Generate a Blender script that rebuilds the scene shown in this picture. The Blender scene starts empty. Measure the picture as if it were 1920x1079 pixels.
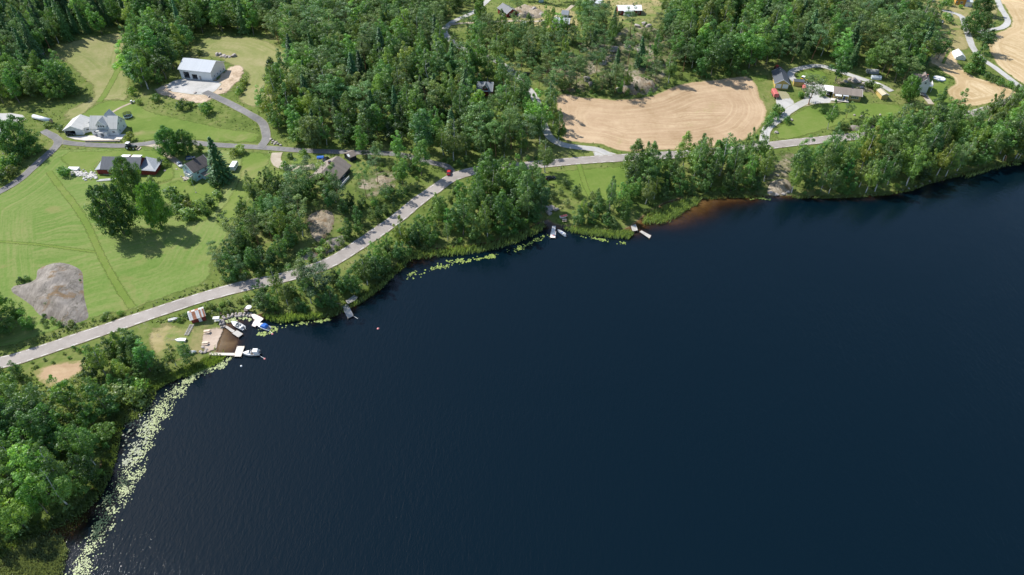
import bpy, math, random
import numpy as np
from mathutils import Vector, Matrix
from mathutils.geometry import delaunay_2d_cdt

random.seed(7)
RNG = np.random.default_rng(7)
R = math.radians
SC = bpy.context.scene
COL = SC.collection

# ------------------------------------------------------------------ camera, sky, sun, exposure
CAM_H, PITCH, FOC = 165.0, R(41.6), 1280.0
cam_data = bpy.data.cameras.new('camera')
cam_data.lens = 24.0
cam_data.sensor_width = 36.0
cam_data.clip_start = 1.0
cam_data.clip_end = 9000.0
cam = bpy.data.objects.new('camera', cam_data)
cam.location = (0, 0, CAM_H)
cam.rotation_euler = (math.pi / 2 - PITCH, 0, 0)
COL.objects.link(cam)
SC.camera = cam

SUN_EL, SUN_AZ = R(48), R(58)            # azimuth: to the left of the view direction
world = bpy.data.worlds.new('World')
SC.world = world
world.use_nodes = True
wn = world.node_tree
wn.nodes.clear()
sky = wn.nodes.new('ShaderNodeTexSky')
sky.sky_type = 'NISHITA'
sky.sun_disc = False
sky.sun_elevation = SUN_EL
sky.sun_rotation = -SUN_AZ
sky.air_density = 1.0
sky.dust_density = 0.6
sky.ozone_density = 0.4
bg = wn.nodes.new('ShaderNodeBackground')
bg.inputs['Strength'].default_value = 0.14
wo = wn.nodes.new('ShaderNodeOutputWorld')
wn.links.new(sky.outputs[0], bg.inputs[0])
wn.links.new(bg.outputs[0], wo.inputs[0])

SUN_DIR = Vector((-math.sin(SUN_AZ) * math.cos(SUN_EL), math.cos(SUN_AZ) * math.cos(SUN_EL), math.sin(SUN_EL)))
ld = bpy.data.lights.new('sun', 'SUN')
ld.energy = 5.0
ld.angle = R(0.53)
ld.color = (1.0, 0.955, 0.88)
sun = bpy.data.objects.new('sun', ld)
sun.rotation_euler = SUN_DIR.to_track_quat('Z', 'Y').to_euler()
COL.objects.link(sun)

SC.view_settings.view_transform = 'Standard'
SC.view_settings.look = 'None'
SC.view_settings.gamma = 1.0
SC.view_settings.exposure = 0.4
SC.view_settings.use_curve_mapping = False
SC.cycles.use_denoising = True
SC.cycles.max_bounces = 6
SC.cycles.diffuse_bounces = 2
SC.cycles.glossy_bounces = 2
SC.cycles.transparent_max_bounces = 8
SC.cycles.transmission_bounces = 2
SC.cycles.sample_clamp_indirect = 4.0
SC.cycles.sample_clamp_direct = 8.0
SC.render.film_transparent = False

# ------------------------------------------------------------------ helpers: names, meshes
def tag(o, label=None, cat=None, group=None, kind=None):
    if label: o['label'] = label
    if cat: o['category'] = cat
    if group: o['group'] = group
    if kind: o['kind'] = kind
    return o

def thing(name, label, cat, loc, rz=0.0, group=None):
    o = bpy.data.objects.new(name, None)
    o.empty_display_size = 0.3
    COL.objects.link(o)
    o.location = loc
    o.rotation_euler = (0, 0, rz)
    return tag(o, label, cat, group)

def link(name, me, parent=None, loc=None, mat=None):
    o = bpy.data.objects.new(name, me)
    COL.objects.link(o)
    if parent is not None: o.parent = parent
    if loc is not None: o.location = loc
    if mat is not None and not me.materials: me.materials.append(mat)
    return o

def npmesh(name, V, F, mat=None, attrs=None, smooth=False):
    """V n x 3; F a list of equal-length faces as an int array m x k"""
    V = np.asarray(V, dtype=np.float32)
    F = np.asarray(F, dtype=np.int32)
    me = bpy.data.meshes.new(name)
    m, k = F.shape
    me.vertices.add(len(V))
    me.vertices.foreach_set('co', V.ravel())
    me.loops.add(m * k)
    me.loops.foreach_set('vertex_index', F.ravel())
    me.polygons.add(m)
    me.polygons.foreach_set('loop_start', np.arange(0, m * k, k, dtype=np.int32))
    me.polygons.foreach_set('loop_total', np.full(m, k, dtype=np.int32))
    if smooth:
        me.polygons.foreach_set('use_smooth', np.ones(m, dtype=bool))
    me.update(calc_edges=True)
    if mat: me.materials.append(mat)
    for an, vals in (attrs or {}).items():
        a = me.attributes.new(an, 'FLOAT', 'POINT')
        a.data.foreach_set('value', np.asarray(vals, dtype=np.float32))
    return me

class MB:
    """collects simple shapes into one mesh"""
    def __init__(s): s.v, s.f = [], []
    def add(s, vs, fs):
        n = len(s.v)
        s.v += [tuple(v) for v in vs]
        s.f += [tuple(i + n for i in f) for f in fs]
        return s
    def box(s, c, d, rz=0.0, taper=1.0, rx=0.0, ry=0.0):
        x, y, z = (k / 2 for k in d)
        vs = [(-x, -y, -z), (x, -y, -z), (x, y, -z), (-x, y, -z)] + [(a * taper, b * taper, z) for a, b in ((-x, -y), (x, -y), (x, y), (-x, y))]
        M = Matrix.Rotation(rz, 3, 'Z') @ Matrix.Rotation(ry, 3, 'Y') @ Matrix.Rotation(rx, 3, 'X')
        vs = [M @ Vector(v) + Vector(c) for v in vs]
        return s.add(vs, [(3, 2, 1, 0), (4, 5, 6, 7), (0, 1, 5, 4), (1, 2, 6, 5), (2, 3, 7, 6), (3, 0, 4, 7)])
    def tube(s, p0, p1, r0, r1=None, n=8, cap=True):
        r1 = r0 if r1 is None else r1
        p0, p1 = Vector(p0), Vector(p1)
        q = (p1 - p0).to_track_quat('Z', 'Y')
        vs = []
        for p, r in ((p0, r0), (p1, r1)):
            vs += [p + q @ Vector((r * math.cos(2 * math.pi * k / n), r * math.sin(2 * math.pi * k / n), 0)) for k in range(n)]
        fs = [(k, (k + 1) % n, n + (k + 1) % n, n + k) for k in range(n)]
        if cap: fs += [tuple(range(n - 1, -1, -1)), tuple(range(n, 2 * n))]
        return s.add(vs, fs)
    def loft(s, rings, cap=True, closed=True):
        n = len(rings[0])
        vs = [v for r in rings for v in r]
        fs = []
        for i in range(len(rings) - 1):
            for k in range(n if closed else n - 1):
                fs.append((i * n + k, i * n + (k + 1) % n, (i + 1) * n + (k + 1) % n, (i + 1) * n + k))
        if cap: fs += [tuple(range(n - 1, -1, -1)), tuple(range((len(rings) - 1) * n, len(rings) * n))]
        return s.add(vs, fs)
    def prism(s, poly, axis, a, b):
        """poly of 2D points; axis 'x': (y,z) extruded from x=a to b; 'y': (x,z); 'z': (x,y)"""
        def P(p, t):
            return {'x': (t, p[0], p[1]), 'y': (p[0], t, p[1]), 'z': (p[0], p[1], t)}[axis]
        return s.loft([[P(p, a) for p in poly], [P(p, b) for p in poly]])
    def mesh(s, name, mat=None, smooth=False):
        me = bpy.data.meshes.new(name)
        me.from_pydata(s.v, [], s.f)
        if smooth:
            for p in me.polygons: p.use_smooth = True
        import bmesh
        bm = bmesh.new(); bm.from_mesh(me)
        bmesh.ops.recalc_face_normals(bm, faces=bm.faces)
        bm.to_mesh(me); bm.free()
        if mat: me.materials.append(mat)
        return me
    def build(s, name, mat, parent=None, smooth=False, loc=None):
        return link(name, s.mesh(name, mat, smooth), parent, loc)

# ------------------------------------------------------------------ from the photograph to the ground
def rays(px):
    px = np.asarray(px, dtype=float).reshape(-1, 2)
    x = (px[:, 0] - 960.0) / FOC
    y = (539.5 - px[:, 1]) / FOC
    cp, sp = math.cos(PITCH), math.sin(PITCH)
    return np.stack([x, cp + y * sp, -sp + y * cp], axis=1)

def to_px(P):
    P = np.asarray(P, dtype=float).reshape(-1, 3)
    cp, sp = math.cos(PITCH), math.sin(PITCH)
    q = P - np.array([0, 0, CAM_H])
    zc = q[:, 1] * cp - q[:, 2] * sp
    yu = q[:, 1] * sp + q[:, 2] * cp
    return np.stack([960 + FOC * q[:, 0] / zc, 539.5 - FOC * yu / zc], axis=1)

def flat(px, z=0.0):
    d = rays(px)
    t = (z - CAM_H) / d[:, 2]
    return np.stack([d[:, 0] * t, d[:, 1] * t], axis=1)

SHORE_PX = [(-260, 1290), (-120, 1130), (-20, 1045), (40, 1003), (90, 980), (135, 962), (168, 932), (190, 890), (204, 835), (214, 785), (228, 752),
    (250, 738), (285, 722), (320, 704), (355, 690), (385, 676), (400, 668), (403, 662), (405, 647), (410, 633), (419, 620), (423, 613),
    (419, 604), (426, 596), (443, 592), (462, 591), (474, 593), (492, 590), (520, 590), (560, 590), (600, 588), (622, 584), (642, 575),
    (656, 566), (674, 557), (692, 545), (708, 531), (725, 514), (748, 497), (775, 477), (810, 468), (850, 463), (900, 460), (932, 452),
    (966, 440), (1000, 424), (1018, 416), (1030, 411), (1037, 420), (1050, 425), (1064, 424), (1090, 428), (1120, 431), (1150, 432),
    (1176, 430), (1194, 417), (1214, 397), (1245, 382), (1280, 371), (1310, 368), (1345, 366), (1385, 364), (1420, 366), (1448, 369),
    (1500, 369), (1572, 369), (1625, 366), (1660, 363), (1700, 356), (1737, 342), (1795, 328), (1840, 318), (1878, 307), (1920, 300),
    (1990, 287), (2120, 262)]
_s = flat(SHORE_PX)
LAKE = np.concatenate([_s, np.array([[520, 330], [900, 300], [1500, 100], [1500, -900], [-200, -900], [-170, -300], [-150, -60]])])

def seg_dist(P, A, B):
    out = np.full(len(P), 1e9)
    for a, b in zip(A, B):
        ab = b - a
        t = np.clip(((P - a) @ ab) / max(ab @ ab, 1e-9), 0, 1)
        d = np.hypot(P[:, 0] - a[0] - t * ab[0], P[:, 1] - a[1] - t * ab[1])
        np.minimum(out, d, out=out)
    return out

def inside(P, poly):
    P = np.asarray(P, dtype=float)
    x, y = P[:, 0], P[:, 1]
    r = np.zeros(len(P), dtype=bool)
    n = len(poly)
    for i in range(n):
        x1, y1 = poly[i]
        x2, y2 = poly[(i + 1) % n]
        if y1 == y2: continue
        c = ((y1 > y) != (y2 > y)) & (x < (x2 - x1) * (y - y1) / (y2 - y1) + x1)
        r ^= c
    return r

def shore_sd(P):
    d = seg_dist(P, LAKE, np.roll(LAKE, -1, axis=0))
    return np.where(inside(P, LAKE), -d, d)

def smooth01(t):
    t = np.clip(t, 0, 1)
    return t * t * (3 - 2 * t)

HILLS = [((1150, 100), 9.0, 48), ((720, 130), 6.0, 62), ((600, 385), 3.2, 20), ((1500, 60), 8.0, 60), ((120, 30), 9.0, 60), ((1190, 20), 3.0, 35), ((1590, 190), 1.5, 24)]
HILLS = [(flat([p])[0], a, s) for p, a, s in HILLS]
SHALLOWS = [((430, 645), 10, 0.985), ((1308, 386), 17, 0.96), ((1252, 410), 14, 0.95), ((1395, 377), 11, 0.8), ((130, 985), 8, 0.9), ((270, 765), 9, 0.45), ((290, 730), 8, 0.45), ((1026, 424), 6, 0.9),
            ((800, 490), 9, 0.85), ((590, 590), 8, 0.85), ((700, 545), 7, 0.7), ((1560, 372), 9, 0.5), ((1640, 368), 9, 0.6), ((1180, 440), 8, 0.8), ((60, 1030), 12, 0.8), ((650, 585), 5, 0.7)]
SHALLOWS = [(flat([p])[0], r, a) for p, r, a in SHALLOWS]

def H(P):
    P = np.asarray(P, dtype=float).reshape(-1, 2)
    d = shore_sd(P)
    land = 1.5 * smooth01(d / 9.0) + 0.012 * np.clip(d - 9, 0, 300)
    for c, a, s in HILLS:
        q = ((P[:, 0] - c[0]) ** 2 + (P[:, 1] - c[1]) ** 2) / (2 * s * s)
        land = land + a * np.exp(-q) * smooth01((d - 6) / 30.0)
    dep = np.minimum(6.0, 0.30 * -d + 0.03 * d * d)
    for c, r, a in SHALLOWS:
        q = ((P[:, 0] - c[0]) ** 2 + (P[:, 1] - c[1]) ** 2) / (2 * r * r)
        dep = dep * (1 - a * np.exp(-q))
    return np.where(d >= 0, land + 0.03, -dep - 0.06)

def G(px, water=False):
    """ground points (n x 3) seen at these pixels"""
    d = rays(px)
    z = np.zeros(len(d))
    for _ in range(14):
        t = (z - CAM_H) / d[:, 2]
        P = np.stack([d[:, 0] * t, d[:, 1] * t], axis=1)
        h = H(P)
        z = np.maximum(h, 0.0)
    return np.concatenate([P, z[:, None]], axis=1)

def g1(px, py): return Vector(G([(px, py)])[0])
def hz(x, y): return float(H([(x, y)])[0])

def catmull(P, closed=False, step=2.5):
    P = np.asarray(P, dtype=float)
    n = len(P)
    out = []
    for i in range(n if closed else n - 1):
        if closed:
            p0, p1, p2, p3 = P[(i - 1) % n], P[i], P[(i + 1) % n], P[(i + 2) % n]
        else:
            p0, p1, p2, p3 = P[max(i - 1, 0)], P[i], P[i + 1], P[min(i + 2, n - 1)]
        k = max(1, int(np.linalg.norm(p2 - p1) / step))
        for t in np.arange(k) / k:
            out.append(0.5 * (2 * p1 + (p2 - p0) * t + (2 * p0 - 5 * p1 + 4 * p2 - p3) * t * t + (3 * p1 - p0 - 3 * p2 + p3) * t ** 3))
    if not closed: out.append(P[-1])
    return np.array(out)

# ------------------------------------------------------------------ materials
def nodes(name):
    m = bpy.data.materials.new(name)
    m.use_nodes = True
    nt = m.node_tree
    nt.nodes.clear()
    out = nt.nodes.new('ShaderNodeOutputMaterial')
    return m, nt, out

class NT:
    def __init__(s, nt): s.nt = nt
    def n(s, t, **kw):
        x = s.nt.nodes.new(t)
        for k, v in kw.items():
            if k.startswith('i_'):
                x.inputs[k[2:].replace('_', ' ')].default_value = v
            else: setattr(x, k, v)
        return x
    def l(s, a, b): s.nt.links.new(a, b)
    def noise(s, vec, scale, detail=3.0, rough=0.55, dist=0.0):
        x = s.n('ShaderNodeTexNoise')
        x.inputs['Scale'].default_value = scale
        x.inputs['Detail'].default_value = detail
        x.inputs['Roughness'].default_value = rough
        x.inputs['Distortion'].default_value = dist
        s.l(vec, x.inputs['Vector'])
        return x.outputs['Fac']
    def ramp(s, fac, stops, interp='LINEAR'):
        x = s.n('ShaderNodeValToRGB')
        e = x.color_ramp.elements
        x.color_ramp.interpolation = interp
        while len(e) < len(stops): e.new(0.5)
        for k, (p, c) in enumerate(stops):
            e[k].position = p
            e[k].color = (*c, 1) if len(c) == 3 else c
        s.l(fac, x.inputs[0])
        return x.outputs[0]
    def mix(s, fac, a, b, mode='MIX'):
        x = s.n('ShaderNodeMix', data_type='RGBA', blend_type=mode)
        for sock, v in ((x.inputs[0], fac), (x.inputs[6], a), (x.inputs[7], b)):
            if isinstance(v, (int, float)): sock.default_value = v
            elif isinstance(v, tuple): sock.default_value = (*v, 1)
            else: s.l(v, sock)
        return x.outputs[2]
    def math(s, op, a, b=0.0, clamp=False):
        x = s.n('ShaderNodeMath', operation=op, use_clamp=clamp)
        for sock, v in ((x.inputs[0], a), (x.inputs[1], b)):
            if isinstance(v, (int, float)): sock.default_value = v
            else: s.l(v, sock)
        return x.outputs[0]
    def attr(s, name):
        return s.n('ShaderNodeAttribute', attribute_name=name).outputs['Fac']
    def pos(s): return s.n('ShaderNodeNewGeometry').outputs['Position']
    def mapping(s, vec, rot=(0, 0, 0), scale=(1, 1, 1)):
        x = s.n('ShaderNodeMapping')
        x.inputs['Rotation'].default_value = rot
        x.inputs['Scale'].default_value = scale
        s.l(vec, x.inputs['Vector'])
        return x.outputs[0]
    def bump(s, h, strength=0.5, dist=0.1):
        x = s.n('ShaderNodeBump')
        x.inputs['Strength'].default_value = strength
        x.inputs['Distance'].default_value = dist
        s.l(h, x.inputs['Height'])
        return x.outputs[0]
    def principled(s, out, col, rough=0.8, normal=None, spec=0.3, metal=0.0):
        b = s.n('ShaderNodeBsdfPrincipled')
        if isinstance(col, tuple): b.inputs['Base Color'].default_value = (*col, 1)
        else: s.l(col, b.inputs['Base Color'])
        if isinstance(rough, (int, float)): b.inputs['Roughness'].default_value = rough
        else: s.l(rough, b.inputs['Roughness'])
        b.inputs['Specular IOR Level'].default_value = spec
        b.inputs['Metallic'].default_value = metal
        if normal is not None: s.l(normal, b.inputs['Normal'])
        s.l(b.outputs[0], out.inputs['Surface'])
        return b

def simple(name, col, rough=0.6, spec=0.3, metal=0.0, vary=0.12, scale=1.5, wear=None):
    """paint, wood, metal: base colour with uneven wear in object space"""
    m, nt, out = nodes(name)
    T = NT(nt)
    tc = T.n('ShaderNodeTexCoord').outputs['Object']
    f = T.noise(tc, scale, 4, 0.6)
    lo = tuple(c * (1 - vary) for c in col)
    hi = tuple(min(1, c * (1 + vary)) for c in col)
    c = T.ramp(f, [(0.3, lo), (0.7, hi)])
    if wear:
        g = T.noise(tc, scale * 2.3, 5, 0.65)
        c = T.mix(T.ramp(g, [(0.52, (0, 0, 0)), (0.62, (1, 1, 1))]), c, wear)
    T.principled(out, c, rough, None, spec, metal)
    return m

def ribbed(name, col, pitch, axis='x', rough=0.5, vary=0.12, metal=0.0, depth=0.03, dark=0.8):
    """sheet metal, boarding, decking, tiles: ribs along one object axis"""
    m, nt, out = nodes(name)
    T = NT(nt)
    tc = T.n('ShaderNodeTexCoord').outputs['Object']
    sp = T.n('ShaderNodeSeparateXYZ')
    T.l(tc, sp.inputs[0])
    u = T.math('FRACT', T.math('DIVIDE', sp.outputs['xyz'.index(axis)], pitch))
    tri = T.math('ABSOLUTE', T.math('SUBTRACT', u, 0.5))
    f = T.noise(tc, 0.9, 5, 0.65)
    idn = T.n('ShaderNodeTexWhiteNoise', noise_dimensions='1D')
    T.l(T.math('FLOOR', T.math('DIVIDE', sp.outputs['xyz'.index(axis)], pitch)), idn.inputs['W'])
    f2 = T.math('ADD', T.math('MULTIPLY', f, 0.75), T.math('MULTIPLY', idn.outputs['Value'], 0.25))
    c = T.ramp(f2, [(0.3, tuple(k * (1 - vary) for k in col)), (0.7, tuple(min(1, k * (1 + vary)) for k in col))])
    gap = T.ramp(tri, [(0.42, (1, 1, 1)), (0.49, (dark, dark, dark))])
    c = T.mix(1.0, c, gap, 'MULTIPLY')
    T.principled(out, c, rough, T.bump(tri, 0.6, depth) if depth > 0.025 else None, 0.35, metal)
    return m

def ground_mat(name, cols, big=0.02, fine=0.5, stripe=None, verge=None, verge_w=1.6, bump=0.12, rough=0.95, fade=None, patch=None, grain=1.0, follow=None):
    """cols: three colours from low to high; stripe (angle, metres, strength, colour): swaths left by the mower or harvester, those
    nearer the border than FOLLOW metres run parallel to it; verge: colour at the border of the sheet; fade: ragged border, metres"""
    m, nt, out = nodes(name)
    T = NT(nt)
    p = T.pos()
    n1 = T.noise(p, big, 4, 0.6, 0.6)
    n2 = T.noise(p, fine, 5, 0.72)
    n3 = T.noise(p, big * 6, 4, 0.65, 0.4)
    f = T.math('ADD', T.math('MULTIPLY', n1, 0.5), T.math('ADD', T.math('MULTIPLY', n2, 0.22 * grain), T.math('MULTIPLY', n3, 0.5 - 0.22 * grain)))
    c = T.ramp(f, [(0.38, cols[0]), (0.5, cols[1]), (0.62, cols[2])])
    h = n2
    e = T.attr('edge')
    if stripe:
        ang, wid, amt, scol = stripe
        warp = T.math('MULTIPLY', T.math('SUBTRACT', T.noise(p, 0.035, 2, 0.5), 0.5), 16.0)
        q = T.n('ShaderNodeSeparateXYZ')
        T.l(T.mapping(p, rot=(0, 0, ang)), q.inputs[0])
        def swath(u, v):
            x = T.n('ShaderNodeCombineXYZ')
            T.l(T.math('MULTIPLY', u, 1.0 / wid), x.inputs[0])
            T.l(T.math('MULTIPLY', v, 0.035 / wid), x.inputs[1])
            return T.noise(x.outputs[0], 1.0, 3, 0.6)
        s = swath(T.math('ADD', q.outputs[0], warp), q.outputs[1])
        if follow:
            s2 = swath(e, T.math('ADD', q.outputs[1], q.outputs[0]))
            k = T.ramp(T.math('DIVIDE', e, follow), [(0.85, (0, 0, 0)), (1.0, (1, 1, 1))])
            s = T.mix(k, s2, s)
        fad = T.math('MULTIPLY', T.ramp(T.noise(p, 0.03, 3, 0.6), [(0.3, (0.25, 0.25, 0.25)), (0.6, (1, 1, 1))]), T.ramp(T.noise(p, 0.6, 4, 0.75), [(0.32, (0.15, 0.15, 0.15)), (0.55, (1, 1, 1))]))
        ws = T.math('MULTIPLY', T.math('MULTIPLY', T.ramp(s, [(0.42, (0, 0, 0)), (0.60, (1, 1, 1))]), amt), fad)
        c = T.mix(ws, c, scol)
        h = T.math('ADD', n2, T.math('MULTIPLY', ws, 0.6))
    if patch:
        pc, lo, hi, sc = patch
        c = T.mix(T.ramp(T.noise(p, sc, 5, 0.65, 0.8), [(lo, (0, 0, 0)), (hi, (1, 1, 1))]), c, pc)
    rag = None
    w = fade or verge_w
    if verge or fade:
        k = T.math('SUBTRACT', T.math('DIVIDE', e, w), T.math('MULTIPLY', T.noise(p, 0.9 / w + 0.12, 5, 0.7), 1.6))
        rag = T.ramp(T.math('ADD', k, 0.75), [(0.0, (1, 1, 1)), (0.55, (0, 0, 0))])
        if verge and not fade: c = T.mix(rag, c, verge)
    b = T.principled(out, c, rough, T.bump(h, 0.7, bump), 0.15)
    if fade:
        tr = T.n('ShaderNodeBsdfTransparent')
        mx = T.n('ShaderNodeMixShader')
        T.l(rag, mx.inputs[0]); T.l(b.outputs[0], mx.inputs[1]); T.l(tr.outputs[0], mx.inputs[2])
        T.l(mx.outputs[0], out.inputs['Surface'])
    return m

def leaf_mat(name, trans=0.42):
    m, nt, out = nodes(name)
    T = NT(nt)
    oi = T.n('ShaderNodeObjectInfo')
    tone = T.attr('tone')
    c = T.mix(1.0, oi.outputs['Color'], T.ramp(tone, [(0.0, (0.55, 0.62, 0.55)), (0.5, (1, 1, 1)), (1.0, (1.55, 1.42, 1.25))]), 'MULTIPLY')
    d = T.n('ShaderNodeBsdfDiffuse')
    T.l(c, d.inputs['Color'])
    t = T.n('ShaderNodeBsdfTranslucent')
    T.l(T.mix(1.0, c, (1.35, 1.35, 0.6), 'MULTIPLY'), t.inputs['Color'])
    gl = T.n('ShaderNodeBsdfGlossy')
    gl.inputs['Roughness'].default_value = 0.5
    gl.inputs['Color'].default_value = (0.9, 0.95, 1.0, 1)
    a = T.n('ShaderNodeMixShader'); a.inputs[0].default_value = trans
    T.l(d.outputs[0], a.inputs[1]); T.l(t.outputs[0], a.inputs[2])
    b = T.n('ShaderNodeMixShader'); b.inputs[0].default_value = 0.035
    T.l(a.outputs[0], b.inputs[1]); T.l(gl.outputs[0], b.inputs[2])
    T.l(b.outputs[0], out.inputs['Surface'])
    return m

M = {}
VERGE = (0.115, 0.135, 0.045)
M['meadow'] = ground_mat('mown_meadow', [(0.090, 0.165, 0.028), (0.132, 0.200, 0.045), (0.190, 0.230, 0.076)], 0.014, 0.8, (R(64), 1.5, 0.5, (0.245, 0.240, 0.098)), fade=2.5, follow=26, grain=1.7, patch=((0.225, 0.205, 0.080), 0.56, 0.76, 0.045))
M['hay'] = ground_mat('hay_meadow', [(0.129, 0.171, 0.043), (0.194, 0.209, 0.072), (0.266, 0.247, 0.118)], 0.02, 0.8, (R(-62), 2.2, 0.5, (0.319, 0.281, 0.152)), fade=2.5, follow=22)
M['lawn'] = ground_mat('lawn_grass', [(0.087, 0.148, 0.024), (0.122, 0.182, 0.034), (0.171, 0.209, 0.057)], 0.025, 0.9, (R(75), 1.3, 0.22, (0.167, 0.220, 0.053)), fade=2.2, patch=((0.228, 0.220, 0.091), 0.60, 0.76, 0.05))
M['path'] = ground_mat('green_track', [(0.106, 0.167, 0.029), (0.133, 0.190, 0.038), (0.171, 0.205, 0.057)], 0.05, 1.2, None, fade=1.3)
M['stubble'] = ground_mat('stubble', [(0.312, 0.214, 0.123), (0.391, 0.277, 0.173), (0.471, 0.345, 0.226)], 0.02, 0.8, (R(93), 1.5, 0.55, (0.547, 0.426, 0.274)), (0.198, 0.190, 0.068), 1.6, patch=((0.304, 0.266, 0.114), 0.64, 0.8, 0.05), follow=20)
M['stubble2'] = ground_mat('stubble_rows', [(0.334, 0.239, 0.118), (0.414, 0.304, 0.167), (0.486, 0.365, 0.217)], 0.02, 0.8, (R(-28), 2.6, 0.85, (0.578, 0.464, 0.296)), (0.198, 0.190, 0.068), 1.6, follow=8)
M['asphalt'] = ground_mat('worn_asphalt', [(0.240, 0.215, 0.195), (0.305, 0.275, 0.252), (0.365, 0.332, 0.305)], 0.05, 1.5, None, (0.25, 0.215, 0.135), 0.6, 0.02, 0.85)
M['asphalt_dark'] = ground_mat('dark_asphalt', [(0.122, 0.122, 0.125), (0.171, 0.167, 0.167), (0.236, 0.228, 0.224)], 0.06, 1.2, None, (0.243, 0.228, 0.152), 0.5, 0.02, 0.85)
M['gravel'] = ground_mat('pale_gravel', [(0.327, 0.327, 0.312), (0.418, 0.410, 0.395), (0.486, 0.479, 0.464)], 0.06, 2.0, None, (0.274, 0.258, 0.152), 0.7, 0.05, 0.95)
M['gravel_brown'] = ground_mat('brown_gravel', [(0.289, 0.243, 0.182), (0.380, 0.327, 0.258), (0.456, 0.403, 0.342)], 0.06, 2.0, None, (0.228, 0.220, 0.099), 0.7, 0.05, 0.95)
M['sandbank'] = ground_mat('dug_sand', [(0.304, 0.228, 0.152), (0.456, 0.357, 0.258), (0.578, 0.479, 0.372)], 0.12, 0.8, None, fade=2.0, bump=0.5)
M['gravel_soft'] = ground_mat('trodden_gravel', [(0.29, 0.24, 0.18), (0.38, 0.32, 0.25), (0.45, 0.40, 0.33)], 0.06, 2.0, None, fade=2.2, bump=0.05)
M['beach'] = ground_mat('beach_sand', [(0.40, 0.315, 0.245), (0.48, 0.385, 0.305), (0.54, 0.44, 0.355)], 0.1, 1.5, None, fade=0.7, bump=0.04)
M['dry'] = ground_mat('dry_grass', [(0.160, 0.179, 0.057), (0.258, 0.228, 0.099), (0.350, 0.289, 0.152)], 0.05, 0.8, None, fade=2.5, bump=0.1, patch=((0.141, 0.190, 0.046), 0.50, 0.64, 0.07))
M['rockground'] = ground_mat('stony_ground', [(0.085, 0.105, 0.032), (0.185, 0.165, 0.095), (0.36, 0.305, 0.25)], 0.09, 0.6, None, fade=4.0, bump=0.3, patch=((0.085, 0.125, 0.032), 0.47, 0.58, 0.11))
M['concrete'] = ground_mat('pale_concrete', [(0.502, 0.471, 0.426), (0.562, 0.532, 0.486), (0.608, 0.578, 0.532)], 0.1, 1.5, None, None, 1, 0.02, 0.9)
M['paint'] = simple('road_paint', (0.72, 0.72, 0.70), 0.7, wear=(0.42, 0.40, 0.38))

def terrain_mat():
    m, nt, out = nodes('ground_soil')
    T = NT(nt)
    p = T.pos()
    n1 = T.noise(p, 0.03, 4, 0.6, 0.8)
    n2 = T.noise(p, 0.35, 5, 0.7)
    f = T.math('ADD', T.math('MULTIPLY', n1, 0.5), T.math('MULTIPLY', n2, 0.5))
    c = T.ramp(f, [(0.33, (0.070, 0.105, 0.022)), (0.46, (0.110, 0.152, 0.035)), (0.56, (0.158, 0.182, 0.056)), (0.68, (0.22, 0.20, 0.095))])
    sp = T.n('ShaderNodeSeparateXYZ'); T.l(p, sp.inputs[0])
    bed = T.ramp(n2, [(0.3, (0.13, 0.095, 0.052)), (0.7, (0.25, 0.185, 0.11))])
    c = T.mix(T.ramp(T.math('MULTIPLY', sp.outputs[2], 12.0), [(0.0, (1, 1, 1)), (1.0, (0, 0, 0))]), c, bed)
    T.principled(out, c, 0.97, T.bump(n2, 0.8, 0.35), 0.1)
    return m
M['terrain'] = terrain_mat()

def rock_mat(name='bare_rock', c0=(0.095, 0.082, 0.070), c1=(0.185, 0.165, 0.145), c2=(0.275, 0.248, 0.222)):
    m, nt, out = nodes(name)
    T = NT(nt)
    p = T.pos()
    n1 = T.noise(p, 0.12, 4, 0.6, 1.2)
    n2 = T.noise(T.mapping(p, rot=(0, 0, 0.7), scale=(1, 0.3, 1)), 1.1, 5, 0.7)
    c = T.ramp(T.math('ADD', T.math('MULTIPLY', n1, 0.5), T.math('MULTIPLY', n2, 0.5)), [(0.32, c0), (0.45, c1), (0.6, c2)])
    c = T.mix(T.ramp(T.noise(p, 0.16, 5, 0.7, 0.5), [(0.54, (0, 0, 0)), (0.64, (1, 1, 1))]), c, (0.185, 0.125, 0.070))
    v = T.n('ShaderNodeTexVoronoi', feature='DISTANCE_TO_EDGE')
    v.inputs['Scale'].default_value = 0.16
    wv = T.n('ShaderNodeVectorMath', operation='ADD'); nz = T.n('ShaderNodeTexNoise'); nz.inputs['Scale'].default_value = 0.5; nz.inputs['Detail'].default_value = 4
    T.l(p, nz.inputs['Vector']); sc = T.n('ShaderNodeVectorMath', operation='SCALE'); sc.inputs['Scale'].default_value = 5.0; T.l(nz.outputs['Color'], sc.inputs[0]); T.l(p, wv.inputs[0]); T.l(sc.outputs[0], wv.inputs[1])
    T.l(T.mapping(wv.outputs[0], rot=(0, 0, 0.5), scale=(1, 0.4, 1)), v.inputs['Vector'])
    cr = T.ramp(v.outputs['Distance'], [(0.0, (0.25, 0.25, 0.25)), (0.012, (1, 1, 1))])
    c = T.mix(cr, (0.09, 0.095, 0.055), c)
    T.principled(out, c, 0.9, T.bump(T.math('ADD', n2, T.math('MULTIPLY', cr, 0.6)), 0.9, 0.25), 0.2)
    return m
M['rock'] = rock_mat()
M['rock_tan'] = rock_mat('weathered_rock', (0.14, 0.12, 0.075), (0.25, 0.205, 0.145), (0.36, 0.305, 0.235))
M['bed'] = ground_mat('wet_sand', [(0.17, 0.145, 0.115), (0.215, 0.185, 0.15), (0.26, 0.225, 0.185)], 0.1, 1.2, bump=0.03)
M['leaf'] = leaf_mat('leaves')
M['needle'] = leaf_mat('needles', 0.25)

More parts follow.
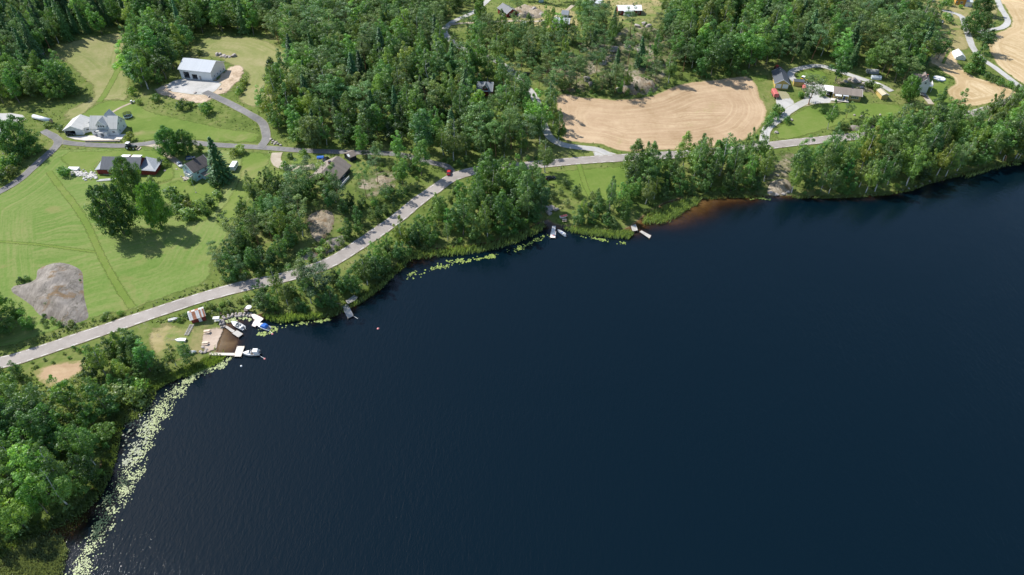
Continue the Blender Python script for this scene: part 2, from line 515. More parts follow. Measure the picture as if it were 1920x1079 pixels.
def water_mat():
    m, nt, out = nodes('lake_water')
    T = NT(nt)
    p = T.pos()
    a = T.noise(T.mapping(p, rot=(0, 0, R(-40)), scale=(1.0, 0.36, 1)), 0.95, 3, 0.6, 0.6)
    b = T.noise(T.mapping(p, rot=(0, 0, R(-58)), scale=(1.0, 0.45, 1)), 2.4, 2, 0.5, 0.3)
    big = T.noise(p, 0.018, 3, 0.6, 1.0)
    amp = T.math('ADD', T.math('MULTIPLY', T.ramp(big, [(0.35, (0.3, 0.3, 0.3)), (0.65, (1, 1, 1))]), 0.7), T.math('MULTIPLY', T.noise(T.mapping(p, rot=(0, 0, R(-45)), scale=(1, 0.25, 1)), 0.02, 3, 0.6, 0.5), 0.5))
    h = T.math('MULTIPLY', T.math('ADD', T.math('MULTIPLY', a, 1.0), T.math('MULTIPLY', b, 0.40)), amp)
    nrm = T.bump(h, 1.0, 0.145)
    dep = T.attr('depth')
    tr = T.math('POWER', 2.71828, T.math('MULTIPLY', dep, -1.35), True)
    deep = T.n('ShaderNodeBsdfDiffuse'); deep.inputs['Color'].default_value = (0.0010, 0.0066, 0.0122, 1)
    trn = T.n('ShaderNodeBsdfTransparent')
    tint = T.ramp(dep, [(0.0, (0.98, 0.95, 0.90)), (0.15, (0.86, 0.74, 0.56)), (0.4, (0.60, 0.43, 0.24)), (1.0, (0.36, 0.22, 0.10))])
    T.l(tint, trn.inputs['Color'])
    body = T.n('ShaderNodeMixShader')
    T.l(tr, body.inputs[0]); T.l(deep.outputs[0], body.inputs[1]); T.l(trn.outputs[0], body.inputs[2])
    gl = T.n('ShaderNodeBsdfGlossy'); gl.inputs['Roughness'].default_value = 0.014
    T.l(nrm, gl.inputs['Normal'])
    fr = T.n('ShaderNodeFresnel'); fr.inputs['IOR'].default_value = 1.333
    T.l(nrm, fr.inputs['Normal'])
    mx = T.n('ShaderNodeMixShader')
    T.l(fr.outputs[0], mx.inputs[0]); T.l(body.outputs[0], mx.inputs[1]); T.l(gl.outputs[0], mx.inputs[2])
    T.l(mx.outputs[0], out.inputs['Surface'])
    return m
M['water'] = water_mat()

# ------------------------------------------------------------------ terrain and lake
def axis(lo, hi, step, far_lo, far_hi):
    mid = list(np.arange(lo, hi + 0.1, step))
    a, s = [], step
    x = lo
    while x > far_lo:
        s *= 1.35; x -= s; a.append(x)
    b, s = [], step
    x = hi
    while x < far_hi:
        s *= 1.35; x += s; b.append(x)
    return np.array(a[::-1] + mid + b)

def grid_mesh(name, xs, ys, zf, mat, attrs=None):
    X, Y = np.meshgrid(xs, ys)
    P = np.stack([X.ravel(), Y.ravel()], axis=1)
    z, at = zf(P)
    nx, ny = len(xs), len(ys)
    i = np.arange(nx * ny).reshape(ny, nx)
    F = np.stack([i[:-1, :-1].ravel(), i[:-1, 1:].ravel(), i[1:, 1:].ravel(), i[1:, :-1].ravel()], axis=1)
    return npmesh(name, np.concatenate([P, z[:, None]], axis=1), F, mat, at, True)

gx = axis(-390, 390, 3.0, -3500, 3500)
gy = axis(45, 500, 3.0, -1500, 5000)
o = link('ground', grid_mesh('ground', gx, gy, lambda P: (H(P), {}), M['terrain']))
tag(o, 'rough grassy ground and forest floor around the lake', None, None, 'structure')
wx = axis(-240, 390, 4.0, -400, 1500)
wy = axis(30, 330, 4.0, -900, 340)
o = link('lake', grid_mesh('lake', wx, wy, lambda P: (np.zeros(len(P)), {'depth': np.maximum(0, -H(P))}), M['water']))
tag(o, 'dark blue rippled lake water with brown shallows by the shore', None, None, 'structure')

# ------------------------------------------------------------------ sheets and roads
SHEETS = {}
def sheet(name, px, mat, z, label, smooth=True, jitter=0.5, grid=5.0, step=2.5, sunk=False):
    W = G(px)[:, :2]
    B = catmull(W, True, step) if smooth else np.concatenate([np.linspace(W[i], W[(i + 1) % len(W)], max(2, int(np.linalg.norm(W[(i + 1) % len(W)] - W[i]) / step)), endpoint=False) for i in range(len(W))])
    if jitter:
        B = B + RNG.normal(0, jitter, B.shape) * 0.5
    n = len(B)
    x0, y0 = B.min(0); x1, y1 = B.max(0)
    X, Y = np.meshgrid(np.arange(x0 + grid / 2, x1, grid), np.arange(y0 + grid / 2, y1, grid))
    I = np.stack([X.ravel(), Y.ravel()], axis=1)
    if len(I):
        I = I[inside(I, B)]
    if len(I):
        I = I[seg_dist(I, B, np.roll(B, -1, 0)) > grid * 0.35]
    allp = np.concatenate([B, I]) if len(I) else B
    vs, es, fs, *_ = delaunay_2d_cdt([Vector(p) for p in allp], [(i, (i + 1) % n) for i in range(n)], [], 1, 1e-4)
    V = np.array([[v[0], v[1]] for v in vs])
    Z = np.minimum(H(V) + 0.4, -0.03) if sunk else H(V) + z
    me = npmesh(name, np.concatenate([V, Z[:, None]], axis=1), np.array([list(f) for f in fs]), mat, {'edge': seg_dist(V, B, np.roll(B, -1, 0))})
    if me.polygons and me.polygons[0].normal.z < 0: me.flip_normals()
    ob = link(name, me)
    tag(ob, label, None, None, 'structure')
    SHEETS.setdefault(name, []).append(B)
    return ob

ROADS = []
def road(name, px, width, mat, z, label, step=2.0):
    W = G(px)[:, :2]
    C = catmull(W, False, step)
    t = np.gradient(C, axis=0)
    t /= np.linalg.norm(t, axis=1)[:, None]
    nrm = np.stack([-t[:, 1], t[:, 0]], axis=1)
    wob = 1 + 0.03 * RNG.normal(0, 1, (len(C), 1))
    cols = [-0.5, -0.25, 0.0, 0.25, 0.5]
    rows = [C + nrm * width * k * (wob if abs(k) == 0.5 else 1) for k in cols]
    V = np.stack(rows, axis=1).reshape(-1, 2)
    Z = H(V) + z
    e = np.tile([0.0, width / 4, width / 2, width / 4, 0.0], len(C))
    i = np.arange(len(C) * 5).reshape(len(C), 5)
    F = np.concatenate([np.stack([i[:-1, k], i[:-1, k + 1], i[1:, k + 1], i[1:, k]], axis=1) for k in range(4)])
    me = npmesh(name, np.concatenate([V, Z[:, None]], axis=1), F, mat, {'edge': e})
    if me.polygons[0].normal.z < 0: me.flip_normals()
    ob = link(name, me)
    tag(ob, label, None, None, 'structure')
    ROADS.append((C, width))
    return C, nrm, z

sheet('meadow', [(-60, 400), (5, 360), (40, 338), (78, 303), (104, 281), (150, 279), (300, 277), (400, 279), (470, 284), (514, 291), (500, 330), (470, 375), (440, 420),
    (425, 450), (405, 480), (399, 500), (403, 522), (380, 534), (330, 552), (262, 577), (240, 586), (180, 597), (110, 620), (-60, 640)], M['meadow'], 0.05, 'large mown yellow green meadow above the road')
sheet('lawn', [(455, 288), (508, 292), (494, 325), (472, 365), (446, 405), (425, 428), (402, 412), (430, 370), (448, 330)], M['lawn'], 0.09, 'bright green mown strip beside the pale blue house')
sheet('lawn', [(112, 287), (200, 282), (295, 281), (318, 300), (330, 325), (310, 345), (240, 345), (150, 335), (125, 312)], M['lawn'], 0.09, 'green lawn around the red barn')
sheet('lawn', [(310, 330), (345, 340), (400, 345), (420, 360), (400, 405), (370, 420), (330, 400), (318, 360)], M['lawn'], 0.09, 'garden lawn below the pale blue house')
sheet('hayfield', [(70, 122), (112, 86), (180, 68), (246, 60), (250, 80), (244, 125), (243, 160), (236, 190), (190, 190), (140, 228), (118, 230), (126, 207), (168, 186), (172, 166), (150, 142), (118, 116)], M['hay'], 0.05, 'pale striped hayfield between the woods')
sheet('hayfield', [(350, 108), (374, 80), (400, 68), (480, 72), (530, 92), (546, 115), (546, 140), (532, 165), (508, 190), (488, 203), (455, 196), (446, 182), (460, 160), (462, 138), (420, 116), (400, 108)], M['hay'], 0.05, 'curved hayfield behind the white hall')
sheet('lawn', [(136, 228), (190, 192), (245, 190), (275, 206), (330, 220), (420, 240), (486, 250), (486, 267), (430, 268), (370, 264), (310, 258), (285, 264), (240, 264), (237, 240), (150, 236)], M['lawn'], 0.09, 'smooth lawn around the white house')
sheet('sand_bank', [(288, 170), (312, 158), (322, 150), (345, 150), (400, 155), (420, 132), (440, 122), (459, 126), (455, 142), (440, 162), (425, 176), (400, 180), (395, 190), (370, 196), (338, 190), (308, 182)], M['sandbank'], 0.13, 'dug pale sand around the white hall', jitter=1.2)
sheet('gravel_yard', [(312, 162), (330, 150), (345, 148), (400, 152), (416, 158), (396, 178), (378, 179), (350, 177), (325, 173)], M['gravel'], 0.18, 'pale gravel yard before the white hall')
sheet('stubble_field', [(1040, 184), (1058, 176), (1090, 182), (1150, 187), (1200, 184), (1235, 176), (1255, 166), (1285, 156), (1340, 150), (1400, 143), (1412, 150), (1425, 180), (1438, 214), (1425, 240),
    (1400, 261), (1370, 270), (1300, 280), (1230, 283), (1165, 284), (1130, 272), (1090, 268), (1056, 262), (1047, 235), (1044, 205)], M['stubble'], 0.06, 'wide straw coloured stubble field above the road')
sheet('lawn', [(1408, 142), (1440, 140), (1436, 165), (1446, 185), (1460, 212), (1442, 218), (1430, 180)], M['lawn'], 0.09, 'narrow lawn beside the yellow garage')
sheet('lawn', [(1458, 260), (1453, 246), (1470, 225), (1500, 207), (1520, 198), (1560, 193), (1620, 192), (1690, 197), (1706, 205), (1672, 222), (1610, 226), (1560, 240), (1510, 255), (1480, 263)], M['lawn'], 0.08, 'sloping lawn below the yellow bungalow')
sheet('lawn', [(1486, 146), (1500, 134), (1540, 132), (1556, 150), (1545, 160), (1520, 157), (1495, 152)], M['lawn'], 0.08, 'small lawn inside the gravel drive loop')
sheet('lawn', [(1478, 172), (1490, 166), (1508, 166), (1507, 184), (1494, 190), (1486, 180)], M['lawn'], 0.08, 'grass patch between garage and drive')
sheet('stubble_field', [(1746, 58), (1756, 58), (1769, 74), (1783, 92), (1803, 126), (1830, 146), (1866, 155), (1897, 167), (1906, 180), (1866, 192), (1827, 200), (1796, 203), (1783, 186), (1775, 170), (1790, 156),
    (1785, 145), (1770, 136), (1756, 124), (1742, 125), (1744, 90)], M['stubble2'], 0.06, 'striped stubble field beside the white house')
sheet('stubble_field', [(1874, -6), (1990, -20), (1990, 180), (1930, 164), (1895, 142), (1868, 120), (1856, 95), (1852, 76), (1870, 62), (1892, 52), (1897, 38), (1884, 12)], M['stubble2'], 0.06, 'far striped stubble field at the frame edge')
sheet('stubble_field', [(1885, 242), (1912, 218), (1990, 203), (1990, 240), (1920, 240)], M['stubble2'], 0.06, 'stubble corner between road and shore wood')
sheet('lawn', [(1700, 25), (1718, -8), (1800, -2), (1868, 8), (1862, 48), (1834, 58), (1818, 90), (1792, 96), (1772, 76), (1754, 56), (1738, 44)], M['dry'], 0.05, 'dry lawn around the brown shed')
sheet('lawn', [(1736, 148), (1760, 138), (1784, 150), (1775, 172), (1785, 198), (1762, 205), (1742, 192)], M['lawn'], 0.08, 'lawn beside the white house with brown roof')
sheet('lawn', [(1010, 326), (1080, 318), (1150, 312), (1182, 310), (1178, 340), (1160, 370), (1122, 396), (1092, 385), (1060, 352), (1028, 346)], M['lawn'], 0.08, 'shore lawn with a track below the road')
sheet('lawn', [(1038, 398), (1058, 400), (1068, 416), (1060, 423), (1046, 422)], M['lawn'], 0.08, 'small landing lawn by the rowing boat')
sheet('lawn', [(278, 618), (300, 608), (330, 609), (362, 612), (402, 598), (428, 590), (466, 587), (462, 591), (428, 595), (417, 606), (418, 613), (398, 620), (386, 640), (382, 660), (350, 672), (302, 682), (284, 662)], M['dry'], 0.08, 'bathing place lawn worn brown in patches')
sheet('stubble_field', [(62, 697), (110, 681), (166, 674), (160, 690), (140, 706), (112, 722), (88, 728)], M['stubble'], 0.06, 'small straw coloured field under the road')
sheet('lawn', [(888, 188), (935, 184), (945, 214), (920, 226), (896, 212)], M['lawn'], 0.08, 'sunny clearing below the dark roofed house')
sheet('dry_yard', [(895, 45), (940, 46), (1030, 54), (1062, 60), (1082, 56), (1086, 28), (1060, 16), (1000, 8), (962, 16), (964, 30), (930, 38)], M['dry'], 0.05, 'dry grass yard around the red cottages')
sheet('dry_yard', [(1118, -4), (1190, -8), (1245, 6), (1222, 44), (1160, 42), (1130, 15)], M['dry'], 0.05, 'dry lawn around the white roofed house')
sheet('lawn', [(1345, -8), (1404, -8), (1398, 13), (1370, 16), (1352, 10)], M['dry'], 0.05, 'far clearing inside the wood')
sheet('lawn', [(532, 291), (590, 289), (580, 301), (560, 312), (537, 306)], M['lawn'], 0.08, 'lawn inside the curved drive')
sheet('lawn', [(500, 305), (520, 315), (545, 325), (535, 345), (508, 335), (495, 325)], M['lawn'], 0.08, 'grass bank below the curved drive')
sheet('stony_ground', [(572, 402), (600, 390), (628, 394), (630, 430), (612, 456), (600, 470), (582, 452)], M['rockground'], 0.07, 'bare stony slope on the knoll', jitter=1.5)
sheet('stony_ground', [(672, 330), (740, 318), (752, 335), (730, 360), (690, 372), (665, 355)], M['rockground'], 0.07, 'stony clearing right of the knoll house', jitter=1.5)
sheet('stony_ground', [(1080, 80), (1180, 50), (1260, 60), (1270, 110), (1240, 160), (1190, 178), (1130, 150), (1060, 120)], M['rockground'], 0.07, 'open rocky slope above the stubble field', jitter=2)
sheet('stony_ground', [(1010, 150), (1050, 110), (1090, 130), (1100, 170), (1060, 175)], M['rockground'], 0.07, 'stony gap beside the gravel road', jitter=2)
sheet('stony_ground', [(1436, 300), (1470, 285), (1500, 292), (1484, 320), (1484, 364), (1440, 364), (1432, 345)], M['rockground'], 0.07, 'stony shore gap below the road', jitter=1.0)
sheet('stony_ground', [(1575, 146), (1610, 150), (1650, 165), (1640, 176), (1590, 166), (1565, 160)], M['rockground'], 0.07, 'stony bank behind the yellow bungalow', jitter=1.0)
sheet('beach', [(379, 634), (388, 619), (406, 614.5), (420, 616), (414, 632), (408.5, 645), (405, 663), (399, 668), (386, 664), (379, 650)], M['beach'], 0.30, 'little sand beach between the jetties', jitter=0.2, grid=3, step=1.5)
sheet('lake_bed', [(401, 664), (402, 650), (407, 635), (415, 622), (424, 618), (436, 628), (446, 640), (450, 652), (444, 662), (420, 664)], M['bed'], 0.03, 'sandy lake bed showing through the shallow water at the beach', jitter=0.1, grid=3, step=1.5, sunk=True)
sheet('terrace', [(148, 256), (236, 252), (228, 262), (205, 263), (165, 265), (140, 262), (124, 257)], M['concrete'], 0.14, 'pale concrete forecourt of the white house', smooth=False, jitter=0)
sheet('gravel_yard', [(1509, 166), (1514, 156), (1534, 153), (1546, 160), (1548, 181), (1562, 187), (1583, 193), (1536, 194), (1517, 198), (1500, 202), (1508, 185)], M['gravel'], 0.12, 'pale gravel yard by the yellow bungalow')
sheet('gravel_yard', [(1460, 172), (1475, 172), (1481, 184), (1492, 194), (1480, 208), (1466, 210), (1454, 192)], M['gravel'], 0.12, 'gravel apron of the yellow garage')
sheet('gravel_yard', [(-30, 216), (30, 213), (46, 220), (40, 230), (-30, 234)], M['gravel'], 0.12, 'gravel patch at the farm edge')

MAIN_PX = [(-90, 702), (0, 681), (40, 671), (145, 636), (237, 605), (312, 580), (387, 556), (462, 536), (520, 524), (607, 498), (667, 464), (745, 410), (780, 381), (815, 356), (850, 333),
    (895, 320), (947, 315), (1010, 309), (1085, 302), (1160, 297), (1260, 291), (1315, 287), (1380, 281), (1440, 274), (1490, 268), (1615, 255), (1665, 246), (1750, 229), (1832, 212), (1880, 196), (1925, 182), (2020, 158)]
main_c, main_n, mz = road('main_road', MAIN_PX, 6.0, M['asphalt'], 0.17, 'pale worn asphalt road following the lake shore')
road('side_road', [(850, 330), (838, 313), (812, 306), (765, 294), (735, 289), (660, 286), (585, 284), (487, 277), (400, 272), (350, 267), (300, 266), (275, 270), (225, 274), (150, 271), (112, 266)], 3.7, M['asphalt_dark'], 0.145, 'grey asphalt lane running past the white house')
road('farm_road', [(80, 246), (100, 256), (110, 266), (100, 281), (75, 303), (37, 337), (5, 357), (-50, 385)], 4.0, M['asphalt_dark'], 0.155, 'asphalt lane bending round the big meadow')
road('drive', [(487, 278), (499, 262), (497, 243), (491, 230), (475, 219), (450, 205), (425, 192), (384, 173)], 4.2, M['asphalt_dark'], 0.19, 'dark asphalt drive up to the white hall')
road('gravel_drive', [(520, 287), (517, 298), (522, 308), (540, 315), (565, 317), (590, 312)], 5.0, M['gravel_brown'], 0.165, 'beige gravel drive curving to the knoll house')
road('gravel_road', [(1150, 296), (1122, 282), (1085, 277), (1055, 272), (1033, 260), (1021, 240), (1016, 222), (1010, 200), (1000, 180), (985, 161), (965, 140), (950, 127), (920, 110), (880, 97), (855, 85), (837, 68), (834, 55), (850, 41), (885, 25), (905, 10), (925, -10)], 4.2, M['gravel'], 0.15, 'pale gravel road winding up through the wood')
sheet('gravel_yard', [(1108, 279), (1125, 278), (1142, 285), (1165, 293), (1140, 297), (1116, 294), (1112, 287)], M['gravel'], 0.135, 'gravel mouth where gravel road meets asphalt')
road('gravel_road', [(842, 47), (870, 44), (917, 42), (960, 40), (997, 41), (1027, 38), (1057, 24), (1075, 10)], 3.2, M['gravel_brown'], 0.16, 'gravel track past the red cottages')
road('gravel_drive', [(1432, 272), (1434, 255), (1440, 240), (1460, 224), (1480, 208), (1501, 196), (1519, 188)], 4.6, M['gravel'], 0.185, 'pale gravel drive up to the yellow bungalow')
road('gravel_drive', [(1512, 162), (1492, 153), (1482, 142), (1488, 133), (1509, 127), (1536, 124), (1560, 130), (1590, 140), (1620, 150), (1650, 160), (1672, 172)], 4.0, M['gravel'], 0.16, 'gravel track looping behind the yellow garage')
road('gravel_road', [(1930, 178), (1912, 163), (1890, 146), (1865, 127), (1841, 111), (1824, 90), (1817, 72), (1810, 52), (1803, 32), (1784, 24), (1766, 20)], 4.2, M['gravel'], 0.15, 'pale gravel road to the orange house')
road('gravel_road', [(1835, 62), (1853, 57), (1877, 53), (1889, 43), (1886, 31), (1876, 15), (1868, -6)], 4.0, M['gravel'], 0.165, 'gravel loop curving round the far lawn')
road('gravel_drive', [(1734, 181), (1740, 188), (1746, 196)], 3.5, M['gravel_brown'], 0.15, 'short gravel drive of the brown roofed white house')
sheet('gravel_drive', [(252, 606), (268, 602), (280, 612), (290, 628), (305, 636), (285, 640), (272, 626)], M['gravel_soft'], 0.13, 'gravel entrance to the bathing place')
sheet('gravel_drive', [(285, 628), (320, 622), (342, 628), (330, 640), (298, 640)], M['gravel_soft'], 0.12, 'worn gravel patch on the bathing lawn')
road('dirt_path', [(268, 271), (290, 274), (305, 285), (322, 297), (338, 309)], 3.0, M['gravel_brown'], 0.135, 'dirt path to the pale blue house')
road('dirt_path', [(208, 213), (225, 203), (246, 194)], 1.8, M['gravel_brown'], 0.135, 'narrow gravel path behind the white house')
road('grass_track', [(92, 322), (108, 345), (140, 385), (165, 425), (190, 480), (220, 535), (248, 577)], 3.4, M['path'], 0.085, 'darker green wheel track across the big meadow')
road('grass_track', [(-30, 452), (60, 458), (140, 468), (185, 474)], 2.2, M['path'], 0.08, 'faint green track joining the long meadow track')
road('grass_track', [(246, 84), (228, 118), (212, 150), (196, 178), (186, 192)], 3.8, M['path'], 0.085, 'green track along the striped hayfield')
road('grass_track', [(1085, 308), (1092, 330), (1098, 350), (1110, 375)], 3.0, M['path'], 0.10, 'grass track running down the shore lawn')
road('grass_track', [(1781, 93), (1775, 104), (1768, 120)], 2.2, M['path'], 0.09, 'green strip splitting the striped stubble')

# edge lines of the main road
mb = MB()
for side in (-1, 1):
    acc, on = 0.0, True
    for i in range(len(main_c) - 1):
        a, b = main_c[i], main_c[i + 1]
        L = np.linalg.norm(b - a)
        k = int(acc // 2.0) % 2
        acc += L
        if k: continue
        na, nb = main_n[i], main_n[i + 1]
        vs = []
        for p, nn, w in ((a, na, 2.42), (a, na, 2.60), (b, nb, 2.60), (b, nb, 2.42)):
            q = p + nn * side * w
            vs.append((q[0], q[1], hz(*q) + mz + 0.012))
        mb.add(vs, [(0, 1, 2, 3)])
o = mb.build('road_markings', M['paint'])
tag(o, 'broken white edge lines painted on the main road', None, None, 'structure')
# ------------------------------------------------------------------ trees
def unit(v): return v / np.maximum(np.linalg.norm(v, axis=-1, keepdims=True), 1e-9)

def leaf_quads(P, N, size, rng, aspect=0.7):
    n = len(P)
    t = unit(np.cross(N, rng.normal(0, 1, (n, 3))))
    b = np.cross(N, t)
    s = (size * rng.uniform(0.6, 1.3, n))[:, None]
    t, b = t * s * 0.5, b * s * 0.5 * aspect
    V = np.stack([P - t - b * 0.6, P + t * 0.2 - b, P + t + b * 0.5, P - t * 0.3 + b], axis=1).reshape(-1, 3)
    return V, np.arange(4 * n).reshape(n, 4)

def cloud(C, Rr, tones, nper, leaf, rng, jit=0.24, up=0.25):
    """leaf quads spread over clumps with centres C (n x 3), radii Rr (n x 3)"""
    n = len(C)
    u = unit(rng.normal(0, 1, (n, nper, 3)) + np.array([0, 0, up]))
    P = (C[:, None] + Rr[:, None] * u * rng.uniform(0.6, 1.08, (n, nper, 1))).reshape(-1, 3)
    N = unit(unit((u / Rr[:, None]).reshape(-1, 3)) + rng.normal(0, jit, (n * nper, 3)))
    V, F = leaf_quads(P, N, leaf, rng)
    tn = np.clip(np.repeat(tones, nper) + rng.normal(0, 0.035, n * nper), 0, 1)
    return V, F, np.repeat(tn, 4)

def trunk_mesh(name, H_, r, mat, rng, limbs=5, lean=0.0, z0=0.35, spread=0.12):
    mb = MB()
    pts = []
    k = 6
    x = y = 0.0
    for i in range(k + 1):
        pts.append(Vector((x, y, H_ * i / k - (0.4 if i == 0 else 0))))
        x += rng.normal(0, 0.012) * H_ + lean * H_ / k
        y += rng.normal(0, 0.012) * H_
    for i in range(k):
        mb.tube(pts[i], pts[i + 1], r * (1 - 0.85 * i / k) * (1.25 if i == 0 else 1), r * (1 - 0.85 * (i + 1) / k), 7, False)
    for j in range(limbs):
        t = z0 + (0.92 - z0) * rng.random()
        i = min(int(t * k), k - 1)
        p = pts[i].lerp(pts[i + 1], t * k - i)
        a = rng.random() * 6.283
        L = H_ * spread * (1.2 - t) * (0.8 + 0.6 * rng.random()) * 1.6
        e = p + Vector((math.cos(a) * L, math.sin(a) * L, L * 0.7))
        mb.tube(p, e, r * 0.35 * (1.1 - t), r * 0.08, 5, False)
    return mb.mesh(name, mat, True)

BARK = {'birch': simple('birch_bark', (0.55, 0.54, 0.50), 0.8, wear=(0.06, 0.055, 0.05)), 'grey': simple('grey_bark', (0.19, 0.165, 0.14), 0.9, vary=0.3),
        'pine': simple('pine_bark', (0.30, 0.165, 0.095), 0.9, vary=0.35), 'spruce': simple('spruce_bark', (0.14, 0.105, 0.08), 0.9, vary=0.3)}

def env_crown(Ht, z0, Rm, shape, n, cr, rng, rho=(0.35, 1.0), droop=0.0, squash=0.85, leaders=0):
    """clumps spread over one main crown and, where LEADERS > 0, over lower side tops that break its outline"""
    L = [(0.0, 0.0, 1.0, 1.0)]
    for _ in range(leaders):
        a = rng.random() * 6.283
        q = Rm * rng.uniform(0.45, 0.85)
        L.append((q * math.cos(a), q * math.sin(a), rng.uniform(0.55, 0.9), rng.uniform(0.45, 0.7)))
    w = np.array([1.0] + [0.5] * leaders); w /= w.sum()
    C, Rr = [], []
    while len(C) < n:
        lx, ly, lh, lr = L[rng.choice(len(L), p=w)]
        t = rng.random()
        rr = Rm * lr * shape(t)
        if rng.random() > (rr / (Rm * lr)) ** 1.0 + 0.12: continue
        a = rng.random() * 6.283
        q = (rho[0] + (rho[1] - rho[0]) * math.sqrt(rng.random())) * rr
        wob = 1 + 0.25 * math.sin(3 * a + t * 7 + Ht) + 0.16 * math.sin(5 * a - t * 9)
        k = min(1.0, t * 1.6)
        C.append((q * wob * math.cos(a) + lx * k, q * wob * math.sin(a) + ly * k, z0 + (Ht * lh - z0) * t - droop * q / Rm))
        s = cr * rng.uniform(0.6, 1.3) * (0.65 + 0.55 * min(1, rr / Rm))
        Rr.append((s, s, s * squash * rng.uniform(0.8, 1.3)))
    return np.array(C), np.array(Rr)

def crown_birch(rng, Ht):
    Rm = Ht * rng.uniform(0.175, 0.23)
    C, Rr = env_crown(Ht, Ht * 0.26, Rm, lambda t: (math.sin(math.pi * min(1, t ** 0.72 * 0.97 + 0.03)) ** 0.75) * (1 - 0.5 * t), 60, 0.95, rng, droop=0.8, squash=1.2, leaders=int(rng.integers(0, 3)))
    return cloud(C, Rr, rng.uniform(0.2, 0.8, len(C)), 80, 0.36, rng)

def crown_aspen(rng, Ht):
    Rm = Ht * rng.uniform(0.19, 0.26)
    C, Rr = env_crown(Ht, Ht * 0.22, Rm, lambda t: math.sin(math.pi * (0.15 + 0.83 * t ** 0.8)) ** 0.65 * (1 - 0.35 * t), 58, 1.15, rng, leaders=int(rng.integers(0, 3)))
    return cloud(C, Rr, rng.uniform(0.2, 0.8, len(C)), 88, 0.40, rng)

def crown_alder(rng, Ht):
    Rm = Ht * rng.uniform(0.22, 0.30)
    C, Rr = env_crown(Ht, Ht * 0.10, Rm, lambda t: math.sin(math.pi * (0.22 + 0.76 * t ** 0.85)) ** 0.6 * (1 - 0.3 * t), 56, 0.95, rng, leaders=int(rng.integers(1, 4)))
    return cloud(C, Rr, rng.uniform(0.2, 0.8, len(C)), 80, 0.36, rng)

def crown_broad(rng, Ht):
    Rm = Ht * rng.uniform(0.40, 0.46)
    C, Rr = env_crown(Ht, Ht * 0.12, Rm, lambda t: math.sin(math.pi * (0.22 + 0.72 * t)) ** 0.55, 190, 1.25, rng, leaders=0)
    return cloud(C, Rr, rng.uniform(0.2, 0.8, len(C)), 80, 0.46, rng)

def crown_pine(rng, Ht):
    Rm = Ht * rng.uniform(0.17, 0.23)
    C, Rr = env_crown(Ht, Ht * 0.36, Rm, lambda t: math.sin(math.pi * (0.18 + 0.74 * t)) ** 0.7, 34, 1.2, rng, (0.25, 1.1), squash=0.6)
    return cloud(C, Rr, rng.uniform(0.25, 0.75, len(C)), 95, 0.35, rng, 0.45, 0.5)

def crown_spruce(rng, Ht):
    Rm = Ht * rng.uniform(0.16, 0.20)
    Ps, Ns, tn = [], [], []
    layers = int(Ht * 1.7)
    for i in range(layers):
        t = (i + rng.random() * 0.7) / layers
        z = Ht * (0.06 + 0.94 * t)
        rr = Rm * (1 - t) ** 0.85 + 0.15
        nb = max(5, int(10 * (1 - t) + 4))
        a0 = rng.random() * 6.283
        for b in range(nb):
            a = a0 + 6.283 * (b + rng.uniform(-0.3, 0.3)) / nb
            L = rr * rng.uniform(0.7, 1.2)
            k = 17
            tone = rng.uniform(0.3, 0.7)
            s = np.sqrt((np.arange(k) + rng.random(k)) / k)
            w = (0.55 * (1.15 - s)) * L * 0.55
            side = rng.uniform(-1, 1, k) * w
            x = np.cos(a) * s * L - np.sin(a) * side
            y = np.sin(a) * s * L + np.cos(a) * side
            zz = z - 0.30 * s * s * L + rng.normal(0, 0.08, k)
            Ps.append(np.stack([x, y, zz], 1))
            n = np.stack([np.cos(a) * 0.55 + rng.normal(0, .3, k), np.sin(a) * 0.55 + rng.normal(0, .3, k), np.full(k, 0.8)], 1)
            Ns.append(unit(n))
            tn.append(np.full(k, tone))
    P, N, tn = np.concatenate(Ps), np.concatenate(Ns), np.concatenate(tn)
    V, F = leaf_quads(P, N, 0.50, rng, 0.7)
    return V, F, np.repeat(np.clip(tn + rng.normal(0, 0.08, len(tn)), 0, 1), 4)

def crown_bush(rng, Ht):
    Rm = Ht * rng.uniform(0.5, 0.75)
    C, Rr = env_crown(Ht, 0.12 * Ht, Rm, lambda t: math.sin(math.pi * (0.34 + 0.6 * t)) ** 0.6, 20, 0.30 * Ht, rng, (0.2, 1.0), squash=0.8)
    return cloud(C, Rr, rng.uniform(0.3, 0.7, len(C)), 34, 0.36, rng)

def crown_juniper(rng, Ht):
    Rm = Ht * rng.uniform(0.17, 0.26)
    C, Rr = env_crown(Ht, 0.03 * Ht, Rm, lambda t: math.sin(math.pi * (0.3 + 0.66 * t)) ** 0.7, 24, 0.15 * Ht, rng, squash=1.4)
    return cloud(C, Rr, rng.uniform(0.3, 0.65, len(C)), 28, 0.30, rng, 0.5, 0.5)

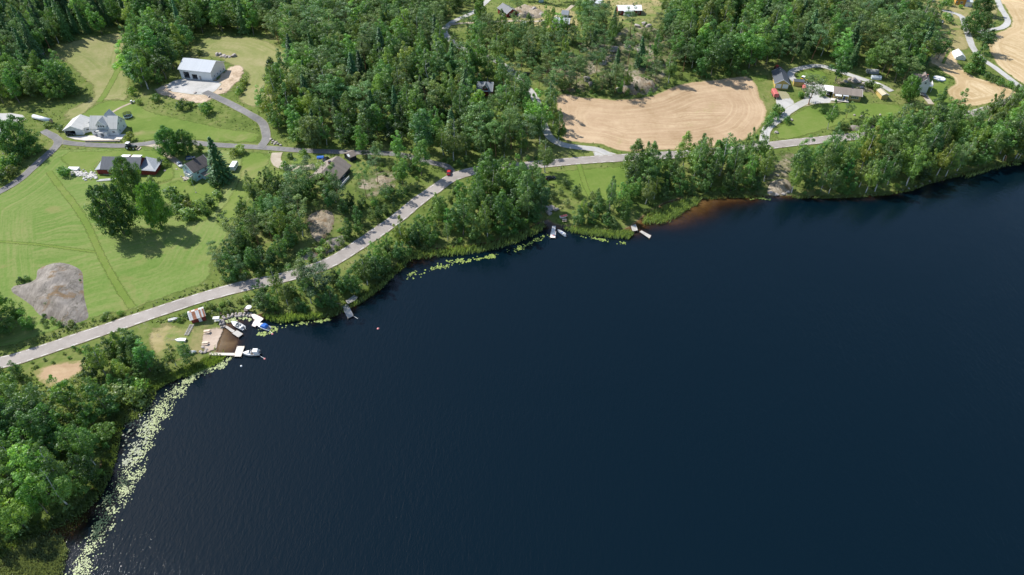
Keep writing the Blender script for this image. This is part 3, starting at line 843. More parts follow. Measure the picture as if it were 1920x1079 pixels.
KINDS = {
    # kind: (crown fn, base height, variants, trunk radius, bark, leaf material, tints [(word, rgb)], word, limbs)
    'birch_tree': (crown_birch, 18.0, 8, 0.21, 'birch', 'leaf', [('light green', (0.197, 0.312, 0.070)), ('mid green', (0.153, 0.261, 0.057)), ('greyish green', (0.177, 0.266, 0.086)), ('yellowish green', (0.237, 0.315, 0.064))], 'birch', 6),
    'aspen_tree': (crown_aspen, 18.5, 5, 0.19, 'grey', 'leaf', [('fresh green', (0.157, 0.296, 0.067)), ('mid green', (0.125, 0.245, 0.054)), ('bluish green', (0.133, 0.248, 0.075)), ('bright green', (0.181, 0.331, 0.064))], 'aspen', 6),
    'alder_tree': (crown_alder, 12.0, 5, 0.15, 'grey', 'leaf', [('deep green', (0.096, 0.199, 0.043)), ('mid green', (0.125, 0.241, 0.054)), ('fresh green', (0.166, 0.296, 0.064)), ('dark green', (0.081, 0.169, 0.041))], 'alder', 6),
    'pine_tree': (crown_pine, 17.5, 6, 0.19, 'pine', 'needle', [('grey green', (0.150, 0.237, 0.088)), ('dull green', (0.129, 0.214, 0.065)), ('olive green', (0.172, 0.247, 0.070))], 'pine', 8),
    'spruce_tree': (crown_spruce, 18.5, 5, 0.20, 'spruce', 'needle', [('dark green', (0.085, 0.187, 0.055)), ('deep green', (0.111, 0.227, 0.065)), ('bluish green', (0.115, 0.222, 0.086))], 'spruce', 0),
    'broad_tree': (crown_broad, 14.0, 4, 0.40, 'grey', 'leaf', [('deep green', (0.101, 0.207, 0.041)), ('mid green', (0.133, 0.253, 0.054)), ('silvery', (0.302, 0.394, 0.167))], 'broadleaf tree', 9),
    'bush': (crown_bush, 2.6, 6, 0.05, 'grey', 'leaf', [('fresh green', (0.174, 0.302, 0.059)), ('mid green', (0.133, 0.245, 0.054)), ('pale green', (0.226, 0.312, 0.095)), ('olive green', (0.194, 0.253, 0.059))], 'bush', 0),
    'juniper_bush': (crown_juniper, 4.5, 4, 0.08, 'spruce', 'needle', [('dull green', (0.116, 0.187, 0.057)), ('olive green', (0.161, 0.212, 0.067)), ('deep green', (0.085, 0.153, 0.048))], 'juniper', 0),
}
PROTO = {}
def proto(kind):
    if kind in PROTO: return PROTO[kind]
    fn, Ht, nv, tr, bark, lm, tints, w, limbs = KINDS[kind]
    out = []
    for v in range(nv):
        rng = np.random.default_rng(sum(map(ord, kind)) * 31 + v)
        hh = Ht * rng.uniform(0.92, 1.08)
        V, F, tone = fn(rng, hh)
        if kind in ('birch_tree', 'aspen_tree', 'pine_tree', 'alder_tree'):    # the stem sways a little
            ph, am = rng.random() * 6.283, rng.uniform(0, 0.05) * hh
            k = (V[:, 2] / hh) ** 2
            V = V + np.stack([np.cos(ph) * am * k, np.sin(ph) * am * k, 0 * k], 1)
        cm = npmesh('crown', V, F, M[lm], {'tone': tone})
        tm = None
        if kind not in ('bush', 'juniper_bush'):
            tm = trunk_mesh('trunk', hh * 0.9, tr, BARK[bark], rng, limbs, 0, 0.35 if kind != 'pine_tree' else 0.4, 0.10 if kind != 'broad_tree' else 0.22)
        out.append((cm, tm, hh))
    PROTO[kind] = out
    return out

LANDMARKS = [('by the white hall', 330, 120), ('behind the white hall', 460, 60), ('beside the white house', 250, 225), ('by the red barn', 215, 330), ('by the pale blue house', 385, 335),
    ('in the blue house garden', 350, 390), ('by the knoll house', 640, 330), ('on the knoll slope', 560, 420), ('over the road cutting', 500, 470), ('by the road junction', 830, 310), ('on the wooded point', 900, 400),
    ('above the reed bay', 830, 450), ('by the lone grey jetty', 640, 550), ('between road and marina', 530, 560), ('by the rusty boathouse', 400, 590), ('behind the bathing lawn', 330, 690), ('by the bathing lawn entrance', 240, 650),
    ('by the small stubble plot', 110, 710), ('above the lily pads', 190, 800), ('in the shaded lakeside wood', 90, 860), ('at the reedy corner', 60, 1000), ('beside the big bare rock', 40, 610), ('along the farm lane', 50, 290),
    ('beside the silver tube', 40, 240), ('left of the striped hayfield', 80, 170), ('in the forest above the hayfield', 110, 50), ('at the hayfield top', 190, 40), ('between hayfield and hall', 285, 100),
    ('in the upper forest', 600, 50), ('deep in the middle forest', 620, 130), ('at the forest edge by the drive', 520, 210), ('in the wood above the lane', 640, 260), ('in the middle forest front', 760, 240), ('in the forest centre', 760, 120),
    ('above the gravel bend', 870, 60), ('by the dark roofed house', 910, 200), ('beside the gravel road', 1000, 230), ('by the gravel road mouth', 1060, 260), ('by the red cottages', 1000, 40), ('on the rocky slope', 1150, 110),
    ('by the white roofed house', 1190, 30), ('left of the rocky slope', 1040, 120), ('above the stubble field', 1300, 130), ('in the far right forest', 1400, 50), ('behind the yellow garage', 1480, 110), ('in the wood above the bungalow', 1600, 90),
    ('by the yellow bungalow', 1600, 200), ('by the brown roofed white house', 1710, 170), ('by the striped stubble', 1750, 100), ('by the orange house', 1820, 30), ('along the gravel lane', 1840, 110), ('on the shore lawn', 1090, 360),
    ('by the rowing boat landing', 1070, 405), ('by the grey pier', 1170, 410), ('in the roadside shore strip', 1250, 340), ('right of the brown shallows', 1380, 345), ('by the rocky shore gap', 1460, 340), ('at the start of the lakeside birchwood', 1540, 340),
    ('in the middle of the lakeside birchwood', 1660, 320), ('near the lakeside birchwood end', 1780, 290), ('at the far lakeside birchwood', 1880, 260), ('on the bank above the road', 1640, 230), ('by the lane hedge', 450, 280)]
LM = np.array([(a, b) for _, a, b in LANDMARKS], dtype=float)
PLANTS = []       # dicts
def plant(kind, x, y, size, tint=None, label=None, cat=None, grp=None, lean=None, wide=1.0, drop=0.0):
    PLANTS.append(dict(kind=kind, x=x, y=y, size=size, tint=tint, label=label, cat=cat, grp=grp, lean=lean, wide=wide, drop=drop))

def at(kind, px, py, size, tint=None, label=None, wide=1.0, cat=None):
    p = g1(px, py)
    plant(kind, p.x, p.y, size, tint, label, cat, None, None, wide)

KEEP = []         # circles (x, y, r) kept free of trees
def keep(px, py, r):
    p = g1(px, py)
    KEEP.append((p.x, p.y, r))

def scatter(px, mix, spacing, rng_seed, size=(0.75, 1.2), road_gap=3.6, tints=None, fields=True, prob=1.0, wide=(0.85, 1.2), wet=0.8):
    """dart throwing inside a polygon; mix {kind: weight}; sizes are factors of the kind's height"""
    rng = np.random.default_rng(rng_seed)
    B = G(px)[:, :2]
    x0, y0 = B.min(0); x1, y1 = B.max(0)
    n = int((x1 - x0) * (y1 - y0) / spacing ** 2 * 7) + 40
    C = np.stack([rng.uniform(x0, x1, n), rng.uniform(y0, y1, n)], 1)
    C = C[inside(C, B)]
    C = C[shore_sd(C) > wet] if len(C) else C
    for rc, w in ROADS:
        if len(C) and w > 2.5: C = C[seg_dist(C, rc[:-1], rc[1:]) > w / 2 + road_gap * 0.5]
    if fields:
        for nm in ('hayfield', 'stubble_field', 'meadow', 'lawn', 'gravel_yard', 'terrace', 'beach', 'dry_yard'):
            for poly in SHEETS.get(nm, []):
                if len(C): C = C[~inside(C, poly)]
    for x, y, r in KEEP:
        if len(C): C = C[np.hypot(C[:, 0] - x, C[:, 1] - y) > r]
    kinds = list(mix); wts = np.array([mix[k] for k in kinds], dtype=float); wts /= wts.sum()
    got = []
    old = np.array([(p['x'], p['y']) for p in PLANTS if p['kind'] not in ('bush', 'juniper_bush')] or [(1e9, 1e9)])
    for c in C:
        if got and np.min(np.hypot(*(np.array(got) - c).T)) < spacing * rng.uniform(0.8, 1.2): continue
        if np.min(np.hypot(*(old - c).T)) < spacing * 0.6: continue
        got.append(c)
        if rng.random() > prob: continue
        k = kinds[rng.choice(len(kinds), p=wts)]
        t = None
        if tints and k in tints: t = int(rng.choice(tints[k]))
        plant(k, c[0], c[1], rng.uniform(*size), t, None, None, None, None, rng.uniform(*wide))

def grow_plants():
    ORD = ['leftmost', 'second from the left', 'third from the left', 'fourth from the left', 'fifth from the left', 'sixth from the left', 'seventh from the left', 'eighth from the left', 'ninth from the left', 'tenth from the left',
           'eleventh from the left', 'twelfth from the left', 'thirteenth from the left', 'fourteenth from the left', 'fifteenth from the left', 'sixteenth from the left', 'seventeenth from the left', 'eighteenth from the left', 'nineteenth from the left', 'twentieth from the left']
    rng = np.random.default_rng(99)
    XY = np.array([(p['x'], p['y']) for p in PLANTS])
    Z = H(XY)
    PX = to_px(np.concatenate([XY, Z[:, None]], 1))
    groups, labels = {}, {}
    count = {}
    todo = []
    for i, p in enumerate(PLANTS):
        px, py = PX[i]
        Ht = KINDS[p['kind']][1] * p['size']
        top = to_px([(p['x'], p['y'], Z[i] + Ht)])[0]
        if p['label'] is None and (px < -45 or px > 1965 or py < 2 or top[1] > 1100): continue
        count.setdefault(p['kind'], []).append(i)
        todo.append(i)
    # at most 300 of a kind as objects of their own: those that show largest
    rest = []
    for k, ids in count.items():
        if len(ids) > 300:
            ids.sort(key=lambda i: -(PLANTS[i]['label'] is not None) * 1e6 - PLANTS[i]['size'] * (PX[i][1] + 597))
            rest += ids[300:]
    rs = set(rest)
    by = {}
    for i in todo:
        p = PLANTS[i]
        fn, Ht, nv, tr, bark, lm, tints, word, limbs = KINDS[p['kind']]
        if p['tint'] is None: p['tint'] = int(rng.integers(len(tints)))
        p['var'] = int(rng.integers(nv))
        if i in rs: continue
        if p['label'] is None:
            sz = p['size']
            w = 'tall' if sz > 1.08 else 'small' if sz < 0.86 else 'mid-sized'
            if p['kind'] in ('bush', 'juniper_bush'): w = 'large' if sz > 1.25 else 'small' if sz < 0.9 else 'rounded'
            d = np.hypot(LM[:, 0] - PX[i][0], (LM[:, 1] - PX[i][1]) * 1.4)
            pl = LANDMARKS[int(np.argmin(d))][0]
            p['lab0'] = f'{w} {tints[p["tint"]][0]} {word} {pl}'
            p['grp'] = f'{word} plants {pl}' if p['kind'] in ('bush', 'juniper_bush') else f'{word} trees {pl}' if word != 'broadleaf tree' else f'broadleaf trees {pl}'
            by.setdefault(p['lab0'], []).append(i)
    for lab, ids in by.items():
        ids.sort(key=lambda i: PX[i][0])
        for k, i in enumerate(ids):
            if len(ids) == 1: PLANTS[i]['label'] = lab
            elif len(ids) <= 20: PLANTS[i]['label'] = lab + ', ' + (ORD[k] if k < len(ids) - 1 else 'rightmost')
            else: PLANTS[i]['label'] = lab
    jr = np.random.default_rng(5)
    bulk = {}
    for i in todo:
        p = PLANTS[i]
        k = p['kind']
        fn, Ht, nv, tr, bark, lm, tints, word, limbs = KINDS[k]
        cm, tm, hh = proto(k)[p['var'] % nv]
        s = p['size'] * Ht / hh
        rz = jr.random() * 6.283
        cat = p['cat'] or ('bush' if k in ('bush', 'juniper_bush') else 'tree')
        base = np.array(tints[p['tint'] % len(tints)][1])
        col = base * min(1.5, max(0.5, jr.normal(0.98, 0.21))) * np.array([jr.normal(0.84, 0.08), 0.93, jr.normal(0.90, 0.09)])
        rot = (jr.normal(0, 0.03), jr.normal(0.02, 0.03), rz)
        sc = (s * p['wide'], s * p['wide'], s)
        if i in rs:
            bulk.setdefault(lm, []).append((cm, p['x'], p['y'], Z[i], rz, sc, col / base))
            continue
        if tm is None:
            o = bpy.data.objects.new(k, cm)
            COL.objects.link(o)
            o.location = (p['x'], p['y'], Z[i]); o.rotation_euler = rot; o.scale = sc
            o.color = (*col, 1)
        else:
            o = bpy.data.objects.new(k, None)
            COL.objects.link(o)
            o.location = (p['x'], p['y'], Z[i]); o.rotation_euler = rot; o.scale = sc
            c = bpy.data.objects.new('crown', cm); COL.objects.link(c); c.parent = o; c.color = (*col, 1)
            t = bpy.data.objects.new('trunk', tm); COL.objects.link(t); t.parent = o
        tag(o, p['label'], cat, p['grp'])
    for lm, L in bulk.items():
        Vs, Fs, Ts, n = [], [], [], 0
        for cm, x, y, z, rz, sc, col in L:
            nv = len(cm.vertices)
            co = np.empty(nv * 3, np.float32); cm.vertices.foreach_get('co', co); co = co.reshape(-1, 3) * np.array(sc)
            c_, s_ = math.cos(rz), math.sin(rz)
            co = np.stack([co[:, 0] * c_ - co[:, 1] * s_ + x, co[:, 0] * s_ + co[:, 1] * c_ + y, co[:, 2] + z], 1)
            tn = np.empty(nv, np.float32); cm.attributes['tone'].data.foreach_get('value', tn)
            Vs.append(co); Ts.append(np.clip(tn + (float(col[1]) - 1) * 0.6, 0, 1)); Fs.append(np.arange(nv).reshape(-1, 4) + n); n += nv
        o = link('distant_trees', npmesh('distant_trees', np.concatenate(Vs), np.concatenate(Fs), M[lm], {'tone': np.concatenate(Ts)}))
        o.color = (0.125, 0.205, 0.055, 1) if lm == 'leaf' else (0.11, 0.155, 0.06, 1)
        tag(o, 'smaller far trees filling the woods behind the others' if lm == 'leaf' else 'smaller far pines filling the woods behind the others', None, None, 'stuff')
    print('PLANTS', {k: len(v) for k, v in count.items()}, 'bulk', len(rest))
# ------------------------------------------------------------------ where the plants stand
for px, py, r in ((380, 150, 15), (200, 245, 12), (145, 250, 9), (240, 322, 19), (372, 322, 9), (641, 318, 12), (908, 178, 8), (945, 22, 8), (1051, 45, 9), (1059, 30, 5), (1180, 24, 11), (1115, 12, 6), (1460, 155, 11), (1499, 160, 5),
                  (1588, 183, 11), (1657, 183, 5), (1732, 168, 8), (1746, 32, 8), (1800, 8, 10), (1808, 104, 6), (374, 602, 5), (0, 246, 9), (1186, 430, 4), (1053, 408, 6), (652, 580, 5), (1032, 336, 4), (985, 141, 4), (842, 330, 6), (835, 345, 6), (815, 352, 5), (1050, 62, 9), (1178, 46, 13), (1000, 52, 8), (945, 38, 8), (1066, 60, 7), (1725, 182, 6), (846, 72, 6), (838, 94, 6), (852, 92, 8), (852, 106, 6), (868, 108, 8), (888, 116, 6), (910, 127, 5), (960, 158, 7), (968, 172, 6), (1006, 210, 6), (1010, 228, 6), (846, 350, 7), (862, 350, 7), (828, 358, 6), (900, 194, 8), (914, 200, 9), (925, 190, 6), (612, 345, 6), (390, 662, 5)):
    keep(px, py, r)
W_BIRCH = {'birch_tree': 7, 'aspen_tree': 2, 'alder_tree': 2}
W_MIX = {'birch_tree': 3, 'aspen_tree': 4, 'pine_tree': 2.6, 'spruce_tree': 2.0, 'alder_tree': 1.5}
W_DARK = {'spruce_tree': 6, 'aspen_tree': 2, 'pine_tree': 2, 'birch_tree': 1.5}
W_SHORE = {'alder_tree': 6, 'birch_tree': 2, 'aspen_tree': 2.0}
W_PINE = {'pine_tree': 6, 'birch_tree': 2, 'juniper_bush': 1.5, 'spruce_tree': 0.8}

# single trees one can name
at('broad_tree', 232, 438, 1.56, 0, 'big dark leafy tree alone on the meadow below the red barn', 0.66)
at('broad_tree', 256, 379, 1.42, 1, 'big leafy tree half hiding the dark barn roof', 0.58)
at('broad_tree', 304, 428, 1.45, 0, 'tall narrow dark tree right of the big meadow tree', 0.50)
at('spruce_tree', 418, 338, 1.15, 1, 'single dense dark spruce right of the pale blue house', 1.5)
at('broad_tree', 324, 292, 0.98, 0, 'bushy dark tree between lane and dirt path, larger of two', 0.85)
at('broad_tree', 353, 290, 0.85, 0, 'bushy dark tree beside the lane, smaller of two', 0.72)
at('broad_tree', 590, 272, 1.0, 2, 'silvery leaved round tree at the forest edge above the lane', 0.8)
at('aspen_tree', 192, 65, 0.95, 3, 'light green tree standing alone on the hayfield top edge')
at('birch_tree', 1022, 324, 1.05, 2, 'single airy birch at the lower roadside verge', 1.15)
at('pine_tree', 1516, 197, 0.90, 0, 'lone spreading pine at the bungalow drive', 1.7)
at('birch_tree', 1552, 243, 0.85, 1, 'slim birch on the lawn below the bungalow', 0.9)
at('pine_tree', 1586, 222, 0.5, 1, 'small dark pine at the lawn edge below the bungalow', 1.3)
at('birch_tree', 1190, 345, 1.28, 1, 'tall birch first in the shore strip right of the lawn', 1.2)
at('birch_tree', 1216, 352, 1.18, 0, 'tall birch second in the shore strip right of the lawn', 1.25)
at('birch_tree', 1348, 330, 1.3, 1, 'tallest dark crowned birch above the road near the field corner', 1.3)
at('birch_tree', 1300, 335, 1.15, 2, 'tall birch with two tops in the roadside shore strip', 1.2)
at('birch_tree', 1400, 322, 1.0, 1, 'birch at the field corner beside the drive mouth', 1.1)
for x, y, s in ((1012, 270, 1.15), (1033, 215, 1.1), (1036, 240, 1.0), (1046, 270, 0.95)):
    at('birch_tree', x, y, s, None, None, 1.1)
at('broad_tree', 42, 286, 1.18, 0, 'dense wide leafy tree inside the farm lane bend', 0.95)
at('broad_tree', 1815, 65, 0.95, 0, 'wide leafy tree arching over the gravel lane, upper one', 0.8)
at('broad_tree', 1838, 28, 1.0, 0, 'wide leafy tree beside the orange house', 0.85)
at('broad_tree', 1840, 62, 0.85, 1, 'bright leafy tree arching over the gravel lane, right one', 0.65)
at('aspen_tree', 1838, 98, 0.9, 2, 'wind swept tree leaning beside the gravel lane', 1.4)
at('alder_tree', 1826, 134, 1.25, 1, 'round leafy tree below the white tent', 1.1)
at('aspen_tree', 1566, 152, 0.95, 1, 'leafy tree between the drive loop and the bungalow', 1.3)
at('broad_tree', 1700, 190, 0.95, 0, 'dark leafy tree left of the brown roofed white house', 0.62)
at('alder_tree', 1762, 192, 0.7, 1, 'small round tree on the lawn by the striped stubble', 1.0)
at('pine_tree', 1692, 160, 0.85, 0, 'crooked pine above the brown roofed white house', 1.4)
at('aspen_tree', 1758, 112, 0.85, 1, 'leafy tree reaching over the striped stubble edge', 1.2)
at('pine_tree', 708, 345, 1.0, 0, 'pine with a bare reddish trunk right of the knoll house', 0.8)
at('pine_tree', 688, 372, 0.95, 1, 'slim pine in front of the knoll house balcony', 0.8)
at('pine_tree', 585, 362, 0.95, 0, 'pine at the drive end, left of the knoll house', 1.15)
at('pine_tree', 612, 372, 0.95, 2, 'pine before the knoll house gable', 1.15)
at('pine_tree', 640, 390, 0.85, 0, 'pine below the knoll house balcony', 1.15)
at('pine_tree', 560, 375, 0.9, 1, 'broad pine at the lawn edge on the knoll', 1.3)
at('pine_tree', 600, 566, 0.95, 0, 'leaning pine with forked pale trunk above the lone grey jetty', 1.35)
at('pine_tree', 576, 556, 0.9, 2, 'pine over the road left of the forked pine', 1.2)
at('aspen_tree', 500, 218, 0.9, 0, 'leafy tree at the forest corner by the drive', 1.1)
at('aspen_tree', 790, 330, 0.95, 1, 'tall leafy tree on the verge left of the red car', 1.1)
at('aspen_tree', 755, 345, 0.85, 3, 'leafy tree beside the stony clearing', 1.1)
at('pine_tree', 970, 30, 0.8, 0, 'pine on bare rock between the red cottages', 1.1)
at('broad_tree', 900, 38, 0.9, 1, 'big leafy tree by the parked blue and red cars', 0.6)
for x, y, s in ((1100, 62, 1.05), (1112, 75, 1.0), (1090, 48, 1.0), (1122, 58, 0.95), (1135, 70, 0.9), (1105, 90, 0.95)):
    at('pine_tree', x, y, s, None, None, 1.3)
# garden shrubs and small trees around the blue house
for k, x, y, s, t in (('bush', 325, 372, 1.8, 1), ('bush', 338, 385, 1.8, 1), ('bush', 352, 398, 1.8, 3), ('alder_tree', 354, 380, 0.5, 2), ('bush', 340, 405, 1.8, 1), ('bush', 356, 412, 1.8, 2),
                      ('alder_tree', 390, 408, 0.62, 2), ('alder_tree', 398, 390, 0.6, 2), ('bush', 376, 395, 1.8, 2), ('bush', 410, 372, 1.3, 2), ('alder_tree', 405, 355, 0.62, 2), ('bush', 360, 345, 0.9, 0), ('bush', 285, 345, 1.2, 2),
                      ('bush', 306, 312, 1.4, 1), ('bush', 290, 352, 0.9, 2), ('alder_tree', 376, 288, 0.6, 1), ('bush', 452, 287, 1.5, 2), ('bush', 440, 293, 1.3, 3), ('bush', 245, 263, 1.3, 3), ('bush', 126, 330, 1.4, 1), ('bush', 118, 325, 1.1, 1)):
    at(k, x, y, s, t)
for k, x, y, s, t in (('bush', 344, 205, 1.7, 1), ('bush', 390, 213, 2.0, 1), ('bush', 360, 200, 1.0, 0), ('bush', 295, 190, 1.4, 1), ('bush', 262, 196, 0.9, 0), ('bush', 455, 168, 1.1, 3), ('bush', 450, 178, 1.2, 1), ('bush', 458, 158, 1.2, 3),
                      ('bush', 376, 104, 1.0, 3), ('bush', 250, 178, 1.5, 0), ('bush', 60, 290, 1.6, 0), ('bush', 46, 296, 2.2, 1), ('bush', 30, 310, 1.9, 1), ('bush', 12, 322, 2.2, 0), ('bush', 24, 330, 1.8, 2), ('bush', 5, 340, 2.0, 1),
                      ('bush', 75, 285, 1.3, 0), ('bush', 115, 245, 1.0, 2), ('bush', 108, 240, 0.8, 1), ('bush', 90, 238, 1.0, 2), ('bush', 570, 293, 1.2, 1), ('bush', 545, 297, 0.9, 0), ('bush', 535, 318, 1.3, 1),
                      ('bush', 1540, 181, 1.0, 0), ('bush', 1500, 183, 1.0, 0), ('bush', 1512, 182, 0.9, 1), ('bush', 1448, 225, 1.5, 1), ('bush', 1440, 235, 1.4, 1), ('bush', 1455, 215, 1.9, 0), ('bush', 1474, 231, 1.2, 1),
                      ('bush', 1542, 212, 0.9, 0), ('bush', 1634, 165, 1.3, 1), ('bush', 1642, 172, 1.4, 3), ('bush', 1626, 163, 1.2, 1), ('bush', 1780, 44, 1.4, 0), ('bush', 1772, 36, 1.5, 1), ('bush', 1758, 52, 1.2, 1), ('bush', 1765, 18, 1.9, 1), ('bush', 1775, 10, 2.0, 1),
                      ('bush', 1800, 16, 0.9, 0), ('bush', 1815, 138, 1.9, 0), ('bush', 1835, 138, 1.5, 1), ('bush', 1850, 150, 1.3, 1), ('bush', 1862, 155, 1.2, 0), ('bush', 1875, 160, 1.3, 1), ('bush', 1890, 165, 1.3, 0), ('bush', 1905, 172, 1.2, 1),
                      ('bush', 200, 765, 1.9, 2), ('bush', 222, 752, 2.2, 2), ('bush', 255, 752, 2.2, 2), ('bush', 235, 742, 1.9, 2), ('bush', 265, 735, 1.6, 0), ('bush', 205, 742, 1.4, 0), ('bush', 40, 985, 1.7, 2)):
    at(k, x, y, s, t)
for x, y, s in ((1062, 352, 1.1), (1058, 347, 0.8), (1082, 368, 1.3), (1078, 370, 1.1), (1042, 376, 1.1), (1034, 378, 1.0), (1063, 387, 0.9), (1110, 372, 0.9), (1122, 374, 1.1), (1128, 390, 1.2), (1113, 388, 1.1), (1137, 395, 1.0), (1052, 366, 0.8)):
    at('juniper_bush', x, y, s)
for x, y, s in ((1190, 58, .45), (1205, 62, .5), (1180, 66, .5), (1220, 58, .55), (1228, 66, .5), (1238, 62, .55), (1215, 72, .5), (1190, 80, .5), (1178, 72, .5), (1232, 76, .5), (1246, 64, .5), (1240, 75, .5), (1222, 78, .5), (1252, 52, .6), (1246, 40, .6)):
    at('juniper_bush', x, y, s, 1, None, 1.9)

S = scatter
S([(-60, 1), (262, 1), (256, 30), (235, 52), (200, 50), (170, 60), (140, 70), (110, 84), (85, 108), (62, 130), (40, 142), (-60, 148)], W_DARK, 5.2, 11, (0.85, 1.3))
S([(-50, 165), (40, 160), (120, 158), (148, 168), (148, 182), (110, 188), (60, 193), (-50, 205)], {'aspen_tree': 4, 'alder_tree': 3, 'broad_tree': .6}, 5.0, 12, (0.8, 1.1))
S([(252, 45), (350, 30), (372, 60), (358, 85), (346, 108), (336, 128), (318, 146), (296, 165), (270, 174), (255, 172), (246, 150), (246, 100)], {'aspen_tree': 6, 'alder_tree': 3, 'birch_tree': 2, 'spruce_tree': .6}, 5.6, 13, (0.7, 1.28), wide=(0.95, 1.4))
S([(262, 1), (470, 1), (480, 62), (400, 60), (366, 66), (350, 45), (262, 40)], {'aspen_tree': 6, 'spruce_tree': 2, 'birch_tree': 2}, 5.6, 14, (0.7, 1.28), wide=(0.95, 1.4))
S([(470, 1), (800, 1), (815, 30), (828, 70), (700, 120), (550, 130), (540, 92), (500, 72), (475, 66)], {'aspen_tree': 6, 'pine_tree': 4, 'birch_tree': 2, 'spruce_tree': 1}, 5.8, 15, (0.7, 1.28), wide=(0.95, 1.4))
S([(800, 1), (900, 1), (878, 18), (845, 35), (825, 52)], {'alder_tree': 3, 'aspen_tree': 3}, 4.5, 16, (0.5, 0.8))
S([(550, 130), (700, 120), (830, 72), (880, 105), (900, 150), (890, 200), (780, 240), (600, 230), (505, 215), (512, 190), (540, 160)], W_MIX, 6.0, 17, (0.7, 1.28), wide=(0.95, 1.4))
S([(505, 215), (600, 230), (780, 240), (890, 215), (900, 235), (900, 290), (850, 303), (800, 290), (745, 278), (640, 276), (560, 268), (515, 238)], {'birch_tree': 4, 'aspen_tree': 4, 'alder_tree': 3, 'spruce_tree': 1.2, 'pine_tree': .8}, 5.9, 18, (0.7, 1.28), wide=(0.95, 1.4))
S([(880, 105), (950, 132), (985, 165), (1006, 200), (1014, 235), (1024, 265), (1000, 290), (960, 302), (900, 300), (895, 240), (950, 215), (940, 180), (900, 160)], {'birch_tree': 5, 'pine_tree': 3, 'aspen_tree': 2}, 5.4, 19, (0.7, 1.28))
S([(560, 276), (640, 280), (735, 283), (765, 288), (800, 300), (770, 325), (735, 308), (700, 300), (660, 292), (640, 288), (580, 292)], {'alder_tree': 5, 'aspen_tree': 2, 'spruce_tree': .6}, 5.5, 20, (0.6, 1.0), 2.5)
S([(870, 62), (960, 58), (1080, 62), (1085, 85), (1040, 110), (1005, 150), (985, 150), (958, 122), (920, 102), (880, 88)], {'birch_tree': 4, 'pine_tree': 3, 'alder_tree': 3, 'aspen_tree': 2}, 5.2, 21, (0.55, 1.0))
S([(1000, 165), (1040, 110), (1090, 85), (1080, 40), (1160, 45), (1270, 60), (1285, 150), (1230, 165), (1190, 180), (1100, 183), (1055, 176), (1035, 190), (1035, 250), (1016, 190)], W_PINE, 6.6, 22, (0.55, 1.0), prob=0.9)
S([(1030, 182), (1060, 172), (1140, 182), (1200, 180), (1240, 168), (1230, 150), (1180, 165), (1120, 165), (1050, 160)], {'alder_tree': 3, 'juniper_bush': 2, 'bush': 3}, 4.0, 23, (0.5, 0.85))
S([(1250, 60), (1290, 1), (1345, 1), (1350, 16), (1400, 18), (1405, 1), (1480, 1), (1500, 90), (1440, 122), (1400, 134), (1330, 146), (1292, 148), (1255, 110)], {'aspen_tree': 6, 'birch_tree': 3, 'alder_tree': 2, 'pine_tree': 1, 'spruce_tree': .8}, 5.6, 24, (0.7, 1.28), wide=(0.95, 1.4))
S([(1480, 1), (1705, 1), (1728, 40), (1748, 62), (1746, 110), (1735, 130), (1700, 150), (1660, 158), (1630, 140), (1560, 125), (1520, 118), (1500, 120), (1440, 124), (1500, 90)], {'pine_tree': 5, 'aspen_tree': 4, 'birch_tree': 2.5, 'spruce_tree': 1.2}, 5.8, 25, (0.7, 1.28), wide=(0.95, 1.4))
S([(1150, 1), (1290, 1), (1250, 60), (1235, 20)], {'alder_tree': 3, 'pine_tree': 2, 'birch_tree': 2}, 6.0, 26, (0.4, 0.8))
S([(960, 1), (1120, 1), (1110, 25), (1075, 30), (1060, 10), (1000, 8)], {'pine_tree': 3, 'birch_tree': 2, 'alder_tree': 3}, 6.0, 27, (0.5, 0.95))
# lakeside birchwood
S([(1488, 330), (1560, 312), (1620, 296), (1660, 276), (1750, 252), (1830, 234), (1925, 208), (1990, 195), (2010, 280), (1920, 298), (1878, 306), (1820, 320), (1790, 326), (1740, 340), (1700, 354), (1640, 362), (1560, 365), (1490, 365)], {'birch_tree': 7, 'aspen_tree': 3, 'alder_tree': 2, 'pine_tree': .6}, 4.9, 28, (0.7, 1.28), wide=(0.85, 1.2))
S([(1560, 240), (1610, 228), (1680, 222), (1710, 206), (1770, 204), (1800, 212), (1740, 226), (1660, 240), (1600, 250)], {'alder_tree': 3, 'bush': 5}, 3.6, 29, (0.35, 0.62))
# roadside shore strip, shore lawn edges
S([(1165, 345), (1195, 316), (1300, 306), (1430, 294), (1442, 315), (1432, 350), (1380, 360), (1290, 366), (1240, 376), (1205, 392), (1170, 404), (1130, 425), (1085, 422), (1100, 395), (1150, 385)], {'birch_tree': 4, 'alder_tree': 5, 'aspen_tree': 2}, 4.5, 30, (0.55, 1.08), wide=(0.8, 1.1))
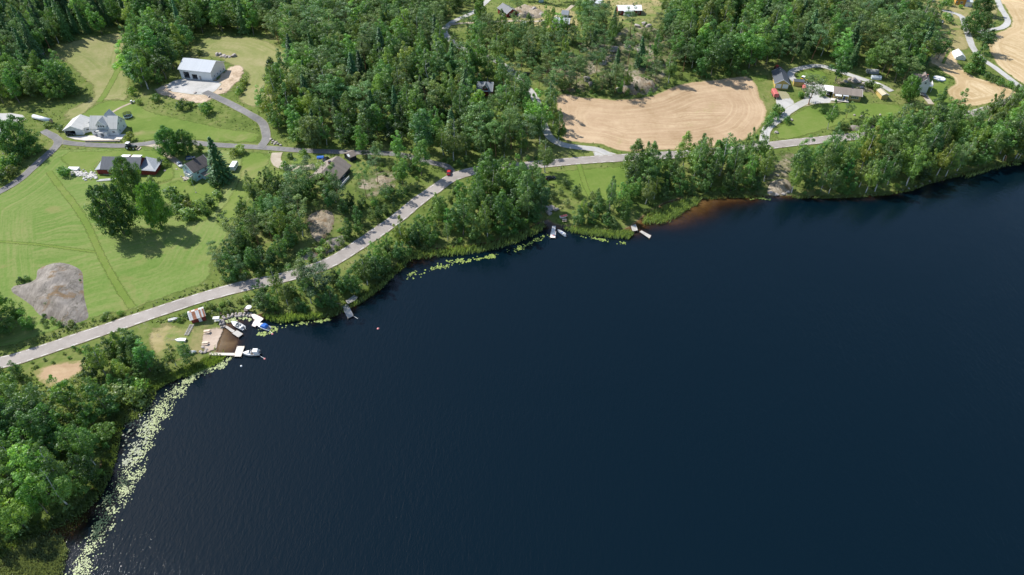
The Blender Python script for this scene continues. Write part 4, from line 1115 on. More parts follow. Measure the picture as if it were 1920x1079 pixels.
# wooded point and the belt towards the jetty
S([(892, 364), (915, 346), (940, 342), (962, 352), (1000, 378), (1018, 405), (990, 424), (950, 440), (900, 452), (860, 455), (836, 442), (852, 408)], W_SHORE, 4.6, 31, (0.8, 1.25), wide=(0.8, 1.1))
S([(835, 400), (830, 440), (855, 456), (800, 462), (770, 472), (745, 492), (715, 517), (695, 537), (655, 558), (640, 552), (672, 520), (700, 496), (735, 470), (775, 440), (805, 418)], W_SHORE, 3.7, 131, (0.5, 0.95))
S([(640, 540), (672, 506), (705, 480), (745, 450), (790, 415), (830, 385), (862, 358), (868, 366), (835, 398), (800, 420), (740, 464), (700, 492), (665, 522), (645, 548)], {'alder_tree': 6, 'bush': 3}, 3.0, 132, (0.34, 0.66), 1.6)
S([(940, 330), (1008, 325), (1030, 350), (1035, 385), (1015, 395), (965, 350)], {'alder_tree': 4, 'bush': 3, 'juniper_bush': 1}, 4.5, 32, (0.5, 0.85), tints={'bush': [0, 1]})
S([(468, 570), (490, 555), (540, 545), (620, 530), (645, 540), (655, 556), (635, 572), (600, 580), (560, 583), (500, 584)], {'alder_tree': 5, 'birch_tree': 2, 'pine_tree': .5}, 4.2, 33, (0.5, 0.88))
# the knoll
S([(560, 476), (600, 456), (645, 440), (652, 452), (630, 470), (600, 484), (570, 492)], {'bush': 3, 'juniper_bush': 1}, 2.6, 134, (0.5, 1.0), 1.5)
S([(480, 345), (520, 345), (560, 335), (600, 350), (640, 375), (640, 392), (575, 395), (572, 440), (540, 480), (500, 505), (440, 525), (408, 525), (404, 498), (430, 450), (452, 415), (472, 375)], {'pine_tree': 1.2, 'alder_tree': 5, 'birch_tree': 1, 'juniper_bush': 2, 'bush': 2.5}, 3.2, 34, (0.45, 0.95))
S([(640, 395), (700, 375), (760, 360), (800, 345), (815, 350), (770, 380), (735, 405), (700, 435), (660, 455), (635, 440)], {'alder_tree': 5, 'juniper_bush': 3, 'bush': 2, 'birch_tree': .6}, 3.2, 35, (0.4, 0.75))
S([(660, 300), (760, 305), (800, 325), (770, 350), (735, 345), (700, 320), (665, 320)], {'alder_tree': 3, 'bush': 4}, 5.0, 36, (0.45, 0.8))
# lower left
S([(-50, 585), (30, 584), (58, 598), (72, 612), (50, 630), (10, 640), (-50, 650)], {'alder_tree': 4, 'aspen_tree': 3}, 4.4, 37, (0.75, 1.1), fields=False)
S([(85, 592), (125, 612), (172, 596), (178, 602), (130, 622), (75, 612)], {'bush': 1}, 2.2, 137, (0.35, 0.7), 1.0, fields=False)
for x, y, s, t in ((104, 575, .7, 1), (124, 590, .55, 0), (96, 556, .45, 3), (88, 575, .6, 1), (137, 555, .35, 1), (112, 548, .3, 3), (150, 528, .3, 1), (40, 530, .8, 1), (52, 526, .7, 0)):
    at('bush', x, y, s, t)
S([(182, 692), (205, 668), (245, 655), (280, 664), (292, 682), (290, 696), (250, 706), (210, 716), (172, 716)], W_SHORE, 3.9, 38, (0.5, 0.85))
S([(300, 688), (350, 680), (378, 674), (384, 676), (380, 676), (350, 690), (300, 705), (275, 725), (245, 735), (250, 705)], W_SHORE, 3.8, 39, (0.45, 0.75))
S([(-60, 772), (50, 768), (100, 785), (150, 758), (200, 752), (212, 765), (208, 800), (205, 840), (190, 890), (165, 930), (130, 958), (90, 975), (40, 990), (-20, 1030), (-60, 1060)], {'alder_tree': 5, 'birch_tree': 3, 'aspen_tree': 4}, 4.3, 40, (0.7, 1.2), wide=(0.85, 1.15))
S([(165, 722), (215, 715), (250, 708), (285, 705), (250, 728), (215, 745), (180, 750)], W_SHORE, 4.0, 41, (0.35, 0.6))
S([(-50, 712), (45, 700), (62, 720), (80, 740), (60, 765), (-50, 765)], W_SHORE, 4.4, 42, (0.35, 0.75))
# alders leaning over the water's edge
def fringe(px, d0, d1, gap, seed, mix, size, tints=None):
    L = flat(px)
    C = catmull(L, False, gap)
    rng = np.random.default_rng(seed)
    ks = list(mix); w = np.array([mix[k] for k in ks], float); w /= w.sum()
    for c in C:
        for _ in range(8):
            q = c + rng.normal(0, gap * 0.35, 2) + np.array([0, rng.uniform(0, d1)])
            d = shore_sd(q[None])[0]
            if d0 < d < d1: break
        else: continue
        if any(math.hypot(q[0] - x, q[1] - y) < r for x, y, r in KEEP): continue
        plant(ks[rng.choice(len(ks), p=w)], q[0], q[1], rng.uniform(*size), None, None, None, None, None, rng.uniform(0.9, 1.25))
fringe([(-20, 1045), (40, 1003), (90, 980), (135, 962), (168, 932), (190, 890), (204, 835), (214, 785)], 0.2, 5, 3.6, 61, {'alder_tree': 3, 'bush': 4}, (0.45, 0.8))
fringe([(500, 590), (560, 590), (600, 588), (635, 578)], 0.3, 4, 3.0, 62, {'alder_tree': 2, 'bush': 4}, (0.5, 0.9))
fringe([(664, 562), (692, 545), (725, 514), (748, 497), (775, 477), (810, 468)], 0.3, 5, 3.4, 63, {'alder_tree': 5, 'bush': 2}, (0.6, 1.0))
fringe([(850, 463), (900, 460), (932, 452), (966, 440), (1000, 424)], 0.3, 4, 3.4, 64, {'alder_tree': 3, 'bush': 4}, (0.6, 1.0))
fringe([(1090, 428), (1120, 431), (1150, 432), (1170, 430)], 0.3, 4, 3.2, 65, {'alder_tree': 3, 'bush': 3}, (0.5, 0.8))
fringe([(1214, 397), (1245, 382), (1280, 371), (1345, 366), (1420, 366)], 0.3, 4, 3.4, 66, {'alder_tree': 3, 'bush': 4}, (0.5, 0.85))
fringe([(1490, 368), (1572, 369), (1625, 366), (1700, 356), (1795, 328), (1920, 300)], 0.3, 4, 4.2, 67, {'alder_tree': 2, 'birch_tree': 3, 'bush': 4}, (0.55, 0.95))
# brush along edges
S([(240, 600), (320, 573), (400, 552), (410, 556), (330, 580), (250, 606)], {'bush': 1}, 2.2, 50, (0.35, 0.6), 1.0, {'bush': [0, 1, 3]}, fields=False, prob=.6)
S([(165, 600), (235, 583), (242, 590), (180, 613)], {'bush': 1}, 2.4, 51, (0.35, 0.7), 1.0, fields=False, prob=.7)
S([(330, 600), (400, 575), (470, 560), (490, 575), (440, 585), (400, 592), (340, 606)], {'bush': 1}, 2.4, 52, (0.35, 0.8), 1.5, fields=False)
S([(60, 680), (120, 660), (200, 640), (210, 655), (140, 672), (65, 690)], {'bush': 1}, 2.4, 53, (0.3, 0.55), 1.2)
S([(410, 520), (450, 500), (500, 500), (570, 490), (610, 480), (600, 492), (500, 520), (420, 535)], {'bush': 1}, 2.6, 54, (0.5, 1.0), 1.5, {'bush': [0, 2]})
S([(820, 300), (900, 300), (960, 305), (1010, 298), (1010, 304), (900, 315), (850, 318)], {'bush': 1}, 3.2, 55, (0.4, 0.9), 2.0)
S([(1060, 180), (1200, 186), (1280, 160), (1420, 140), (1425, 136), (1290, 148), (1200, 176), (1060, 172)], {'bush': 1}, 3.6, 56, (0.4, 1.0), 1.5)
S([(1560, 250), (1640, 238), (1700, 225), (1690, 215), (1600, 232)], {'bush': 1}, 3.2, 57, (0.5, 1.1), 1.5)
grow_plants()

# low growth on the rough ground: one mass, nobody could count it
def low_growth(name, label, polys, n, rng_seed, size=(0.25, 0.7), col=(0.145, 0.205, 0.052), tall=0.8, avoid=True, wet=0.3, nq=10):
    rng = np.random.default_rng(rng_seed)
    Cs = []
    areas = []
    Bs = [G(px)[:, :2] for px in polys]
    for B in Bs:
        x, y = B[:, 0], B[:, 1]
        areas.append(abs(np.dot(x, np.roll(y, 1)) - np.dot(y, np.roll(x, 1))) / 2)
    for B, a in zip(Bs, areas):
        k = int(n * a / sum(areas) * 2.5)
        C = np.stack([rng.uniform(B[:, 0].min(), B[:, 0].max(), k), rng.uniform(B[:, 1].min(), B[:, 1].max(), k)], 1)
        Cs.append(C[inside(C, B)])
    C = np.concatenate(Cs)
    C = C[shore_sd(C) > wet]
    if avoid:
        for rc, w in ROADS: C = C[seg_dist(C, rc[:-1], rc[1:]) > w / 2 + 0.4]
        for nm in ('hayfield', 'stubble_field', 'meadow', 'lawn', 'gravel_yard', 'terrace', 'beach', 'sand_bank'):
            for poly in SHEETS.get(nm, []): C = C[~inside(C, poly)]
        for x, y, r in KEEP: C = C[np.hypot(C[:, 0] - x, C[:, 1] - y) > r * 0.8]
    C = C[rng.permutation(len(C))[:n]]
    z = H(C)
    r = rng.uniform(*size, len(C)) * (0.6 + 0.8 * np.clip(np.sin(C[:, 0] * 0.21 + 1.3 * np.sin(C[:, 1] * 0.17)) * 0.5 + 0.5, 0, 1))
    cc = np.concatenate([C, (z + r * 0.4 * tall)[:, None]], 1)
    V, F, tone = cloud(cc, np.stack([r, r, r * tall], 1), np.clip(0.5 + 0.25 * np.sin(C[:, 0] * 0.11 + C[:, 1] * 0.13) + rng.normal(0, 0.15, len(C)), 0.1, 0.95), nq, 0.42, rng, 0.6, 0.8)
    o = link(name, npmesh(name, V, F, M['leaf'], {'tone': tone}))
    o.color = (*col, 1)
    tag(o, label, None, None, 'stuff')
ALL = [(-50, 2), (1970, 2), (1970, 300), (1480, 366), (1300, 366), (1180, 428), (1040, 420), (900, 455), (760, 480), (640, 575), (500, 588), (430, 592), (300, 606), (100, 640), (-50, 700)]
low_growth('ground_cover', 'low weeds and brush over the rough ground', [ALL], 15000, 71, nq=9)
low_growth('marsh_grass', 'lush low growth on the marshy lower shore', [[(-50, 700), (60, 690), (170, 700), (300, 690), (390, 668), (300, 705), (250, 735), (220, 760), (205, 840), (160, 940), (-50, 1050)], [(180, 755), (215, 735), (262, 730), (240, 748), (225, 765), (205, 790)]], 2600, 72, (0.3, 0.7), (0.14, 0.21, 0.05))
low_growth('verge_growth', 'weedy fringe along the meadow and road edges', [[(-40, 640), (110, 622), (240, 588), (400, 530), (410, 540), (240, 597), (110, 640), (-40, 670)], [(280, 605), (470, 555), (620, 515), (640, 530), (480, 585), (300, 610)], [(600, 485), (745, 385), (840, 335), (850, 345), (700, 440), (615, 500)]], 2600, 73, (0.2, 0.5), (0.15, 0.20, 0.055))
# ------------------------------------------------------------------ building materials
P = M
P['white_wood'] = ribbed('white_boarding', (0.74, 0.75, 0.75), 0.22, 'z', 0.6, 0.05, depth=0.02)
P['red_wood'] = ribbed('red_boarding', (0.20, 0.036, 0.028), 0.25, 'x', 0.8, 0.25, depth=0.03)
P['yellow_wood'] = ribbed('yellow_boarding', (0.52, 0.385, 0.135), 0.22, 'z', 0.65, 0.08, depth=0.02)
P['orange_wood'] = ribbed('orange_boarding', (0.55, 0.27, 0.06), 0.22, 'z', 0.65, 0.08, depth=0.02)
P['blue_wood'] = ribbed('pale_blue_boarding', (0.50, 0.66, 0.73), 0.22, 'z', 0.6, 0.06, depth=0.02)
P['dark_wood'] = ribbed('dark_boarding', (0.022, 0.027, 0.040), 0.22, 'z', 0.6, 0.2, depth=0.02)
P['brown_wood'] = ribbed('brown_boarding', (0.13, 0.09, 0.065), 0.22, 'x', 0.8, 0.25, depth=0.02)
P['roof_pale'] = ribbed('pale_metal_roof', (0.46, 0.49, 0.53), 0.55, 'x', 0.75, 0.05, depth=0.05, dark=0.86)
P['roof_grey'] = ribbed('grey_tile_roof', (0.50, 0.50, 0.475), 0.4, 'x', 0.7, 0.10, depth=0.05)
P['roof_dark'] = ribbed('dark_metal_roof', (0.085, 0.095, 0.115), 0.6, 'x', 0.5, 0.10, depth=0.06)
P['roof_slate'] = ribbed('blue_grey_metal_roof', (0.21, 0.235, 0.265), 0.6, 'x', 0.5, 0.10, depth=0.06)
P['roof_brown'] = ribbed('brown_tile_roof', (0.235, 0.195, 0.175), 0.35, 'x', 0.8, 0.16, depth=0.05)
P['roof_taupe'] = ribbed('taupe_felt_roof', (0.225, 0.190, 0.163), 0.9, 'x', 0.85, 0.12, depth=0.02, dark=0.92)
P['roof_black'] = ribbed('charred_tile_roof', (0.115, 0.100, 0.095), 0.35, 'x', 0.8, 0.22, depth=0.05)
P['roof_white'] = ribbed('white_metal_roof', (0.80, 0.80, 0.79), 0.55, 'x', 0.45, 0.04, depth=0.04, dark=0.9)
P['rust'] = simple('rusty_sheet', (0.30, 0.125, 0.070), 0.75, wear=(0.42, 0.22, 0.14), vary=0.3)
P['zinc'] = simple('bare_zinc', (0.58, 0.60, 0.60), 0.45, wear=(0.42, 0.27, 0.19), vary=0.12)
P['trim'] = simple('white_trim', (0.78, 0.78, 0.77), 0.55, vary=0.04)
P['glass'] = simple('window_glass', (0.035, 0.045, 0.055), 0.06, 0.8, vary=0.3)
P['black'] = simple('black_paint', (0.015, 0.016, 0.018), 0.25, 0.6)
P['rubber'] = simple('tyre_rubber', (0.018, 0.018, 0.018), 0.85)
P['steel'] = simple('galvanised_steel', (0.55, 0.56, 0.57), 0.4, 0.5, 0.3)
P['silver'] = simple('silver_plastic', (0.62, 0.66, 0.70), 0.3, 0.5, vary=0.06)
P['stone'] = simple('foundation_stone', (0.33, 0.31, 0.29), 0.9, vary=0.3)
P['boulder'] = simple('boulder_granite', (0.38, 0.34, 0.315), 0.9, vary=0.35, scale=1.0, wear=(0.22, 0.20, 0.17))
P['brick'] = simple('chimney_brick', (0.30, 0.115, 0.075), 0.85, vary=0.25)
P['deck_grey'] = ribbed('weathered_planks', (0.42, 0.40, 0.37), 0.30, 'x', 0.85, 0.16, depth=0.03, dark=0.6)
P['deck_pale'] = ribbed('pale_planks', (0.62, 0.57, 0.50), 0.30, 'x', 0.85, 0.10, depth=0.03, dark=0.7)
P['deck_white'] = ribbed('new_planks', (0.76, 0.70, 0.66), 0.30, 'x', 0.85, 0.06, depth=0.03, dark=0.75)
P['wood'] = simple('plain_wood', (0.42, 0.30, 0.20), 0.8, vary=0.2)
P['gel'] = simple('white_gelcoat', (0.80, 0.80, 0.79), 0.25, 0.5, vary=0.03)
P['gel_grey'] = simple('grey_deck', (0.34, 0.35, 0.36), 0.6, vary=0.15)
P['canvas_blue'] = simple('blue_canvas', (0.030, 0.135, 0.48), 0.75, vary=0.12)
P['canvas_white'] = simple('white_canvas', (0.74, 0.74, 0.73), 0.8, vary=0.05)
P['red'] = simple('red_paint', (0.52, 0.028, 0.030), 0.28, 0.5, vary=0.05)
P['red_dull'] = simple('faded_red', (0.46, 0.13, 0.12), 0.6, vary=0.1)
P['blue_car'] = simple('blue_paint', (0.035, 0.075, 0.17), 0.28, 0.5, vary=0.05)
P['white_car'] = simple('white_car_paint', (0.78, 0.78, 0.78), 0.28, 0.5, vary=0.02)
P['machine'] = simple('machine_yellow', (0.70, 0.40, 0.03), 0.45, 0.4, vary=0.1)
P['green_dark'] = simple('dark_green_paint', (0.025, 0.055, 0.040), 0.4, 0.4)
P['net'] = simple('black_net', (0.025, 0.04, 0.03), 0.9)
P['teal'] = simple('teal_pad', (0.06, 0.42, 0.50), 0.6)
P['pink'] = simple('buoy_pink', (0.80, 0.30, 0.29), 0.5)
P['straw'] = simple('pale_furniture', (0.62, 0.50, 0.40), 0.85, vary=0.1)

# ------------------------------------------------------------------ buildings
_cache = {}
def win_mesh(w, h, mull):
    k = ('win', round(w, 2), round(h, 2), mull)
    if k not in _cache:
        t = 0.10
        f = MB()
        f.box((0, -0.03, h / 2 - t / 2), (w, 0.12, t)); f.box((0, -0.03, -h / 2 + t / 2), (w, 0.12, t))
        f.box((-w / 2 + t / 2, -0.03, 0), (t, 0.12, h - 2 * t)); f.box((w / 2 - t / 2, -0.03, 0), (t, 0.12, h - 2 * t))
        for i in range(1, mull):
            f.box((-w / 2 + w * i / mull, -0.03, 0), (0.07, 0.10, h - 2 * t))
        g = MB().box((0, 0.005, 0), (w - 2 * t, 0.05, h - 2 * t))
        _cache[k] = (f.mesh('window', P['trim']), g.mesh('pane', P['glass']))
    return _cache[k]

class House:
    def __init__(s, name, label, cat, A, B, W, eave, ridge, wall, roof, axis='x', over=0.45, openings=(), base=None, length=None, group=None, verge='trim', gable_over=None, thick=0.18, foot=0.9):
        pa, pb = g1(*A), g1(*B)
        d = Vector((pb.x - pa.x, pb.y - pa.y, 0))
        L = length or d.length
        u = d.normalized()
        n = Vector((-u.y, u.x, 0))
        mid = (pa + pb) / 2 if not length else pa + u * L / 2
        c = mid + n * W / 2
        zs = [hz(*(c + u * sx * L / 2 + n * sy * W / 2).xy) for sx in (-1, 1) for sy in (-1, 1)]
        s.z0 = min(zs) * 0.5 + max(zs) * 0.5
        s.yaw = math.atan2(u.y, u.x)
        s.L, s.W, s.eave, s.ridge = L, W, eave, ridge
        s.root = thing(name, label, cat, (c.x, c.y, s.z0), s.yaw, group)
        go = over * 0.8 if gable_over is None else gable_over
        t = 0.22
        mb = MB()
        # front wall, cut round its openings
        xs = sorted({-L / 2, L / 2} | {o[0] - o[2] / 2 for o in openings} | {o[0] + o[2] / 2 for o in openings})
        zz = sorted({-foot, eave} | {max(o[1], -foot) for o in openings} | {o[1] + o[3] for o in openings})
        def cell(x0, x1, z0, z1):
            mb.box(((x0 + x1) / 2, -W / 2 + t / 2, (z0 + z1) / 2), (x1 - x0, t, z1 - z0))
        for i in range(len(xs) - 1):
            for j in range(len(zz) - 1):
                cx, cz = (xs[i] + xs[i + 1]) / 2, (zz[j] + zz[j + 1]) / 2
                if any(abs(cx - o[0]) < o[2] / 2 and o[1] < cz < o[1] + o[3] for o in openings): continue
                cell(xs[i], xs[i + 1], zz[j], zz[j + 1])
        mb.box((0, W / 2 - t / 2, (eave - foot) / 2), (L, t, eave + foot))
        Wi = W - 2 * t - 0.004
        for sx in (-1, 1):
            x0 = sx * (L / 2 - t / 2)
            mb.box((x0, 0, (eave - foot) / 2), (t, Wi, eave + foot))
        if axis == 'x':
            for sx in (-1, 1):
                mb.prism([(-W / 2, eave), (W / 2, eave), (0, ridge)], 'x', sx * L / 2 - (t if sx > 0 else 0), sx * L / 2 + (t if sx < 0 else 0))
        else:
            for sy in (-1, 1):
                mb.prism([(-L / 2, eave), (L / 2, eave), (0, ridge)], 'y', sy * W / 2 - (t if sy > 0 else 0), sy * W / 2 + (t if sy < 0 else 0))
        s.wall = mb.build('wall', wall, s.root)
        if openings:
            MB().box((0, 0, -0.03), (L - 0.5, W - 0.5, 0.12)).build('floor', P['stone'], s.root)
        half = W / 2 if axis == 'x' else L / 2
        k = (ridge - eave) / half
        e = half + over
        ze = eave - over * k + 0.03
        th = thick * math.sqrt(1 + k * k)
        sec = [(-e, ze), (0, ridge + 0.03), (e, ze), (e, ze + th), (0, ridge + 0.03 + th), (-e, ze + th)]
        ln = (L if axis == 'x' else W) / 2 + go
        rb = MB()
        rb.prism(sec, 'x', -ln, ln)
        s.roof = rb.build('roof', roof, s.root)
        if axis == 'y': s.roof.rotation_euler = (0, 0, math.pi / 2)
        if verge:
            for sx in (-1, 1):
                for sy in (-1, 1):
                    q = [(0, ridge - 0.08), (0, ridge + th + 0.07), (sy * (e + 0.01), ze + th + 0.04), (sy * (e + 0.01), ze - 0.08)]
                    v = MB().prism(q, 'x', sx * (ln + 0.005), sx * (ln + 0.09)).build('bargeboard', P[verge], s.root)
                    if axis == 'y': v.rotation_euler = (0, 0, math.pi / 2)
        if base: MB().box((0, 0, -foot / 2 + 0.12), (L + 0.08, W + 0.08, foot + 0.24)).build('foundation', base, s.root)
    def face(s, face, u, z, out=0.0):
        L, W = s.L / 2, s.W / 2
        return {'front': ((u, -W - out, z), 0), 'right': ((L + out, u, z), math.pi / 2), 'back': ((-u, W + out, z), math.pi), 'left': ((-L - out, -u, z), -math.pi / 2)}[face]
    def win(s, face, u, z, w=1.0, h=1.2, mull=2):
        loc, rz = s.face(face, u, z, 0.02)
        a, b = win_mesh(w, h, mull)
        f = link('window', a, s.root, loc); f.rotation_euler = (0, 0, rz)
        link('pane', b, f)
    def door(s, face, u, w=1.0, h=2.05, mat=None, name='door', z0=0.05, handle=True):
        loc, rz = s.face(face, u, z0 + h / 2, 0.0)
        d = MB().box((0, -0.03, 0), (w, 0.1, h)).build(name, mat or P['trim'], s.root)
        d.location = loc; d.rotation_euler = (0, 0, rz)
        if handle: MB().box((w * 0.38, -0.13, -0.05), (0.12, 0.08, 0.06)).build('handle', P['steel'], d)
        return d
    def chimney(s, x, y, h=1.1, w=0.7, mat=None, cap=True):
        half = s.W / 2
        c = MB().box((x, y, s.ridge - 0.4 + h / 2), (w, w, h + 0.8)).build('chimney', mat or P['brick'], s.roof)
        if cap: MB().box((x, y, s.ridge + h + 0.06), (w + 0.16, w + 0.16, 0.1)).build('chimney_cap', P['black'], s.root)
        return c
    def block(s, name, c, d, mat, **kw):
        return MB().box(c, d, **kw).build(name, mat, s.root)
    def slab(s, name, pts, th, mat):
        """a thick sheet over four corner points"""
        a, b, c, d = [Vector(p) for p in pts]
        n = (b - a).cross(d - a).normalized() * th
        return MB().loft([[a, b, c, d], [a + n, b + n, c + n, d + n]]).build(name, mat, s.root)
    def cross_gable(s, u, w, eave, ridge, wall, roof, out=0.0, back=False, over=0.35):
        """a gabled bay standing in the middle of a slope, its ridge at right angles"""
        sg = 1 if back else -1
        y0 = sg * (s.W / 2 + out)
        MB().prism([(u - w / 2, -0.6 if out else s.eave - 0.6), (u + w / 2, -0.6 if out else s.eave - 0.6), (u + w / 2, eave), (u, ridge), (u - w / 2, eave)], 'y', y0, 0).build('gable', wall, s.root)
        k = (ridge - eave) / (w / 2)
        e = w / 2 + over
        ze = eave - over * k + 0.03
        th = 0.15 * math.sqrt(1 + k * k)
        q = [(u - e, ze), (u, ridge + 0.03), (u + e, ze), (u + e, ze + th), (u, ridge + 0.03 + th), (u - e, ze + th)]
        MB().prism(q, 'y', y0 + sg * 0.4, 0).build('gable_roof', roof, s.root)
        for sx in (-1, 1):
            MB().prism([(u, ridge - 0.08), (u, ridge + th + 0.07), (u + sx * (e + 0.01), ze + th + 0.04), (u + sx * (e + 0.01), ze - 0.08)], 'y', y0 + sg * 0.405, y0 + sg * 0.5).build('bargeboard', P['trim'], s.root)

# white hall
h = House('white_hall', 'large new white hall with pale metal roof and two open gateways', 'hall', (341.2, 147.6), (398.9, 152.2), 13.5, 4.9, 8.0, P['white_wood'], P['roof_pale'], 'x', 0.5, [(-5.6, 0, 3.4, 3.7), (-0.9, 0, 3.1, 2.7)])
h.door('front', 2.3, 1.0, 2.1, P['stone'])
for y in (-4.6, -1.6, 1.4, 4.4): h.win('right', y + 0.4, 1.7, 0.9, 1.0, 1)
h.block('inner_wall', (-3.2, 1.5, 1.7), (0.15, 9, 3.3), P['wood'])
# white house
h = House('white_house', 'white two storey house with grey roof and a gabled porch bay', 'house', (174.7, 253.9), (223.7, 254.2), 8.6, 3.5, 7.6, P['white_wood'], P['roof_grey'], 'x', 0.35)
h.cross_gable(-0.6, 4.6, 5.0, 7.5, P['white_wood'], P['roof_grey'])
h.cross_gable(0.6, 4.2, 5.4, 8.5, P['white_wood'], P['roof_grey'], 0.2, True)
for u in (-1.7, -0.6, 0.5): h.win('front', u, 4.6, 0.9, 1.1, 1)
for u in (-4.4, 4.3): h.win('front', u, 1.7, 1.3, 1.1, 2)
for u, z in ((-2.4, 1.6), (1.8, 1.6), (-1.4, 4.6), (1.3, 4.6)): h.win('right', u, z, 1.0, 1.2, 2)
h.block('porch_wall', (-2.2, -5.1, 1.2), (1.5, 1.6, 2.4), P['white_wood']); h.block('porch_wall', (1.0, -5.1, 1.2), (1.5, 1.6, 2.4), P['white_wood'])
h.block('porch_roof', (-0.6, -5.05, 2.75), (5.6, 2.0, 0.18), P['roof_grey'], taper=0.85)
h.block('canopy', (-0.6, -5.9, 2.3), (2.4, 1.4, 0.14), P['trim'])
for u in (-1.6, 0.4): MB().tube((u, -6.4, -0.2), (u, -6.4, 2.25), 0.09).build('post', P['trim'], h.root)
h.door('front', -0.6, 1.1, 2.1, P['blue_car'])
h.block('bench', (-3.9, -4.75, 0.35), (1.6, 0.5, 0.5), P['stone'])
h = House('garage', 'white garage with open front and grey roof beside the white house', 'garage', (124, 254.2), (157.4, 253.2), 10.8, 2.7, 4.6, P['white_wood'], P['roof_grey'], 'y', 0.5, [(-1.6, 0, 4.6, 2.2)])
h = House('annex', 'low white link building between garage and white house', 'outbuilding', (158.5, 250.0), (172.5, 247.0), 3.4, 2.5, 3.3, P['white_wood'], P['roof_grey'], 'x', 0.2)
h.win('front', 0.3, 1.5, 1.2, 1.0, 2)
# red barn
h = House('red_barn', 'long dark red barn with dark metal roof and a lean-to each side', 'barn', (194.5, 327.6), (265, 329.0), 9.0, 2.9, 6.1, P['red_wood'], P['roof_dark'], 'x', 0.5, base=P['stone'], verge=None)
h.win('front', -5.2, 1.9, 1.4, 0.8, 2)
h.door('front', -2.0, 1.1, 2.6, P['zinc'], 'barn_door', handle=False)
x0 = -h.L / 2
h.block('lean_to_wall', (x0 - 1.3, -0.2, 0.7), (2.6, 8.2, 2.6), P['red_wood'])
h.slab('lean_to_roof', [(x0 - 3.0, -4.8, 2.15), (x0 + 0.0, -4.8, 2.75), (x0 + 0.0, 3.9, 4.0), (x0 - 3.0, 3.9, 3.1)], 0.12, P['roof_slate'])
x1 = h.L / 2
h.block('lean_to_wall', (x1 + 3.2, -0.6, 0.85), (6.2, 7.2, 2.5), P['red_wood'])
h.slab('lean_to_roof', [(x1 + 0.02, -4.7, 2.6), (x1 + 7.2, -4.9, 2.2), (x1 + 7.2, 3.4, 2.9), (x1 + 0.02, 3.6, 4.4)], 0.12, P['roof_slate'])
for u in (-2.6, 2.2): h.slab('rear_roof', [(u - 2.1, 4.9, 2.9), (u + (2.1 if u > 0 else 1.7), 4.9, 2.9), (u + (2.1 if u > 0 else 1.7), 8.0, 2.5), (u - 2.1, 8.0, 2.5)], 0.1, P['roof_white'])
h.block('rear_wall', (-0.2, 6.2, 0.8), (8.4, 2.8, 3.2), P['red_wood'])
for y in (-3.5, 1.5): MB().tube((x0 - 3.6, y, -0.5), (x0 - 3.6, y, 3.0), 0.09).build('post', P['wood'], h.root)
MB().tube((x0 - 3.6, -3.6, 2.95), (x0 - 3.6, 1.6, 2.95), 0.08).build('beam', P['wood'], h.root)
# pale blue house
h = House('blue_house', 'pale blue two storey house with nearly black tiled roof', 'house', (347.5, 330.5), (368.8, 341.0), 8.6, 4.5, 7.3, P['blue_wood'], P['roof_black'], 'y', 0.4)
h.win('front', -0.9, 4.9, 1.5, 1.2, 3)
h.win('front', -2.0, 1.6, 1.2, 1.2, 2); h.win('front', 1.4, 1.6, 1.2, 1.2, 2)
h.block('balcony_floor', (0.6, -5.0, 2.5), (4.0, 1.6, 0.15), P['trim'])
for k in range(3): h.block('balcony_rail', ((0.6, -5.75, 3.1), (-1.35, -5.0, 3.1), (2.55, -5.0, 3.1))[k], ((4.0, 0.08, 0.9), (0.08, 1.5, 0.9), (0.08, 1.5, 0.9))[k], P['trim'])
for u in (-1.2, 2.4): MB().tube((u, -5.7, -0.4), (u, -5.7, 2.5), 0.1).build('post', P['trim'], h.root)
for u, z in ((-2.4, 3.4), (-2.4, 1.4), (1.5, 3.4)): h.win('right', u, z, 1.2, 1.2, 2)
h.block('porch_wall', (h.L / 2 + 1.2, 0.9, 0.9), (2.3, 4.2, 2.6), P['blue_wood'])
h.block('porch_roof', (h.L / 2 + 1.35, 0.9, 2.3), (2.9, 4.8, 0.14), P['roof_taupe'], ry=0.12)
h.block('stone_step', (-1.8, -5.4, 0.0), (3.2, 1.8, 0.5), P['boulder'])
h.chimney(-0.1, 0.4, 0.9, 0.8, P['black'])
for y in (-2, 0, 2): h.block('solar_panel', (-2.6, y * 1.2, 5.45), (1.5, 2.0, 0.06), P['roof_pale'], ry=-0.72)
# house on the knoll
h = House('knoll_house', 'dark blue black house with broad taupe roof among pines', 'house', (629, 351), (657, 322.5), 11.2, 2.8, 6.0, P['dark_wood'], P['roof_taupe'], 'x', 0.8, verge=None)
for u in (-3.6, 1.0): h.win('front', u, 1.6, 1.9, 1.3, 2)
h.chimney(1.4, 0.2, 0.9, 1.0)
for u, y in ((-2.0, 2.2), (-4.6, 1.0)): h.block('roof_vent', (u, y, 4.9), (0.4, 0.4, 0.5), P['black'])
h.slab('wing_roof', [(3.4, -4.9, 2.55), (9.5, -3.2, 2.6), (9.5, 0.4, 4.6), (2.0, 0.4, 5.9)], 0.16, P['roof_taupe'])
h.slab('wing_roof', [(2.0, 0.42, 5.9), (9.5, 0.42, 4.6), (9.5, 4.4, 2.7), (3.4, 4.4, 3.2)], 0.16, P['roof_taupe'])
h.block('wing_wall', (6.6, 0.2, 0.9), (4.2, 6.6, 3.6), P['dark_wood'])
h.block('terrace_deck', (-2.4, -6.3, 0.1), (7.4, 3.2, 0.2), P['deck_grey'])
for k in range(9): h.block('baluster', (-5.9 + k * 0.9, -7.9, 0.65), (0.5, 0.07, 1.0), P['trim'])
h.block('handrail', (-2.4, -7.9, 1.2), (7.4, 0.12, 0.08), P['trim'])
